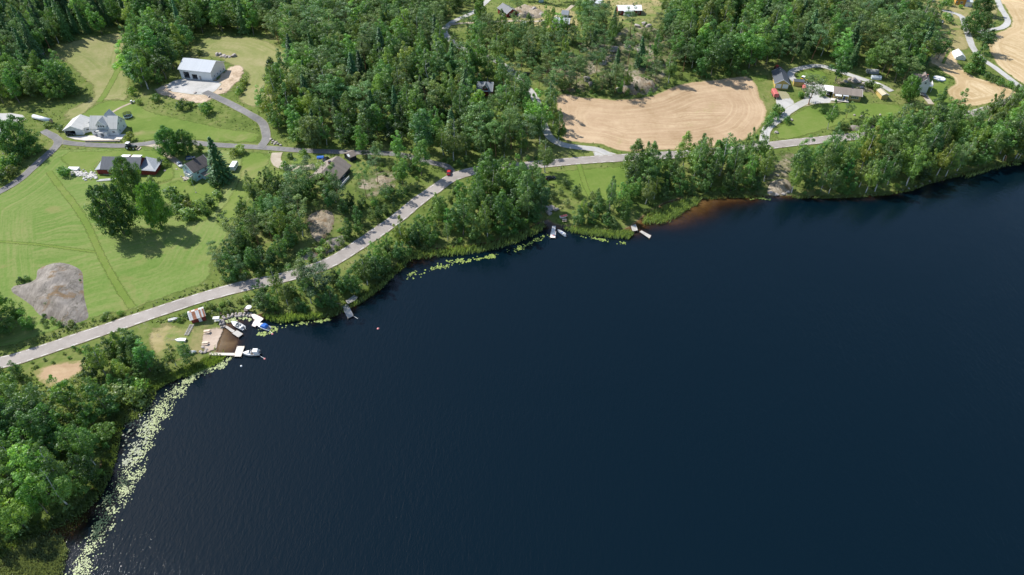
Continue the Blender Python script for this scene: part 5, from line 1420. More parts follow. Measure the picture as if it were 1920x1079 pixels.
h = House('outbuilding', 'small taupe roofed outbuilding behind the knoll house', 'outbuilding', (657, 304), (669, 299.5), 4.6, 2.3, 3.4, P['dark_wood'], P['roof_taupe'], 'x', 0.4, verge=None)
h.block('skylight', (-1.6, -1.5, 2.98), (1.0, 1.5, 0.06), P['trim'], rx=0.45)
# dark roofed red house in the trees
h = House('red_house', 'dark red house with grey roof and a white dormer in the wood', 'house', (895.5, 179.5), (922.5, 181.5), 7.2, 2.7, 5.6, P['red_wood'], P['roof_slate'], 'x', 0.5)
h.cross_gable(0.2, 2.6, 4.4, 5.8, P['red_wood'], P['roof_slate'])
h.win('front', 0.2, 4.2, 1.0, 0.9, 2)
for u in (-2.4, 2.6): h.win('front', u, 1.5, 1.2, 1.1, 2)
h.block('balcony', (0.2, -3.9, 2.6), (2.6, 0.9, 0.12), P['trim'])
h.chimney(2.0, 0.2, 0.8, 0.7)
# red cottages at the top
h = House('red_house', 'red house with dark roof and white plinth by the dry rock', 'house', (933.5, 25.5), (950.4, 33.6), 7.6, 2.8, 5.0, P['red_wood'], P['roof_dark'], 'x', 0.4)
h.block('white_plinth', (0.8, -4.0, 0.6), (5.2, 0.5, 1.6), P['trim'])
h.win('right', -1.6, 1.9, 0.9, 1.3, 1); h.win('right', 1.2, 1.9, 1.8, 1.4, 2)
h.chimney(1.6, 0.2, 0.7, 0.5, P['trim'])
h = House('red_cottage', 'small red cottage with pale ribbed roof and open porch', 'cottage', (1036, 51.5), (1066, 51.5), 6.0, 2.5, 4.4, P['red_wood'], P['roof_pale'], 'x', 0.5, [(-2.6, 0.25, 4.6, 2.0)])
h.win('front', 3.2, 1.5, 2.0, 1.2, 3)
h.block('porch_deck', (-2.3, -3.6, 0.15), (5.6, 1.8, 0.2), P['deck_pale'])
for u in (-4.6, -2.3, -0.2): MB().tube((u, -3.1, -0.2), (u, -3.1, 2.5), 0.08).build('post', P['trim'], h.root)
h = House('pavilion', 'grey hip roofed pavilion just behind the red cottage', 'outbuilding', (1052, 33.8), (1065, 33.8), 4.4, 2.2, 3.6, P['white_wood'], P['roof_slate'], 'x', 0.5, verge=None, gable_over=0.1)
h = House('red_house', 'bright red house with white metal roof and white stair porch', 'house', (1159.5, 29), (1201.5, 28.5), 8.2, 3.0, 4.5, P['red_wood'], P['roof_white'], 'x', 0.5)
h.block('porch', (-1.0, -5.0, 0.5), (5.8, 2.4, 1.8), P['trim'])
h.slab('porch_roof', [(-4.0, -6.0, 2.75), (2.0, -6.0, 2.75), (2.0, -3.7, 3.0), (-4.0, -3.7, 3.0)], 0.1, P['roof_pale'])
for u in (-3.7, -1.0, 1.7): MB().tube((u, -5.9, 1.3), (u, -5.9, 2.75), 0.08).build('post', P['trim'], h.root)
for k in range(4): h.block('stair_step', (-0.8, -6.4 - 0.35 * k, 0.9 - 0.3 * k), (1.6, 0.35, 0.3), P['trim'])
for u in (-6.0, 5.2): h.win('front', u, 1.8, 1.4, 1.2, 2)
h.chimney(2.2, 0.2, 0.9, 0.5, P['black'])
h = House('white_cabin', 'white building half hidden behind the pines', 'outbuilding', (1106, 11.5), (1124, 13.5), 5.0, 2.4, 3.8, P['white_wood'], P['roof_pale'], 'x', 0.4)
h.win('front', 0.5, 1.4, 1.2, 1.0, 2)
h = House('small_shed', 'tiny grey shed on the dry grass before the cottages', 'shed', (978, 48.5), (985, 48.5), 1.8, 1.7, 2.1, P['brown_wood'], P['roof_pale'], 'x', 0.2, verge=None)
h = House('small_shed', 'pale blue shed at the top edge behind the dry rock', 'shed', (1010, 5), (1018, 5), 2.6, 2.0, 2.8, P['blue_wood'], P['roof_slate'], 'x', 0.2, verge=None)
# yellow farm
h = House('yellow_garage', 'yellow workshop garage with black roof and two white doors', 'garage', (1451.8, 167.2), (1476.9, 169.0), 14.5, 2.6, 4.7, P['yellow_wood'], P['roof_dark'], 'y', 0.5)
for u in (-1.75, 1.75): h.door('front', u, 2.7, 2.2, P['trim'], 'garage_door', handle=False)
for u in (-1.75, 1.75):
    for q in (-0.85, 0, 0.85): h.win('front', u + q, 1.6, 0.7, 0.5, 1)
for y in (-4, 0, 4): h.win('left', y, 1.5, 1.0, 0.9, 2)
h = House('yellow_shed', 'small yellow shed with dark flat roof beside the wheel loader', 'shed', (1487, 161.8), (1506, 163.4), 3.2, 2.3, 2.7, P['yellow_wood'], P['roof_dark'], 'x', 0.2, verge=None)
h = House('yellow_bungalow', 'long yellow bungalow with grey brown roof', 'bungalow', (1560.8, 184.8), (1611.6, 191.6), 8.0, 2.6, 4.2, P['yellow_wood'], P['roof_taupe'], 'x', 0.5)
h.win('front', 3.6, 1.5, 3.6, 1.2, 4); h.win('front', -5.6, 1.5, 1.2, 1.1, 2); h.win('front', -3.6, 1.5, 1.2, 1.1, 2)
h.door('front', -1.2, 1.0, 2.05, P['blue_car'])
h.block('awning', (-4.4, -4.9, 2.35), (3.0, 1.8, 0.08), P['canvas_white'], rx=0.25)
h.block('porch_roof', (-0.9, -4.9, 2.45), (2.6, 1.6, 0.1), P['roof_pale'])
for u in (-2.1, 0.3): MB().tube((u, -5.6, -0.3), (u, -5.6, 2.4), 0.07).build('post', P['trim'], h.root)
h.block('patio', (-3.2, -5.6, 0.02), (8.4, 2.8, 0.12), P['concrete'])
h.chimney(2.0, 0.4, 0.6, 0.7, P['black'])
xl = -h.L / 2
h.block('carport_roof', (xl - 2.2, 0.3, 2.95), (4.4, 7.0, 0.16), P['roof_white'])
for u, y in ((xl - 4.2, -3.0), (xl - 0.4, -3.0), (xl - 4.2, 3.6), (xl - 0.4, 3.6)): MB().tube((u, y, -0.3), (u, y, 2.9), 0.09).build('post', P['trim'], h.root)
h.block('carport_wall', (xl - 2.2, 3.65, 1.2), (3.9, 0.15, 2.6), P['brown_wood'])
h = House('yellow_shed', 'yellow garden shed with sand coloured roof on the bungalow lawn', 'shed', (1651.2, 187.4), (1663.2, 187.4), 6.4, 2.2, 2.9, P['yellow_wood'], simple('sand_roof', (0.46, 0.40, 0.29), 0.85), 'y', 0.25)
h = House('white_house', 'white two storey house with brown tiled roof by the striped stubble', 'house', (1720, 172.4), (1736.5, 175.6), 8.6, 5.0, 7.0, P['white_wood'], P['roof_brown'], 'y', 0.4)
h.win('front', 0.0, 5.0, 1.0, 1.2, 2); h.win('front', -1.4, 1.6, 1.0, 1.2, 2); h.win('right', -2.6, 3.6, 1.0, 1.2, 2); h.win('right', -2.6, 1.4, 1.0, 1.2, 2)
h.block('wing_wall', (-3.6, 2.6, 2.0), (3.4, 5.6, 5.6), P['white_wood'])
h.slab('wing_roof', [(-6.6, -0.6, 4.7), (-2.2, -0.6, 5.0), (-2.2, 2.8, 6.6), (-6.6, 2.8, 6.2)], 0.15, P['roof_brown'])
h.slab('wing_roof', [(-6.6, 2.82, 6.2), (-2.2, 2.82, 6.6), (-2.2, 6.2, 4.9), (-6.6, 6.2, 4.7)], 0.15, P['roof_brown'])
h.block('balcony_floor', (h.L / 2 + 1.2, 0.8, 2.6), (2.4, 5.4, 0.18), P['trim']); h.block('balcony_rail', (h.L / 2 + 2.35, 0.8, 3.15), (0.1, 5.4, 1.0), P['trim'])
for y in (-1.7, 3.3): MB().tube((h.L / 2 + 2.3, y, -0.5), (h.L / 2 + 2.3, y, 2.6), 0.1).build('post', P['trim'], h.root)
h.chimney(0.6, -0.6, 0.7, 0.7)
h = House('brown_shed', 'dark brown shed with weathered brown roof on the dry lawn', 'shed', (1732, 35.5), (1757, 41.5), 6.0, 2.3, 3.9, P['brown_wood'], P['roof_brown'], 'x', 0.6, verge=None)
h.block('deck', (h.L / 2 + 1.6, -1.5, 0.1), (3.4, 5.0, 0.2), P['deck_grey'])
h = House('orange_house', 'orange yellow gabled house at the top edge', 'house', (1790, 9), (1808, 12), 9.5, 5.0, 8.5, P['orange_wood'], P['roof_brown'], 'y', 0.5)
h.win('front', 0.5, 1.9, 1.4, 1.4, 2); h.win('front', -2.2, 1.9, 1.0, 1.4, 2)
h.block('veranda', (h.L / 2 + 2.0, -2.6, 1.4), (3.8, 4.2, 2.8), P['white_wood']); h.block('veranda_roof', (h.L / 2 + 2.0, -2.6, 2.95), (4.3, 4.8, 0.15), P['roof_pale'])
for k in range(4): h.block('stair_step', (h.L / 2 + 1.2, -5.0 - 0.35 * k, 0.7 - 0.3 * k), (1.6, 0.35, 0.3), P['trim'])
h = House('playhouse', 'tiny white playhouse on the lawn left of the orange house', 'playhouse', (1744, 3.6), (1752, 3.4), 2.2, 1.7, 2.5, P['white_wood'], P['roof_pale'], 'x', 0.2)
h = House('brown_house', 'brown roofed house cut off by the left frame edge', 'house', (-22, 262), (4, 258), 9, 2.8, 5.2, P['brown_wood'], P['roof_brown'], 'x', 0.7, verge='trim')
h.win('front', 3.0, 1.5, 1.3, 1.1, 2)
h.block('patio', (4.6, -6.2, 0.02), (4.4, 3.4, 0.12), P['concrete'])
# boathouse with sheets of zinc and rust
h = House('boathouse', 'small dark red boathouse under a patchy rusted sheet roof', 'boathouse', (360.8, 607.2), (387.4, 601.2), 4.4, 2.1, 3.3, P['red_wood'], P['brown_wood'], 'x', 0.35, thick=0.08, verge='trim')
h.door('front', 0.5, 1.0, 1.7, P['white_wood'])
nsh = 9
sw = (h.L + 0.6) / nsh
for sy in (-1, 1):
    for k in range(nsh):
        m = P['rust'] if k in ((2, 3, 6, 8) if sy < 0 else (1, 4, 5)) else P['zinc']
        x = -h.L / 2 - 0.3 + sw * (k + 0.5)
        e = h.W / 2 + 0.42
        k_ = (3.3 - 2.1) / 2.2
        zlo = 2.1 - 0.42 * k_ + 0.15
        pts = [(x - sw / 2 + 0.01, sy * e, zlo + 0.012 * (k % 2)), (x + sw / 2 - 0.01, sy * e, zlo + 0.012 * (k % 2)), (x + sw / 2 - 0.01, 0.0, 3.3 + 0.17 + 0.012 * (k % 2)), (x - sw / 2 + 0.01, 0.0, 3.3 + 0.17 + 0.012 * (k % 2))]
        if sy > 0: pts = pts[::-1]
        h.slab('roof_sheet', pts, 0.035, m)
# white storage tent
p = g1(1800, 113)
t = thing('storage_tent', 'white pointed storage tent beside the gravel lane', 'tent', p, R(-12))
MB().prism([(-2.6, 0), (-2.6, 1.5), (0, 3.2), (2.6, 1.5), (2.6, 0)], 'y', 0, 8.5).build('canopy', P['canvas_white'], t)
MB().box((0, -0.05, 0.95), (2.2, 0.06, 1.9)).build('entrance_flap', P['canvas_white'], t)

# ------------------------------------------------------------------ vehicles
def heading(a, b):
    p, q = g1(*a), g1(*b)
    return math.atan2(q.y - p.y, q.x - p.x)

def wheel(parent, x, y, r, w, rim=None, z=None):
    wo = MB().tube((x, y - w / 2, z or r), (x, y + w / 2, z or r), r, n=16).build('wheel', P['rubber'], parent)
    MB().tube((x, y - w / 2 - 0.02, z or r), (x, y + w / 2 + 0.02, z or r), r * 0.55, n=12).build('rim', rim or P['steel'], wo)

def car(name, label, px, rear, front, mat, L=4.4, Wd=1.8, Hh=1.45, estate=False, ground_z=None):
    p = g1(*px)
    t = thing(name, label, 'car', (p.x, p.y, hz(p.x, p.y) + (ground_z if ground_z is not None else 0.16)), heading(rear, front))
    st = [(-0.50, .70, .40, .70), (-0.47, .88, .28, .86), (-0.30, .98, .20, .93), (0.05, 1.0, .20, .93), (0.28, .98, .20, .88), (0.44, .90, .26, .74), (0.50, .70, .38, .62)]
    rings = []
    for x, w, z0, z1 in st:
        b = Wd / 2 * w
        rings.append([(x * L, -b * .92, z0), (x * L, -b, (z0 + z1) / 2), (x * L, -b * .90, z1), (x * L, b * .90, z1), (x * L, b, (z0 + z1) / 2), (x * L, b * .92, z0)])
    body = MB().loft(rings).build('body', mat, t, True)
    x0, x1 = (-0.46, 0.20)
    tx0, tx1 = ((-0.41 if estate else -0.30), 0.05)
    b0, b1 = Wd / 2 * .86, Wd / 2 * .70
    MB().loft([[(x0 * L, -b0, .90), (x1 * L, -b0, .88), (x1 * L, b0, .88), (x0 * L, b0, .90)], [(tx0 * L, -b1, Hh - .05), (tx1 * L, -b1, Hh - .05), (tx1 * L, b1, Hh - .05), (tx0 * L, b1, Hh - .05)]]).build('glasshouse', P['glass'], t)
    MB().loft([[((tx0 - .01) * L, -b1 - .02, Hh - .05), ((tx1 + .01) * L, -b1 - .02, Hh - .05), ((tx1 + .01) * L, b1 + .02, Hh - .05), ((tx0 - .01) * L, b1 + .02, Hh - .05)],
               [(tx0 * L, -b1 + .05, Hh), (tx1 * L, -b1 + .05, Hh), (tx1 * L, b1 - .05, Hh), (tx0 * L, b1 - .05, Hh)]]).build('car_roof', mat, t)
    for sx in (-0.30, 0.31):
        for sy in (-1, 1): wheel(t, sx * L, sy * (Wd / 2 - .10), .31, .2)
    for sy in (-1, 1):
        MB().box((0.478 * L, sy * Wd * .33, .62), (.10, .32, .14)).build('headlight', P['trim'], t)
        MB().box((-0.485 * L, sy * Wd * .36, .72), (.08, .25, .16)).build('tail_light', P['red'], t)
    return t
car('parked_car', 'red car waiting where the grey lane meets the main road', (842, 326), (841, 331), (843, 320), P['red'], 4.3, ground_z=0.19)
car('parked_car', 'black estate car parked under the lone roadside birch', (1032, 336), (1026, 337), (1039, 335), P['black'], 4.6, estate=True, ground_z=0.09)
car('parked_car', 'black car parked under the open garage front', (134, 253), (128, 253.5), (141, 252.5), P['black'], 4.6, estate=True, ground_z=0.1)
car('parked_car', 'white sporty car parked left of the pale blue house', (337.5, 311.5), (333, 307), (342, 316), P['white_car'], 4.4)
car('parked_car', 'blue car half hidden behind the pale blue house', (357, 299), (352, 300), (362, 298), P['blue_car'], 4.3, ground_z=0.05)
car('parked_car', 'dark blue car under the tree by the upper gravel track', (891, 38), (886, 39), (896, 36), P['blue_car'], 4.4, ground_z=0.1)
car('parked_car', 'bright red car nose to nose with the blue one', (895, 45.5), (890, 45), (900, 46), P['red'], 4.4, ground_z=0.1)
car('parked_car', 'dark car pulled off beside the shaded gravel road', (986, 141), (982, 144), (990, 138), P['black'], 4.3, ground_z=0.05)
car('parked_car', 'white car on the lawn near the gravel lane head', (1780, 31), (1774, 33), (1786, 29), P['white_car'], 4.6, estate=True, ground_z=0.12)
car('parked_car', 'dark car in front of the brown roofed white house', (1731, 181.5), (1726, 179), (1736, 184), P['black'], 4.5, estate=True, ground_z=0.17)
car('parked_car', 'black car squeezed between the knoll house and the drive', (611, 301), (608, 306), (615, 296), P['black'], 4.4, ground_z=0.05)
car('parked_car', 'dark grey car parked in the bungalow carport', (1552, 177), (1552, 181), (1553, 172), P['gel_grey'], 4.3, ground_z=0.14)

def tractor(name, label, cat, px, rear, front, body, roof, s=1.0, bucket=True, gz=0.17):
    p = g1(*px)
    t = thing(name, label, cat, (p.x, p.y, hz(p.x, p.y) + gz), heading(rear, front))
    t.scale = (s, s, s)
    MB().loft([[(0.2, -.42, .75), (0.2, .42, .75), (0.2, .46, 1.55), (0.2, -.46, 1.55)], [(2.2, -.36, .75), (2.2, .36, .75), (2.2, .34, 1.40), (2.2, -.34, 1.40)]]).build('hood', body, t)
    MB().box((-.5, 0, .85), (2.4, .8, .5)).build('chassis', P['black'], t)
    MB().loft([[(-1.25, -.72, 1.1), (.25, -.72, 1.1), (.25, .72, 1.1), (-1.25, .72, 1.1)], [(-1.15, -.66, 2.5), (.05, -.66, 2.5), (.05, .66, 2.5), (-1.15, .66, 2.5)]]).build('cab', P['glass'], t)
    MB().box((-.55, 0, 2.58), (1.6, 1.6, .16), taper=.9).build('cab_roof', roof, t)
    for sy in (-1, 1):
        wheel(t, -.85, sy * .95, .82, .45, P['trim'])
        wheel(t, 1.75, sy * .85, .55, .35, P['trim'])
        MB().box((-.85, sy * .92, 1.72), (1.3, .5, .08)).build('mudguard', body, t)
    if bucket:
        for sy in (-1, 1):
            MB().tube((.4, sy * .6, 1.5), (2.4, sy * .6, 1.0), .09).tube((2.4, sy * .6, 1.0), (3.1, sy * .6, .35), .09).build('loader_arm', P['black'], t)
        MB().prism([(3.0, .1), (3.9, .05), (3.9, .14), (3.15, .22), (3.1, .75), (3.0, .75)], 'y', -1.05, 1.05).build('bucket', P['straw'], t)
    return t
tractor('tractor', 'dark tractor with white cab roof and front bucket on the lane', 'tractor', (246, 279.5), (240, 279), (256, 280), P['green_dark'], P['trim'], 1.15)
tractor('wheel_loader', 'yellow wheel loader standing behind the small yellow shed', 'loader', (1506, 154), (1500, 152), (1513, 156), P['machine'], P['trim'], 1.1, gz=0.1)
tractor('mini_tractor', 'small white garden machine at the top of the narrow gravel path', 'garden machine', (249, 194), (246, 195), (253, 193), P['trim'], P['trim'], 0.55, False)
tractor('red_tractor', 'red tractor parked behind the yellow garage', 'tractor', (1457, 132), (1451, 132), (1464, 132), P['red'], P['red'], 1.0, False, 0.05)

def trailer(label, A, B, w, hgt, mat, px_h=None):
    p, q = g1(*A), g1(*B)
    L = (q - p).length
    c = (p + q) / 2
    t = thing('trailer', label, 'trailer', (c.x, c.y, hz(c.x, c.y) + 0.1), math.atan2(q.y - p.y, q.x - p.x))
    MB().box((0, 0, .5 + hgt / 2), (L, w, hgt)).build('load_bed', mat, t)
    MB().prism([(-w / 2, .52 + hgt), (w / 2, .52 + hgt), (w * .36, .9 + hgt), (-w * .36, .9 + hgt)], 'x', -L / 2 + .05, L / 2 - .05).build('tarpaulin', mat, t)
    for sy in (-1, 1):
        wheel(t, 0.3, sy * (w / 2 + .1), .36, .22)
        wheel(t, -0.6, sy * (w / 2 + .1), .36, .22)
    MB().tube((L / 2, 0, .5), (L / 2 + 1.3, 0, .45), .06).build('drawbar', P['steel'], t)
trailer('covered red trailer on the gravel in front of the yellow garage', (1449.5, 173.5), (1454.5, 186), 2.4, 1.5, P['red_dull'])
trailer('red trailer half hidden by the lone drive pine', (1507, 164), (1507, 172), 1.8, .7, P['red_dull'])
p = g1(440, 317)
t = thing('caravan', 'white caravan parked in the spruce shade on the lawn', 'caravan', (p.x, p.y, p.z + .1), heading((436, 323), (444, 308)))
MB().prism([(-2.9, .5), (2.7, .5), (3.0, 1.2), (2.6, 2.35), (-2.6, 2.5), (-3.0, 1.4)], 'y', -1.1, 1.1).build('body', P['gel'], t)
for x in (-1.6, 0.2, 1.8): MB().box((x, -1.11, 1.65), (1.0, .04, .6)).build('window', P['glass'], t)
for sy in (-1, 1): wheel(t, -.2, sy * 1.0, .33, .2)
MB().tube((3.0, 0, .5), (4.2, 0, .45), .06).build('drawbar', P['steel'], t)
for u, v in ((-1.2, .3), (1.0, .2)): MB().box((u, v, 2.47), (.5, .5, .08)).build('roof_hatch', P['gel_grey'], t)

# ------------------------------------------------------------------ boats
def hull_mb(L, B, D, open_=True, bow=1.0):
    rings = []
    n = 11
    for i in range(n):
        t = i / (n - 1)
        b = B / 2 * (0.86 + 0.14 * math.sin(min(1, t * 2.2) * 1.57)) * (1 - max(0, (t - 0.45) / 0.55) ** 2.3 * 0.985)
        z1 = D * (1 + 0.35 * max(0, t - .4) ** 1.5 * bow)
        z0 = -0.18 + 0.35 * max(0, t - .6) ** 1.4
        zf = 0.12 + z0 * 0.2
        x = (t - .5) * L
        g = min(.07, b * .4)
        if open_:
            rings.append([(x, -b, z1), (x, -b * .8, z0 + .12), (x, 0, z0), (x, b * .8, z0 + .12), (x, b, z1), (x, b - g, z1), (x, (b - g) * .8, zf + .02), (x, 0, zf), (x, -(b - g) * .8, zf + .02), (x, -b + g, z1)])
        else:
            rings.append([(x, -b, z1), (x, -b * .8, z0 + .12), (x, 0, z0), (x, b * .8, z0 + .12), (x, b, z1), (x, 0, z1 + .10)])
    return MB().loft(rings)
def boat(name, label, A, B, width, depth=.6, z=0.0, hull=None, upside=False):
    """A stern, B bow, both pixels on the water or ground"""
    p, q = [Vector((*flat([k], z)[0], z)) for k in (A, B)]
    c = (p + q) / 2
    t = thing(name, label, 'boat', (c.x, c.y, z), math.atan2(q.y - p.y, q.x - p.x))
    L = (q - p).length
    hl = hull_mb(L, width, depth).build('hull', hull or P['gel'], t, False)
    return t, L
def outboard(t, L):
    m = MB().box((-L / 2 - .25, 0, .85), (.5, .36, .5), taper=.8).build('outboard_motor', P['black'], t)
    MB().box((-L / 2 - .25, 0, .25), (.16, .12, .9)).build('motor_leg', P['gel_grey'], m)
def foredeck(t, L, w, d, t0=.55, mat=None):
    rings = []
    for i in range(6):
        k = t0 + (0.985 - t0) * i / 5
        b = w / 2 * (1 - max(0, (k - 0.45) / 0.55) ** 2.3 * 0.985) * .98
        z = d * (1 + 0.35 * max(0, k - .4) ** 1.5)
        rings.append([((k - .5) * L, -b, z - .03), ((k - .5) * L, b, z - .03), ((k - .5) * L, b * .5, z + .13), ((k - .5) * L, -b * .5, z + .13)])
    return MB().loft(rings).build('foredeck', mat or P['gel'], t)
def windscreen(t, x, w, z):
    MB().loft([[(x, -w / 2, z), (x + .5, -w / 4, z), (x + .5, w / 4, z), (x, w / 2, z)], [(x - .35, -w / 2 * .9, z + .5), (x + .05, -w / 4, z + .5), (x + .05, w / 4, z + .5), (x - .35, w / 2 * .9, z + .5)]], False, False).build('windscreen', P['glass'], t)

t, L = boat('motor_boat', 'white motor boat with grey cockpit inside the stone basin', (457.5, 618), (435, 606), 2.1, .75)
foredeck(t, L, 2.1, .75, .55); windscreen(t, .15, 1.7, .85); outboard(t, L)
MB().box((-.9, 0, .42), (2.0, 1.6, .1)).build('cockpit_floor', P['gel_grey'], t)
for y in (-.45, .45): MB().box((-.5, y, .75), (.5, .5, .55)).build('seat', P['gel_grey'], t)
MB().box((-1.9, 0, .65), (.5, 1.5, .4)).build('rear_bench', P['gel'], t)
t, L = boat('motor_boat', 'white boat with bright blue canopy at the pale angled jetty', (506, 619), (481, 609), 2.1, .75)
foredeck(t, L, 2.1, .75, .62); outboard(t, L)
rr = []
for x, hgt in ((-1.9, .55), (-1.5, .95), (-.5, 1.05), (.2, .55)):
    rr.append([(x, -.95, .70), (x, -.8, .70 + hgt * .8), (x, 0, .70 + hgt), (x, .8, .70 + hgt * .8), (x, .95, .70)])
MB().loft(rr).build('canopy', P['canvas_blue'], t)
MB().box((.5, 0, .55), (.4, 1.5, .08)).build('thwart', P['wood'], t)
t, L = boat('cabin_boat', 'white cabin boat moored at the end of the L shaped jetty', (487.5, 663.5), (456, 665), 2.2, .8)
foredeck(t, L, 2.2, .8, .5); outboard(t, L)
MB().box((-.4, 0, .45), (2.4, 1.6, .1)).build('cockpit_floor', P['wood'], t)
MB().loft([[(-.2, -.85, .8), (1.4, -.5, .95), (1.4, .5, .95), (-.2, .85, .8)], [(-.1, -.7, 1.35), (1.0, -.4, 1.3), (1.0, .4, 1.3), (-.1, .7, 1.35)]]).build('cabin', P['gel'], t)
windscreen(t, .2, 1.5, 1.2)
MB().loft([[(-2.4, -.95, .8), (-1.0, -.95, .8), (-1.0, .95, .8), (-2.4, .95, .8)], [(-2.2, -.8, 1.7), (-.7, -.8, 1.8), (-.7, .8, 1.8), (-2.2, .8, 1.7)]]).build('canopy', P['canvas_white'], t)
t, L = boat('rowing_boat', 'white rowing boat lying beside the small pale jetty', (1061, 443.5), (1045.5, 432.5), 1.5, .5)
for x in (-1.2, 0, 1.1): MB().box((x, 0, .42), (.3, 1.25, .05)).build('thwart', P['canvas_blue'] if x == 0 else P['gel_grey'], t)
outboard(t, L)
t, L = boat('rowing_boat', 'pink and white boat drawn up under the bushes at the landing', (1050, 408.5), (1064.5, 405.5), 1.4, .5, 1.2)
MB().box((0, 0, .55), (2.8, 1.2, .08)).build('cover', P['red_dull'], t)
def turned_boat(label, A, B, w, mat, hgt=.55):
    p, q = g1(*A), g1(*B)
    c = (p + q) / 2
    t = thing('upturned_boat', label, 'boat', (c.x, c.y, hz(c.x, c.y) + .1 + hgt), math.atan2(q.y - p.y, q.x - p.x))
    m = hull_mb((q - p).length, w, hgt, True, .2)
    o = m.build('hull', mat, t); o.rotation_euler = (math.pi, 0, 0)
    k = MB().box((0, 0, .2), ((q - p).length * .8, .06, .10)).build('keel', mat, t)
turned_boat('white rowing boat lying keel up in the middle of the bathing lawn', (349.5, 639.5), (328.5, 639.2), 1.6, P['gel'])
turned_boat('long narrow white canoe lying on the grass by the alders', (341, 667), (369, 660.5), 1.0, P['gel'], .4)
turned_boat('second slim white canoe beside the first on the bathing lawn edge', (346, 664.5), (367, 659.5), .9, P['canvas_white'], .38)
turned_boat('grey weathered boat lying in the weeds left of the boathouse', (316, 602.5), (337, 598), 1.3, P['zinc'], .45)
t, L = boat('small_boat', 'white boat on a small trailer below the red covered trailer', (1459, 196.5), (1455.5, 187.5), 1.7, .55, 2.5)
MB().box((0.6, 0, .58), (1.6, 1.3, .06)).build('cover', P['canvas_white'], t)
outboard(t, L)

# ------------------------------------------------------------------ jetties
def deck_poly(name, label, polys, mat, z=.5, piles=True, ang=0.0):
    W = [flat(pl, z) for pl in polys]
    c = W[0].mean(0)
    t = thing(name, label, 'jetty', (c[0], c[1], 0), ang)
    ca, sa = math.cos(-ang), math.sin(-ang)
    for k, w in enumerate(W):
        q = [((x - c[0]) * ca - (y - c[1]) * sa, (x - c[0]) * sa + (y - c[1]) * ca) for x, y in w]
        MB().prism(q, 'z', z - .14 + .015 * k, z + .015 * k).build('deck', mat, t)
        mid = np.mean(q, axis=0)
        if piles:
            for x, y in q:
                px, py = x + (mid[0] - x) * .06, y + (mid[1] - y) * .06
                MB().tube((px, py, -1.6), (px, py, z + .18), .11).build('pile', P['wood'], t)
    return t
def zz(x, y): return (250 + x / 6.743, 550 + y / 6.743)
deck_poly('jetty', 'pale L shaped wooden jetty closing the little beach', [[zz(965, 752), zz(1290, 757), zz(1285, 788), zz(965, 782)], [zz(1312, 670), zz(1408, 670), zz(1362, 802), zz(1270, 800)]], P['deck_pale'], ang=R(0))
deck_poly('jetty', 'grey jetty with square end platform beside the boat basin', [[zz(1150, 422), zz(1180, 410), zz(1285, 475), zz(1252, 500)], [zz(1245, 505), zz(1312, 468), zz(1388, 515), zz(1328, 560)]], P['deck_grey'], ang=R(-35))
deck_poly('jetty', 'new pale angled jetty beside the blue canopy boat', [[zz(1480, 272), zz(1532, 262), zz(1650, 320), zz(1585, 380), zz(1528, 335)], [zz(1532, 340), zz(1584, 382), zz(1538, 428), zz(1496, 410)]], P['deck_white'], ang=R(-30))
deck_poly('jetty', 'lone grey jetty sticking out below the wooded bank', [[(641.5, 573), (651, 570.5), (655, 577), (645, 581)], [(644, 581.5), (655.5, 576.5), (663, 592), (652, 597.5)]], P['deck_grey'], ang=R(25))
deck_poly('deck_platform', 'dark weathered bathing deck on the shore above the lone jetty', [[(648, 564), (664, 553.5), (671, 557), (667, 563), (652, 570)]], P['deck_grey'], .9, ang=R(25))
deck_poly('jetty', 'small pale jetty with towels beside the white rowing boat', [[(1035.5, 424), (1042, 424), (1041, 434), (1033.5, 434)], [(1033, 434.3), (1042.5, 434.3), (1041.5, 446), (1031.5, 446)]], P['deck_white'])
deck_poly('jetty', 'narrow grey floating jetty reaching out from the dark deck', [[(1199, 434.5), (1203, 432.5), (1221, 442), (1218, 447.5)]], P['deck_grey'], ang=R(-30))
deck_poly('deck_platform', 'grey shore deck at the inner end of the floating jetty', [[(1183, 424), (1192, 420.5), (1196, 432), (1186, 434)]], P['deck_grey'], .7)
# pile of towels on the small jetty
for k, (x, y) in enumerate(((1036, 439), (1038, 442))):
    q = flat([(x, y)], .52)[0]
    tag(MB().box((q[0], q[1], .56), (.9, .6, .05), rz=.3).build('towel', P['pink'] if k else P['canvas_white']), ('pink towel spread on the small pale jetty' if k else 'white towel spread on the small pale jetty'), 'towel')

# stone pier round the boat basin: every stone by itself
def rock_mesh(seed, sub=2):
    import bmesh
    rng = np.random.default_rng(seed)
    bm = bmesh.new()
    bmesh.ops.create_icosphere(bm, subdivisions=sub, radius=.5)
    ph = rng.uniform(0, 6, 6)
    for v in bm.verts:
        c = v.co
        k = 1 + .22 * math.sin(4 * c.x + ph[0]) * math.cos(5 * c.y + ph[1]) + .15 * math.sin(7 * c.z + ph[2] + 3 * c.x) + rng.normal(0, .04)
        v.co = Vector((c.x * k, c.y * k, max(c.z, -.3) * k))
    me = bpy.data.meshes.new('boulder'); bm.to_mesh(me); bm.free()
    me.materials.append(P['boulder'])
    return me
ROCKS = [rock_mesh(k) for k in range(5)]
pl = flat([zz(1135, 425), zz(1120, 395), zz(1118, 350), zz(1150, 315), zz(1205, 292), zz(1300, 278), zz(1400, 272), zz(1485, 275)], .3)
C = catmull(pl, False, 0.85)
t = thing('stone_pier', 'curved pier of laid grey stones round the boat basin', 'pier', (C[0][0], C[0][1], 0))
rg = np.random.default_rng(3)
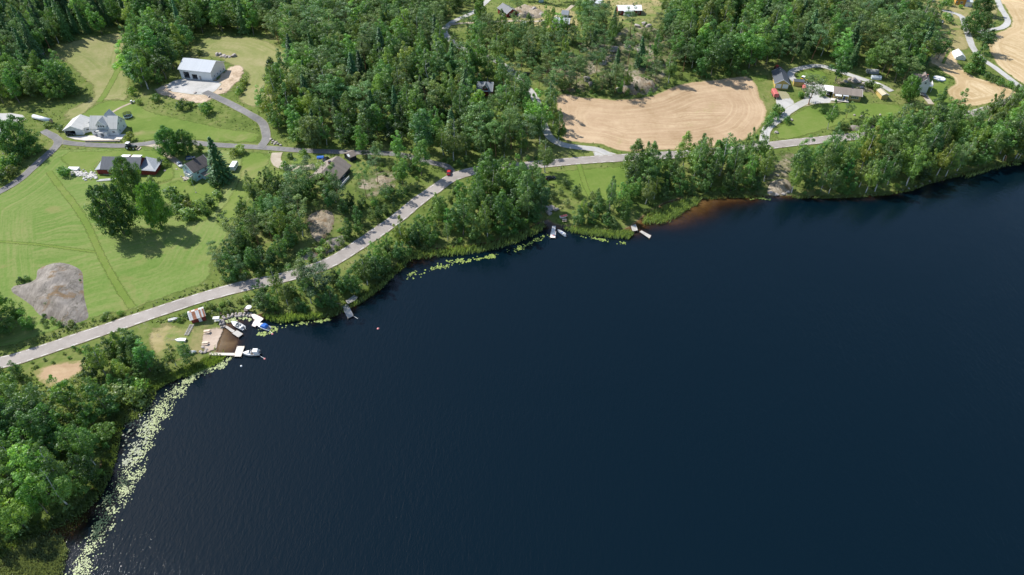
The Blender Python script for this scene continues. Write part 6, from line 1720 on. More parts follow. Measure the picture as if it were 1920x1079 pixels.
for i, c in enumerate(C):
    tn = C[min(i + 1, len(C) - 1)] - C[max(i - 1, 0)]; tn /= np.linalg.norm(tn)
    for sgn in (-1, 1):
        q = c + np.array([-tn[1], tn[0]]) * sgn * .5 + rg.normal(0, .06, 2)
        o = link('stone', ROCKS[rg.integers(5)], t, (q[0] - C[0][0], q[1] - C[0][1], .22))
        o.scale = (rg.uniform(.9, 1.3), rg.uniform(.9, 1.3), rg.uniform(.9, 1.3)); o.rotation_euler = (0, 0, rg.uniform(0, 6))

# ------------------------------------------------------------------ rocks
def boulders(label, grp, pts, seed, cat='boulder', mat=None):
    rg = np.random.default_rng(seed)
    for k, (px, py, s) in enumerate(pts):
        p = g1(px, py)
        o = link('boulder', ROCKS[rg.integers(5)])
        o.location = (p.x, p.y, p.z + s * .12); o.scale = (s * rg.uniform(.8, 1.4), s * rg.uniform(.8, 1.2), s * rg.uniform(.55, .9)); o.rotation_euler = (0, 0, rg.uniform(0, 6))
        order = ['leftmost', 'second from the left', 'third from the left', 'fourth from the left', 'fifth from the left', 'sixth from the left', 'seventh from the left', 'eighth from the left', 'ninth from the left', 'tenth from the left', 'eleventh from the left', 'twelfth from the left']
        rank = sorted(range(len(pts)), key=lambda i: pts[i][0]).index(k)
        tag(o, label + (', ' + (order[rank] if rank < len(pts) - 1 or len(pts) == 1 else 'rightmost') if len(pts) > 1 else ''), cat, grp)
boulders('pale boulder in the hayfield behind the white hall', 'boulders behind the white hall', [(407, 104, 2.6), (413, 103, 2.2), (420, 106, 2.4), (427, 107, 2.2), (439, 106, 3.2), (415, 107, 1.5), (423, 109, 1.4), (431, 108, 1.6)], 1)
boulders('pale stone in the heap at the lane and drive corner', 'stones at the drive corner', [(508, 262, 1.5), (512, 265, 1.4), (517, 268, 1.6), (522, 271, 1.3), (515, 271, 1.2), (526, 273, 1.2), (510, 269, 1.1)], 2)
boulders('loose stone in the dug sand by the white hall', 'stones in the sand by the hall', [(318, 170, 1.6), (366, 175, 1.8), (404, 150, 1.5), (452, 152, 1.6), (446, 166, 1.5), (392, 183, 1.4), (340, 186, 1.3), (414, 168, 1.3), (322, 168, 1.0)], 3)
boulders('rounded stone at the bathing beach edge', 'stones at the beach edge', [(381, 652, 1.1), (376, 660, 1.0), (385, 660.5, 1.0), (388, 656, .9), (379, 662, .9)], 4)
boulders('grey rock at the bare shore gap below the road', 'rocks at the shore gap', [(1444, 362, 1.8), (1456, 366, 2.0), (1468, 365, 1.6), (1476, 361, 1.6), (1450, 350, 2.0), (1464, 353, 1.6), (1472, 340, 1.5), (1458, 330, 1.4)], 5)
boulders('shore stone under the lakeside birches', 'stones under the lakeside birches', [(1692, 357.5, 1.0), (1704, 355, 1.2), (1716, 350.5, 1.1), (1728, 345.5, 1.2), (1742, 340.5, 1.0), (1792, 329, 1.0)], 6)
boulders('pale rock on the open rocky slope', 'rocks on the rocky slope', [(1172, 165, 5), (1184, 160, 4), (1195, 166, 5), (1205, 158, 4), (1215, 168, 4.5), (1160, 172, 4), (1100, 150, 4), (1108, 160, 3.5), (1130, 120, 4), (1150, 96, 4.5), (1175, 90, 4), (1200, 98, 4.5)], 7)
boulders('boulder behind the yellow bungalow', 'boulders behind the bungalow', [(1600, 152, 3.4), (1608, 155, 2.6), (1592, 150, 2.4), (1616, 166, 2.2), (1585, 154, 2.0)], 8)
boulders('stone by the lower lawn edge below the bungalow', 'stones on the bungalow lawn', [(1602, 217, 1.2), (1616, 219, 1.2), (1650, 216, 1.3), (1484, 226, 1.6), (1456, 250, 1.8)], 9)
boulders('rock on the dry ground between the red cottages', 'rocks between the red cottages', [(985, 16, 4.5), (1000, 22, 5.0), (1015, 30, 3.5), (975, 30, 3.0), (960, 20, 3.5), (1195, 50, 3.0), (1208, 46, 3.4), (1216, 50, 3.0)], 10)
boulders('stone beside the garden path near the blue house', 'stones by the blue house', [(309, 321, 1.1), (331, 318, .8), (346, 339, 1.0), (340, 332, .8)], 11)
boulders('dark rock at the small landing cove', 'rocks at the landing cove', [(1026, 395, 3.2), (1034, 392, 3.0), (1042, 394, 2.6), (1030, 402, 2.2)], 12)

def dome(name, label, px, height, soft, mat, grid=1.6, rough=.25, kind=None):
    W = catmull(G(px)[:, :2], True, 1.5)
    n = len(W)
    x0, y0 = W.min(0); x1, y1 = W.max(0)
    X, Y = np.meshgrid(np.arange(x0, x1, grid), np.arange(y0, y1, grid))
    I = np.stack([X.ravel(), Y.ravel()], 1) + RNG.normal(0, grid * .18, (X.size, 2))
    I = I[inside(I, W)]
    I = I[seg_dist(I, W, np.roll(W, -1, 0)) > grid * .4]
    vs, es, fs, *_ = delaunay_2d_cdt([Vector(p) for p in np.concatenate([W, I])], [(i, (i + 1) % n) for i in range(n)], [], 1, 1e-4)
    V = np.array([[v[0], v[1]] for v in vs])
    e = seg_dist(V, W, np.roll(W, -1, 0))
    k = smooth01(e / soft) ** .7
    z = H(V) - .25 + height * k + rough * k * (np.sin(V[:, 0] * .9 + 2 * np.sin(V[:, 1] * .5)) + np.sin(V[:, 1] * 1.1 + V[:, 0] * .4)) * .5 + .3 * np.minimum(1, e)
    me = npmesh(name, np.concatenate([V, z[:, None]], 1), np.array([list(f) for f in fs]), mat, None, False)
    if me.polygons[0].normal.z < 0: me.flip_normals()
    o = link(name, me)
    tag(o, label, 'rock', None, kind)
dome('rock_outcrop', 'big bare grey rock dome at the meadow corner above the road', [(18, 548), (24, 536), (46, 531), (64, 524), (68, 506), (85, 497), (113, 491), (140, 497), (157, 510), (160, 536), (162, 560), (169, 588), (166, 600), (145, 608), (126, 618), (105, 608), (85, 600), (70, 592), (55, 575), (35, 560)], 3.0, 10, M['rock'], grid=1.2, rough=.55)
dome('rock_outcrop', 'bare sloping rock face on the knoll above the road cutting', [(574, 410), (600, 392), (626, 398), (628, 425), (615, 445), (600, 458), (584, 448)], 0.9, 6, M['rock_tan'], rough=.5)
dome('rock_outcrop', 'dark blasted rock beside the main road below the knoll', [(560, 478), (600, 455), (640, 440), (652, 450), (630, 470), (600, 482), (570, 490)], 1.0, 4, M['rock'], rough=.9)
dome('rock_outcrop', 'bare rock slab in the clearing right of the knoll house', [(700, 336), (716, 329), (734, 333), (738, 341), (722, 347), (706, 345)], .5, 3, M['rock_tan'], rough=.5)
dome('rock_outcrop', 'grey rock face above the stubble field edge', [(1160, 160), (1185, 148), (1215, 150), (1235, 165), (1222, 176), (1190, 179), (1165, 174)], 3.2, 4, M['rock_tan'], rough=.7)
dome('rock_outcrop', 'grey rock slab at the lake gap right of the roadside strip', [(1438, 352), (1450, 338), (1474, 336), (1486, 350), (1482, 365), (1460, 368), (1440, 366)], 1.2, 3, M['rock_tan'], rough=.4)
dome('rock_outcrop', 'pale rock hump between the red cottages', [(955, 25), (975, 12), (1005, 14), (1025, 28), (1005, 36), (975, 34)], 2.0, 6, M['rock_tan'], rough=.5)
dome('rock_outcrop', 'rock ledge on the grass below the road bank wood', [(1585, 238), (1600, 236), (1640, 236), (1636, 244), (1600, 246)], 1.4, 2, M['rock'], rough=.4)
dome('sand_heap', 'pale sand heap in front of the white hall yard', [(300, 178), (325, 172), (360, 182), (392, 184), (388, 194), (350, 192), (310, 188)], 1.6, 4, M['sandbank'], rough=.5)
dome('sand_heap', 'pale dug slope right of the white hall', [(412, 170), (430, 148), (452, 128), (460, 132), (452, 152), (436, 172), (420, 180)], 1.4, 4, M['sandbank'], rough=.5)

# rubble by the barn: one mass
rg = np.random.default_rng(21)
mbv, mbf, nv = [], [], 0
for k in range(150):
    x = rg.uniform(134, 182); y = 324 + (x - 134) * .17 + rg.normal(0, 3.5)
    p = g1(x, y)
    me = ROCKS[rg.integers(5)]
    co = np.empty(len(me.vertices) * 3, np.float32); me.vertices.foreach_get('co', co)
    s = rg.uniform(.4, 1.5)
    co = co.reshape(-1, 3) * [s, s * rg.uniform(.5, 1), s * .6] + [p.x, p.y, p.z + .15]
    mbv.append(co); mbf.append(np.array([list(q.vertices) for q in me.polygons]) + nv); nv += len(co)
P['rubble'] = simple('broken_concrete', (0.55, 0.53, 0.50), 0.9, vary=0.3)
tag(link('rubble', npmesh('rubble', np.concatenate(mbv), np.concatenate(mbf), P['rubble'])), 'heap of broken pale stone and scrap left of the red barn', None, None, 'stuff')
for nm, lb, A, B, w, hh, z in (('white_trailer', 'flat white covered trailer beside the rubble heap', (128, 319), (149, 319.5), 2.4, .5, .5), ('plank_stack', 'low white plank stack below the red barn', (182, 340), (219, 337), 1.3, .5, .05)):
    p, q = g1(*A), g1(*B)
    c = (p + q) / 2
    t = thing(nm, lb, 'trailer' if 'trailer' in nm else 'plank stack', (c.x, c.y, c.z), math.atan2(q.y - p.y, q.x - p.x))
    L = (q - p).length
    if 'trailer' in nm:
        MB().box((0, 0, z + hh / 2), (L, w, hh), taper=.95).build('cover', P['gel'], t)
        for sy in (-1, 1): wheel(t, 0, sy * (w / 2 - .1), .33, .2)
        MB().tube((L / 2, 0, .5), (L / 2 + 1, 0, .45), .05).build('drawbar', P['steel'], t)
    else:
        for j in range(6):
            MB().box((rg.normal(0, .25), (j - 2.5) * .24, z + .14 + .1 * (j % 2)), (L * rg.uniform(.8, 1), .2, .22)).build('plank', P['gel'] if j % 3 else P['deck_grey'], t)

# ------------------------------------------------------------------ smaller things
p = g1(241, 221)
t = thing('trampoline', 'round garden trampoline with dark net beside the white house', 'trampoline', p)
ring = [(2.0 * math.cos(a), 2.0 * math.sin(a)) for a in np.linspace(0, 6.283, 25)]
m = MB(); q = MB(); nt_ = MB()
for a, b in zip(ring[:-1], ring[1:]):
    m.tube((*a, .8), (*b, .8), .09, n=6)
    q.add([(*a, .84), (*b, .84), (b[0] * .86, b[1] * .86, .86), (a[0] * .86, a[1] * .86, .86)], [(0, 1, 2, 3)])
    nt_.add([(*a, .85), (*b, .85), (*b, 2.5), (*a, 2.5)], [(0, 1, 2, 3)])
m.build('frame', P['steel'], t); q.build('pad', P['teal'], t)
MB().tube((0, 0, .78), (0, 0, .82), 1.74, n=24).build('jumping_mat', P['black'], t)
P['mesh_net'] = None
mm, ntt, out = nodes('safety_net'); TT = NT(ntt)
d = TT.n('ShaderNodeBsdfDiffuse'); d.inputs[0].default_value = (.03, .06, .04, 1)
tr = TT.n('ShaderNodeBsdfTransparent'); mx = TT.n('ShaderNodeMixShader'); mx.inputs[0].default_value = .55
TT.l(tr.outputs[0], mx.inputs[1]); TT.l(d.outputs[0], mx.inputs[2]); TT.l(mx.outputs[0], out.inputs[0])
nt_.build('safety_net', mm, t)
for k in range(6):
    a = k * 1.047
    MB().tube((2 * math.cos(a), 2 * math.sin(a), 0), (2 * math.cos(a), 2 * math.sin(a), 2.5), .05, n=6).build('pole', P['steel'], t)

A, B = g1(65, 222), g1(97, 231)
c = (A + B) / 2
t = thing('silver_tube', 'long silver plastic tube lying in the grass', 'tube', (c.x, c.y, c.z), math.atan2(B.y - A.y, B.x - A.x))
Lt = (B - A).length
MB().tube((-Lt / 2, 0, 1.0), (Lt / 2, 0, 1.0), 1.1, n=20).build('shell', P['silver'], t, True)
MB().tube((Lt / 2, 0, 1.0), (Lt / 2 + .1, 0, 1.0), 1.0, .8, n=20).build('end_cap', P['wood'], t)
A, B = g1(160, 266), g1(226, 266)
c = (A + B) / 2
tag(MB().box((c.x, c.y, c.z + .3), ((B - A).length, .5, 1.0), rz=math.atan2(B.y - A.y, B.x - A.x)).build('retaining_wall', P['straw']), 'low sand coloured retaining wall before the white house forecourt', 'wall')

def flagpole(label, px, hgt):
    p = g1(*px)
    t = thing('flagpole', label, 'flagpole', p)
    MB().tube((0, 0, -.3), (0, 0, hgt), .07, .04).build('pole', P['trim'], t)
    MB().tube((0, 0, hgt), (0, 0, hgt + .16), .1, .05).build('finial', P['trim'], t)
    MB().box((0, 0, .1), (.5, .5, .4)).build('foot', P['stone'], t)
flagpole('white flagpole in the garden of the pale blue house', (367.5, 362), 6.5)
flagpole('white flagpole on the lawn before the yellow bungalow', (1564, 201.5), 8.5)
flagpole('white flagpole by the brown roofed house in the corner', (6, 289), 5.5)

def picnic(label, px, rz):
    p = g1(*px)
    t = thing('picnic_table', label, 'picnic table', (p.x, p.y, p.z + .1), rz)
    MB().box((0, 0, .75), (1.9, .8, .08)).build('table_top', P['straw'], t)
    for sy in (-1, 1): MB().box((0, sy * .75, .45), (1.9, .3, .07)).build('bench', P['straw'], t)
    for sx in (-.7, .7): MB().tube((sx, -.8, 0), (sx, .2, .75), .05).tube((sx, .8, 0), (sx, -.2, .75), .05).build('leg', P['wood'], t)
picnic('pale picnic table at the top of the little beach', (388.7, 624), .2)
picnic('pale picnic table on the grass beside the beach stones', (385.5, 646), .1)
picnic('picnic table on the small landing lawn', (1058, 415), .1)
p = g1(408, 604)
t = thing('garden_swing', 'white roofed garden swing by the boathouse', 'garden swing', (p.x, p.y, p.z + .1), .1)
MB().box((0, 0, 1.9), (2.1, 1.2, .08)).build('swing_roof', P['canvas_white'], t)
MB().box((0, 0, .5), (1.7, .6, .1)).build('seat', P['canvas_white'], t)
MB().box((0, .3, .8), (1.7, .08, .5)).build('backrest', P['canvas_white'], t)
for sx in (-1, 1):
    for sy in (-.5, .5): MB().tube((sx, sy, 0), (sx, sy * .8, 1.9), .04).build('post', P['steel'], t)
def chair(label, px, rz):
    p = g1(*px)
    t = thing('garden_chair', label, 'chair', (p.x, p.y, p.z + .1), rz)
    MB().box((0, 0, .42), (.6, .6, .06)).build('seat', P['brown_wood'], t)
    MB().box((0, .28, .75), (.6, .06, .65)).build('backrest', P['brown_wood'], t)
    for sx in (-.25, .25):
        for sy in (-.25, .25): MB().tube((sx, sy, 0), (sx, sy, .42), .03).build('leg', P['brown_wood'], t)
chair('brown garden chair on the pier grass, nearer the boathouse', (414.6, 591.5), 0); chair('brown garden chair on the pier grass, farther from the boathouse', (426.5, 589), .5)
h = House('small_shed', 'tiny brown shed at the inner end of the stone pier', 'shed', (460, 588.5), (466, 588), 1.4, 1.2, 1.5, P['brown_wood'], P['roof_brown'], 'x', .15, verge=None)
p = g1(469, 584)
t = thing('parasol', 'white parasol open beside the tiny brown shed', 'parasol', p)
MB().tube((0, 0, 0), (0, 0, 2.3), .04).build('pole', P['steel'], t)
MB().tube((0, 0, 2.0), (0, 0, 2.4), 1.05, .05, n=12).build('canopy', P['canvas_white'], t)
# slipway from the boathouse
A, B = g1(360.5, 609), g1(349.5, 630)
c = (A + B) / 2
t = thing('slipway', 'grey sleepered slipway running from the boathouse over the lawn', 'slipway', (c.x, c.y, c.z + .1), math.atan2(B.y - A.y, B.x - A.x))
Lt = (B - A).length
for sy in (-.5, .5): MB().box((0, sy, .12), (Lt, .12, .12)).build('rail', P['deck_grey'], t)
for k in range(9): MB().box((-Lt / 2 + Lt * (k + .5) / 9, 0, .05), (.22, 1.7, .12)).build('sleeper', P['stone'], t)

def buoy(label, px, mat, s=.35):
    q = flat([px], 0)[0]
    t = thing('buoy', label, 'buoy', (q[0], q[1], 0))
    MB().loft([[(s * r * math.cos(a), s * r * math.sin(a), s * z) for a in np.linspace(0, 6.283, 11)[:-1]] for z, r in ((-.8, .5), (-.3, .95), (.2, 1), (.7, .75), (.95, .3))]).build('float', mat, t, True)
    MB().tube((0, 0, s * .9), (0, 0, s * 1.3), s * .12).build('ring', P['steel'], t)
buoy('pink mooring buoy behind the blue canopy boat', (511, 627), P['pink'])
buoy('pink mooring buoy behind the cabin boat', (496.5, 673.5), P['pink'])
buoy('small white buoy off the lily pads', (452.5, 687), P['gel'])
buoy('single pink buoy alone out on the open lake', (709, 617), P['pink'], .42)
for lb, a, b in (('white mooring boom from the blue canopy boat to its buoy', (506.5, 621.5), (510.5, 626)), ('white mooring boom from the cabin boat to its buoy', (488, 668), (495.5, 672.5)), ('mooring line at the lone grey jetty end', (662, 592.5), (671, 598))):
    q, r = flat([a], .1)[0], flat([b], .1)[0]
    tag(MB().tube((*q, .12), (*r, .12), .06, n=6).build('mooring_boom', P['gel']), lb, 'mooring boom')
# stair rail on the bank above the lone jetty
A, B = g1(599, 556), g1(640, 574)
t = thing('handrail', 'pale handrail curving down the bank to the lone jetty', 'handrail', A)
pts = [A, A.lerp(B, .33) + Vector((0, -.6, 0)), A.lerp(B, .66) + Vector((0, -1.0, 0)), B]
for a, b in zip(pts[:-1], pts[1:]): MB().tube(a - A + Vector((0, 0, .9)), b - A + Vector((0, 0, .9)), .05).build('rail', P['deck_grey'], t)
for a in pts: MB().tube(a - A + Vector((0, 0, -.3)), a - A + Vector((0, 0, .95)), .05).build('post', P['deck_grey'], t)

# wooden fence at the red cottage
fp = [(1016, 56), (1018, 48), (1026, 42), (1034, 37.5), (1046, 33)]
Wp = [g1(*q) for q in fp]
t = thing('wooden_fence', 'brown wooden fence climbing to the small red cottage', 'fence', Wp[0])
for a, b in zip(Wp[:-1], Wp[1:]):
    for zf in (.45, .85): MB().tube(a - Wp[0] + Vector((0, 0, zf)), b - Wp[0] + Vector((0, 0, zf)), .06, n=6).build('rail', P['wood'], t)
for a in Wp: MB().tube(a - Wp[0] + Vector((0, 0, -.2)), a - Wp[0] + Vector((0, 0, 1.1)), .08, n=6).build('post', P['wood'], t)

# pool cover beside the brown roofed white house, tarpaulins and stone wall behind the bungalow
p = g1(1761, 148)
t = thing('round_pool', 'round pale covered garden pool by the striped stubble', 'pool', (p.x, p.y, p.z + .05))
MB().tube((0, 0, 0), (0, 0, .35), 3.2, 3.0, n=24).build('pool_wall', P['silver'], t)
MB().tube((0, 0, .35), (0, 0, .45), 2.8, 2.2, n=24).build('cover', P['canvas_white'], t)
def tarp(label, px, L, w, hgt, mat, rz):
    p = g1(*px)
    t = thing('covered_stack', label, 'covered stack', (p.x, p.y, p.z), rz)
    MB().prism([(-w / 2, 0), (w / 2, 0), (w * .45, hgt * .7), (w * .1, hgt), (-w * .2, hgt * .95), (-w * .46, hgt * .6)], 'x', -L / 2, L / 2).build('tarpaulin', mat, t)
    for sx in (-1, 1): MB().box((sx * L * .3, -w / 2 - .1, .15), (.5, .3, .3)).build('weight_stone', P['boulder'], t)
tarp('grey tarpaulin covered stack under the trees, farther one', (1635, 137), 6, 3, 2.0, P['gel_grey'], -.15)
tarp('pale silver tarpaulin covered stack beside the gravel track', (1642, 148), 5, 2.6, 1.8, P['silver'], -.15)
tarp('long pale covered log stack behind the yellow bungalow', (1640, 158), 5, 1.6, 1.0, P['canvas_white'], -.6)
boulders('pale squared stone in the low wall behind the bungalow', 'stones of the low bungalow wall', [(1601 + k * 2.2, 149 + k * 1.0, 1.7) for k in range(6)] + [(1619, 157, 1.6), (1620, 160, 1.6)], 13)
tarp('long grey covered stack at the hayfield edge under the trees', (75, 104), 4, 1.6, 1.0, P['gel_grey'], .2)
tarp('blue tarpaulin heap at the knoll house drive', (601, 297), 3, 2, 1.0, P['canvas_blue'], .1)

# ------------------------------------------------------------------ lily pads and reeds: masses nobody could count
def lm(name, col, rough=.45, spec=.4, vary=.25):
    m, nt, out = nodes(name)
    T = NT(nt)
    tone = T.attr('tone')
    c = T.ramp(tone, [(0, tuple(k * (1 - vary) for k in col)), (1, tuple(min(1, k * (1 + vary)) for k in col))])
    T.principled(out, c, rough, None, spec)
    return m
M['pad_pale'] = lm('pale_lily_pad', (.25, .30, .12), .5, .35, .5)
M['pad_yellow'] = lm('yellow_lily_pad', (.19, .255, .055), .5, .4, .4)
def pads(label, spine, width, n, seed, mat, size=(.16, .5), clump=0.86):
    rng = np.random.default_rng(seed)
    C = catmull(flat(spine), False, 1.0)
    wv = np.interp(np.linspace(0, 1, len(C)), np.linspace(0, 1, len(width)), width)
    tn = np.gradient(C, axis=0); tn /= np.linalg.norm(tn, axis=1)[:, None]
    centers = rng.integers(0, len(C), max(5, n // 22))
    off = np.clip(rng.normal(0, .42, len(centers)), -1, 1)
    k = rng.integers(0, len(centers), n)
    i = np.clip(centers[k] + rng.normal(0, 1.2, n).astype(int), 0, len(C) - 1)
    lone = rng.random(n) > clump
    i = np.where(lone, rng.integers(0, len(C), n), i)
    o = np.where(lone, rng.uniform(-1, 1, n), off[k] + rng.normal(0, .16, n))
    Pn = C[i] + np.stack([-tn[i, 1], tn[i, 0]], 1) * (o * wv[i])[:, None] + rng.normal(0, .35, (n, 2))
    Pn = Pn[shore_sd(Pn) < -.3]
    n = len(Pn)
    r = rng.uniform(*size, n)
    a0 = rng.uniform(0, 6.283, n)
    ang = a0[:, None] + np.linspace(.25, 6.03, 7)[None]
    V = np.zeros((n, 7, 3))
    tx, ty = rng.normal(0, .10, n), rng.normal(0, .10, n)
    dx, dy = r[:, None] * np.cos(ang), r[:, None] * np.sin(ang)
    V[:, :, 0] = Pn[:, :1] + dx; V[:, :, 1] = Pn[:, 1:] + dy
    V[:, :, 2] = .03 + np.abs(tx[:, None] * dx + ty[:, None] * dy) + rng.uniform(0, .02, n)[:, None]
    me = npmesh('lily_pads', V.reshape(-1, 3), np.arange(7 * n).reshape(n, 7), mat, {'tone': np.repeat(rng.random(n), 7)})
    tag(link('lily_pads', me), label, None, None, 'stuff')
pads('broad belt of pale lily pads along the lower shore', [(110, 1120), (150, 1075), (178, 1010), (215, 940), (245, 890), (270, 830), (290, 790), (310, 755), (335, 730)], [2.6, 3.6, 2.6, 3.4, 3.6, 3.4, 3.6, 4.2, 3.4], 2700, 1, M['pad_pale'], (.09, .22))
pads('thin tail of pale lily pads towards the jetty', [(335, 730), (365, 705), (395, 692), (415, 688), (430, 672)], [2.6, 1.8, 1.6, 1.6, .8], 520, 2, M['pad_pale'], (.11, .27))
pads('yellow lily pads below the wooded jetty bank', [(485, 625), (510, 620), (530, 612), (560, 606), (590, 604), (625, 597)], [1.6, 1.6, 1.5, 1.4, 1.3, .9], 240, 3, M['pad_yellow'], (.14, .34))
pads('yellow lily pads along the reed bay', [(765, 523), (790, 512), (820, 500), (850, 492), (885, 487), (925, 481)], [1.6, 2.2, 1.8, 1.4, 1.0, 1.0], 330, 4, M['pad_yellow'], (.15, .38))
pads('yellow lily pads off the wooded point', [(920, 480), (950, 472), (985, 462), (1010, 450), (1026, 440)], [.9, 1.4, 1.4, 1.6, 1.2], 150, 5, M['pad_yellow'], (.15, .38))
pads('yellow lily pads beyond the small jetty', [(1085, 443), (1110, 446), (1135, 452), (1170, 457)], [.5, .8, 1.0, .6], 90, 6, M['pad_yellow'], (.15, .38))
pads('yellow lily pads near the shore rocks', [(1405, 376), (1425, 372), (1443, 374)], [.8, .9, .6], 26, 7, M['pad_yellow'], (.3, .6))
pads('few lily pads inside the stone basin', [zz(1180, 360), zz(1230, 330), zz(1330, 305), zz(1440, 310), zz(1480, 330)], [1.0, 1.2, .8, .8, .8], 150, 8, M['pad_pale'], (.15, .4))
pads('pads and weed in the shaded shallows', [(240, 770), (262, 790), (255, 830), (240, 870)], [3, 4, 3, 2], 260, 9, lm('weed_pad', (.17, .20, .12), .5), (.12, .35), .2)
pads('few lily pads far along the birchwood shore', [(1890, 311), (1912, 308)], [.5, .6], 18, 10, M['pad_yellow'], (.3, .6))

def reeds(label, polys, n, seed, col, hgt=(1.0, 2.2), w=.10, lean=.18):
    rng = np.random.default_rng(seed)
    Bs = [flat(pl) for pl in polys]
    ar = [abs(np.dot(b[:, 0], np.roll(b[:, 1], 1)) - np.dot(b[:, 1], np.roll(b[:, 0], 1))) for b in Bs]
    out = []
    for b, a in zip(Bs, ar):
        k = int(n * a / sum(ar) * 3.4)
        C = np.stack([rng.uniform(b[:, 0].min(), b[:, 0].max(), k), rng.uniform(b[:, 1].min(), b[:, 1].max(), k)], 1)
        C = C[inside(C, b)]
        e = seg_dist(C, b, np.roll(b, -1, 0))
        dens = .5 + .5 * np.sin(C[:, 0] * .55 + 1.7 * np.sin(C[:, 1] * .4)) * np.sin(C[:, 1] * .6 + C[:, 0] * .15)
        C = C[(rng.random(len(C)) < np.clip(e / 2.0, .08, 1)) & (rng.random(len(C)) < .35 + .65 * dens)]
        out.append(C)
    C = np.concatenate(out)
    n = len(C)
    z = np.maximum(H(C), -.1)
    hh = rng.uniform(*hgt, n)
    a = rng.uniform(0, 6.283, n)
    l = rng.normal(0, lean, (n, 2)) + np.array([.10, 0])
    V = np.zeros((n, 4, 3))
    dx, dy = np.cos(a) * w, np.sin(a) * w
    V[:, 0] = np.stack([C[:, 0] - dx, C[:, 1] - dy, z], 1); V[:, 1] = np.stack([C[:, 0] + dx, C[:, 1] + dy, z], 1)
    mid = C + l * hh[:, None] * .35
    V[:, 2] = np.stack([mid[:, 0] + dx * .9, mid[:, 1] + dy * .9, z + hh * .62], 1)
    tip = C + l * hh[:, None] * 1.1
    V[:, 3] = np.stack([tip[:, 0], tip[:, 1], z + hh], 1)
    o = link('reeds', npmesh('reeds', V.reshape(-1, 3), np.arange(4 * n).reshape(n, 4), M['leaf'], {'tone': np.repeat(rng.uniform(.3, .8, n), 4)}))
    o.color = (*col, 1)
    tag(o, label, None, None, 'stuff')
REED = (.22, .31, .11)
reeds('green reed bed along the wooded point', [[(780, 466), (810, 468), (850, 463), (900, 460), (932, 452), (966, 440), (1000, 424), (1020, 417), (1024, 428), (1000, 446), (965, 460), (930, 470), (890, 478), (850, 482), (810, 486), (775, 490), (760, 498), (748, 505), (752, 495), (765, 482)]], 10000, 1, REED)
reeds('reeds between the two wooden jetties', [[(1050, 427), (1075, 426), (1110, 430), (1150, 433), (1178, 433), (1190, 440), (1180, 450), (1140, 448), (1100, 443), (1070, 438)]], 3500, 2, REED)
reeds('pale reeds over the brown shallows', [[(1200, 412), (1216, 398), (1248, 383), (1285, 372), (1318, 371), (1312, 386), (1285, 398), (1270, 412), (1250, 420), (1222, 424), (1206, 424)]], 3600, 3, REED)
reeds('reeds beside the pale angled jetty', [[(490, 592), (520, 591), (560, 591), (600, 589), (612, 594), (585, 601), (555, 604), (525, 608), (500, 602)]], 4200, 4, (.22, .32, .10))
reeds('thin reeds under the dark bank', [[(660, 568), (680, 558), (700, 545), (720, 527), (735, 515), (742, 517), (728, 533), (708, 550), (690, 562), (672, 575), (664, 578)]], 1500, 5, REED)
reeds('grey green reed bed in the bottom corner', [[(-20, 1062), (40, 1015), (90, 992), (118, 1000), (132, 1030), (120, 1079), (100, 1120), (-20, 1120)]], 9000, 6, (.19, .235, .13), (.5, 1.2))
reeds('sparse reeds in the shaded shallows', [[(222, 770), (250, 742), (285, 728), (300, 730), (285, 760), (265, 785), (235, 800), (215, 800)]], 1700, 7, (.20, .27, .11), (.4, 1.0))
reeds('wet sedge below the shrubs at the L jetty', [[(360, 692), (385, 678), (402, 669), (425, 668), (420, 678), (395, 690), (368, 702), (340, 712)]], 4200, 8, (.20, .30, .07), (.4, 1.0))
reeds('thin reeds by the far birchwood shore', [[(1800, 332), (1840, 321), (1880, 309), (1905, 304), (1890, 312), (1840, 328), (1810, 338)]], 1500, 9, REED, (.8, 1.6))
reeds('sparse water weed in the sunny brown pool', [[(95, 985), (140, 970), (165, 950), (170, 975), (140, 1000), (110, 1005)]], 500, 10, (.15, .18, .06), (.2, .6))

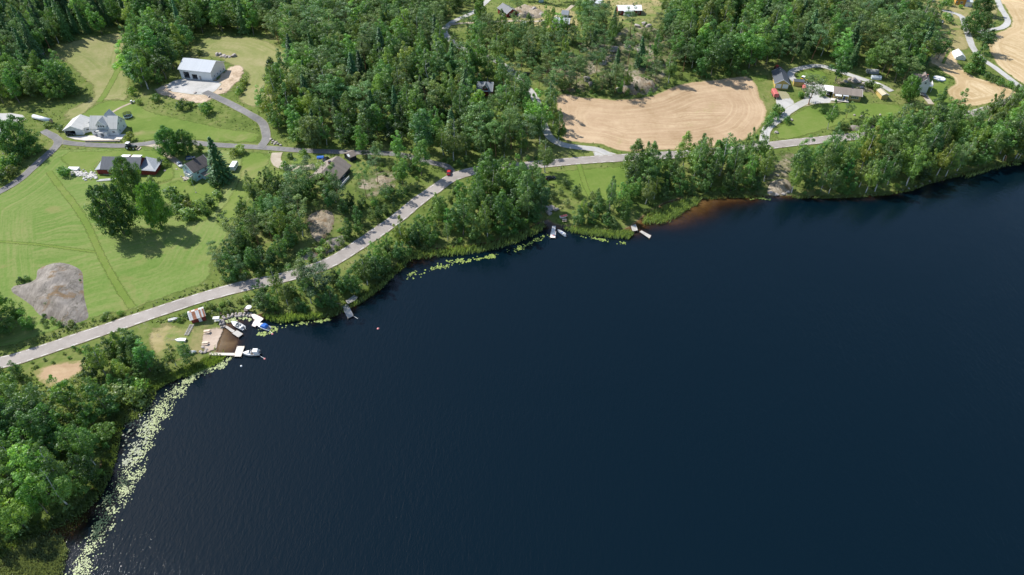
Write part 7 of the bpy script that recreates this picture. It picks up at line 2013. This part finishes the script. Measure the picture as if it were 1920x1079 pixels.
def sedge(label, line, n, seed, col, w0=-3.2, w1=.5, hgt=(.5, 1.3)):
    rng = np.random.default_rng(seed)
    L = catmull(flat(line), False, .5)
    C = L[rng.integers(0, len(L), n * 3)] + rng.normal(0, 2.2, (n * 3, 2))
    s = shore_sd(C)
    C = C[(s > w0) & (s < w1) & (rng.random(len(C)) < .35 + .65 * (np.sin(C[:, 0] * .5) * np.sin(C[:, 1] * .43) * .5 + .5))][:n]
    n = len(C)
    z = np.maximum(H(C), -.1)
    hh = rng.uniform(*hgt, n)
    a = rng.uniform(0, 6.283, n)
    l = rng.normal(0, .28, (n, 2))
    V = np.zeros((n, 4, 3))
    dx, dy = np.cos(a) * .12, np.sin(a) * .12
    V[:, 0] = np.stack([C[:, 0] - dx, C[:, 1] - dy, z], 1); V[:, 1] = np.stack([C[:, 0] + dx, C[:, 1] + dy, z], 1)
    mid = C + l * hh[:, None] * .4
    V[:, 2] = np.stack([mid[:, 0] + dx * .9, mid[:, 1] + dy * .9, z + hh * .62], 1)
    tip = C + l * hh[:, None] * 1.3
    V[:, 3] = np.stack([tip[:, 0], tip[:, 1], z + hh], 1)
    o = link('sedge', npmesh('sedge', V.reshape(-1, 3), np.arange(4 * n).reshape(n, 4), M['leaf'], {'tone': np.repeat(rng.uniform(.3, .8, n), 4)}))
    o.color = (*col, 1)
    tag(o, label, None, None, 'stuff')
sedge('green sedge fringe at the foot of the lower left wood', [(-20, 1045), (40, 1003), (90, 980), (135, 962), (168, 932), (190, 890), (204, 835), (214, 785), (228, 752)], 6000, 31, (.13, .19, .06))
sedge('green sedge fringe below the shrubs by the bathing place', [(228, 752), (250, 738), (285, 722), (320, 704), (355, 690), (385, 676)], 4500, 32, (.17, .25, .07))
sedge('thin sedge along the wooded bank by the lone jetty', [(600, 588), (622, 584), (642, 575), (674, 557), (692, 545), (725, 514), (748, 497)], 2600, 33, (.15, .22, .07))
sedge('thin sedge along the roadside shore strip', [(1300, 369), (1345, 366), (1385, 364), (1420, 366)], 1500, 34, (.14, .20, .065))
sedge('thin sedge along the lakeside birchwood shore', [(1490, 369), (1572, 369), (1625, 366), (1660, 363), (1700, 356), (1737, 342), (1795, 328), (1840, 318), (1878, 307), (1920, 300)], 3600, 35, (.13, .19, .06), -1.6)
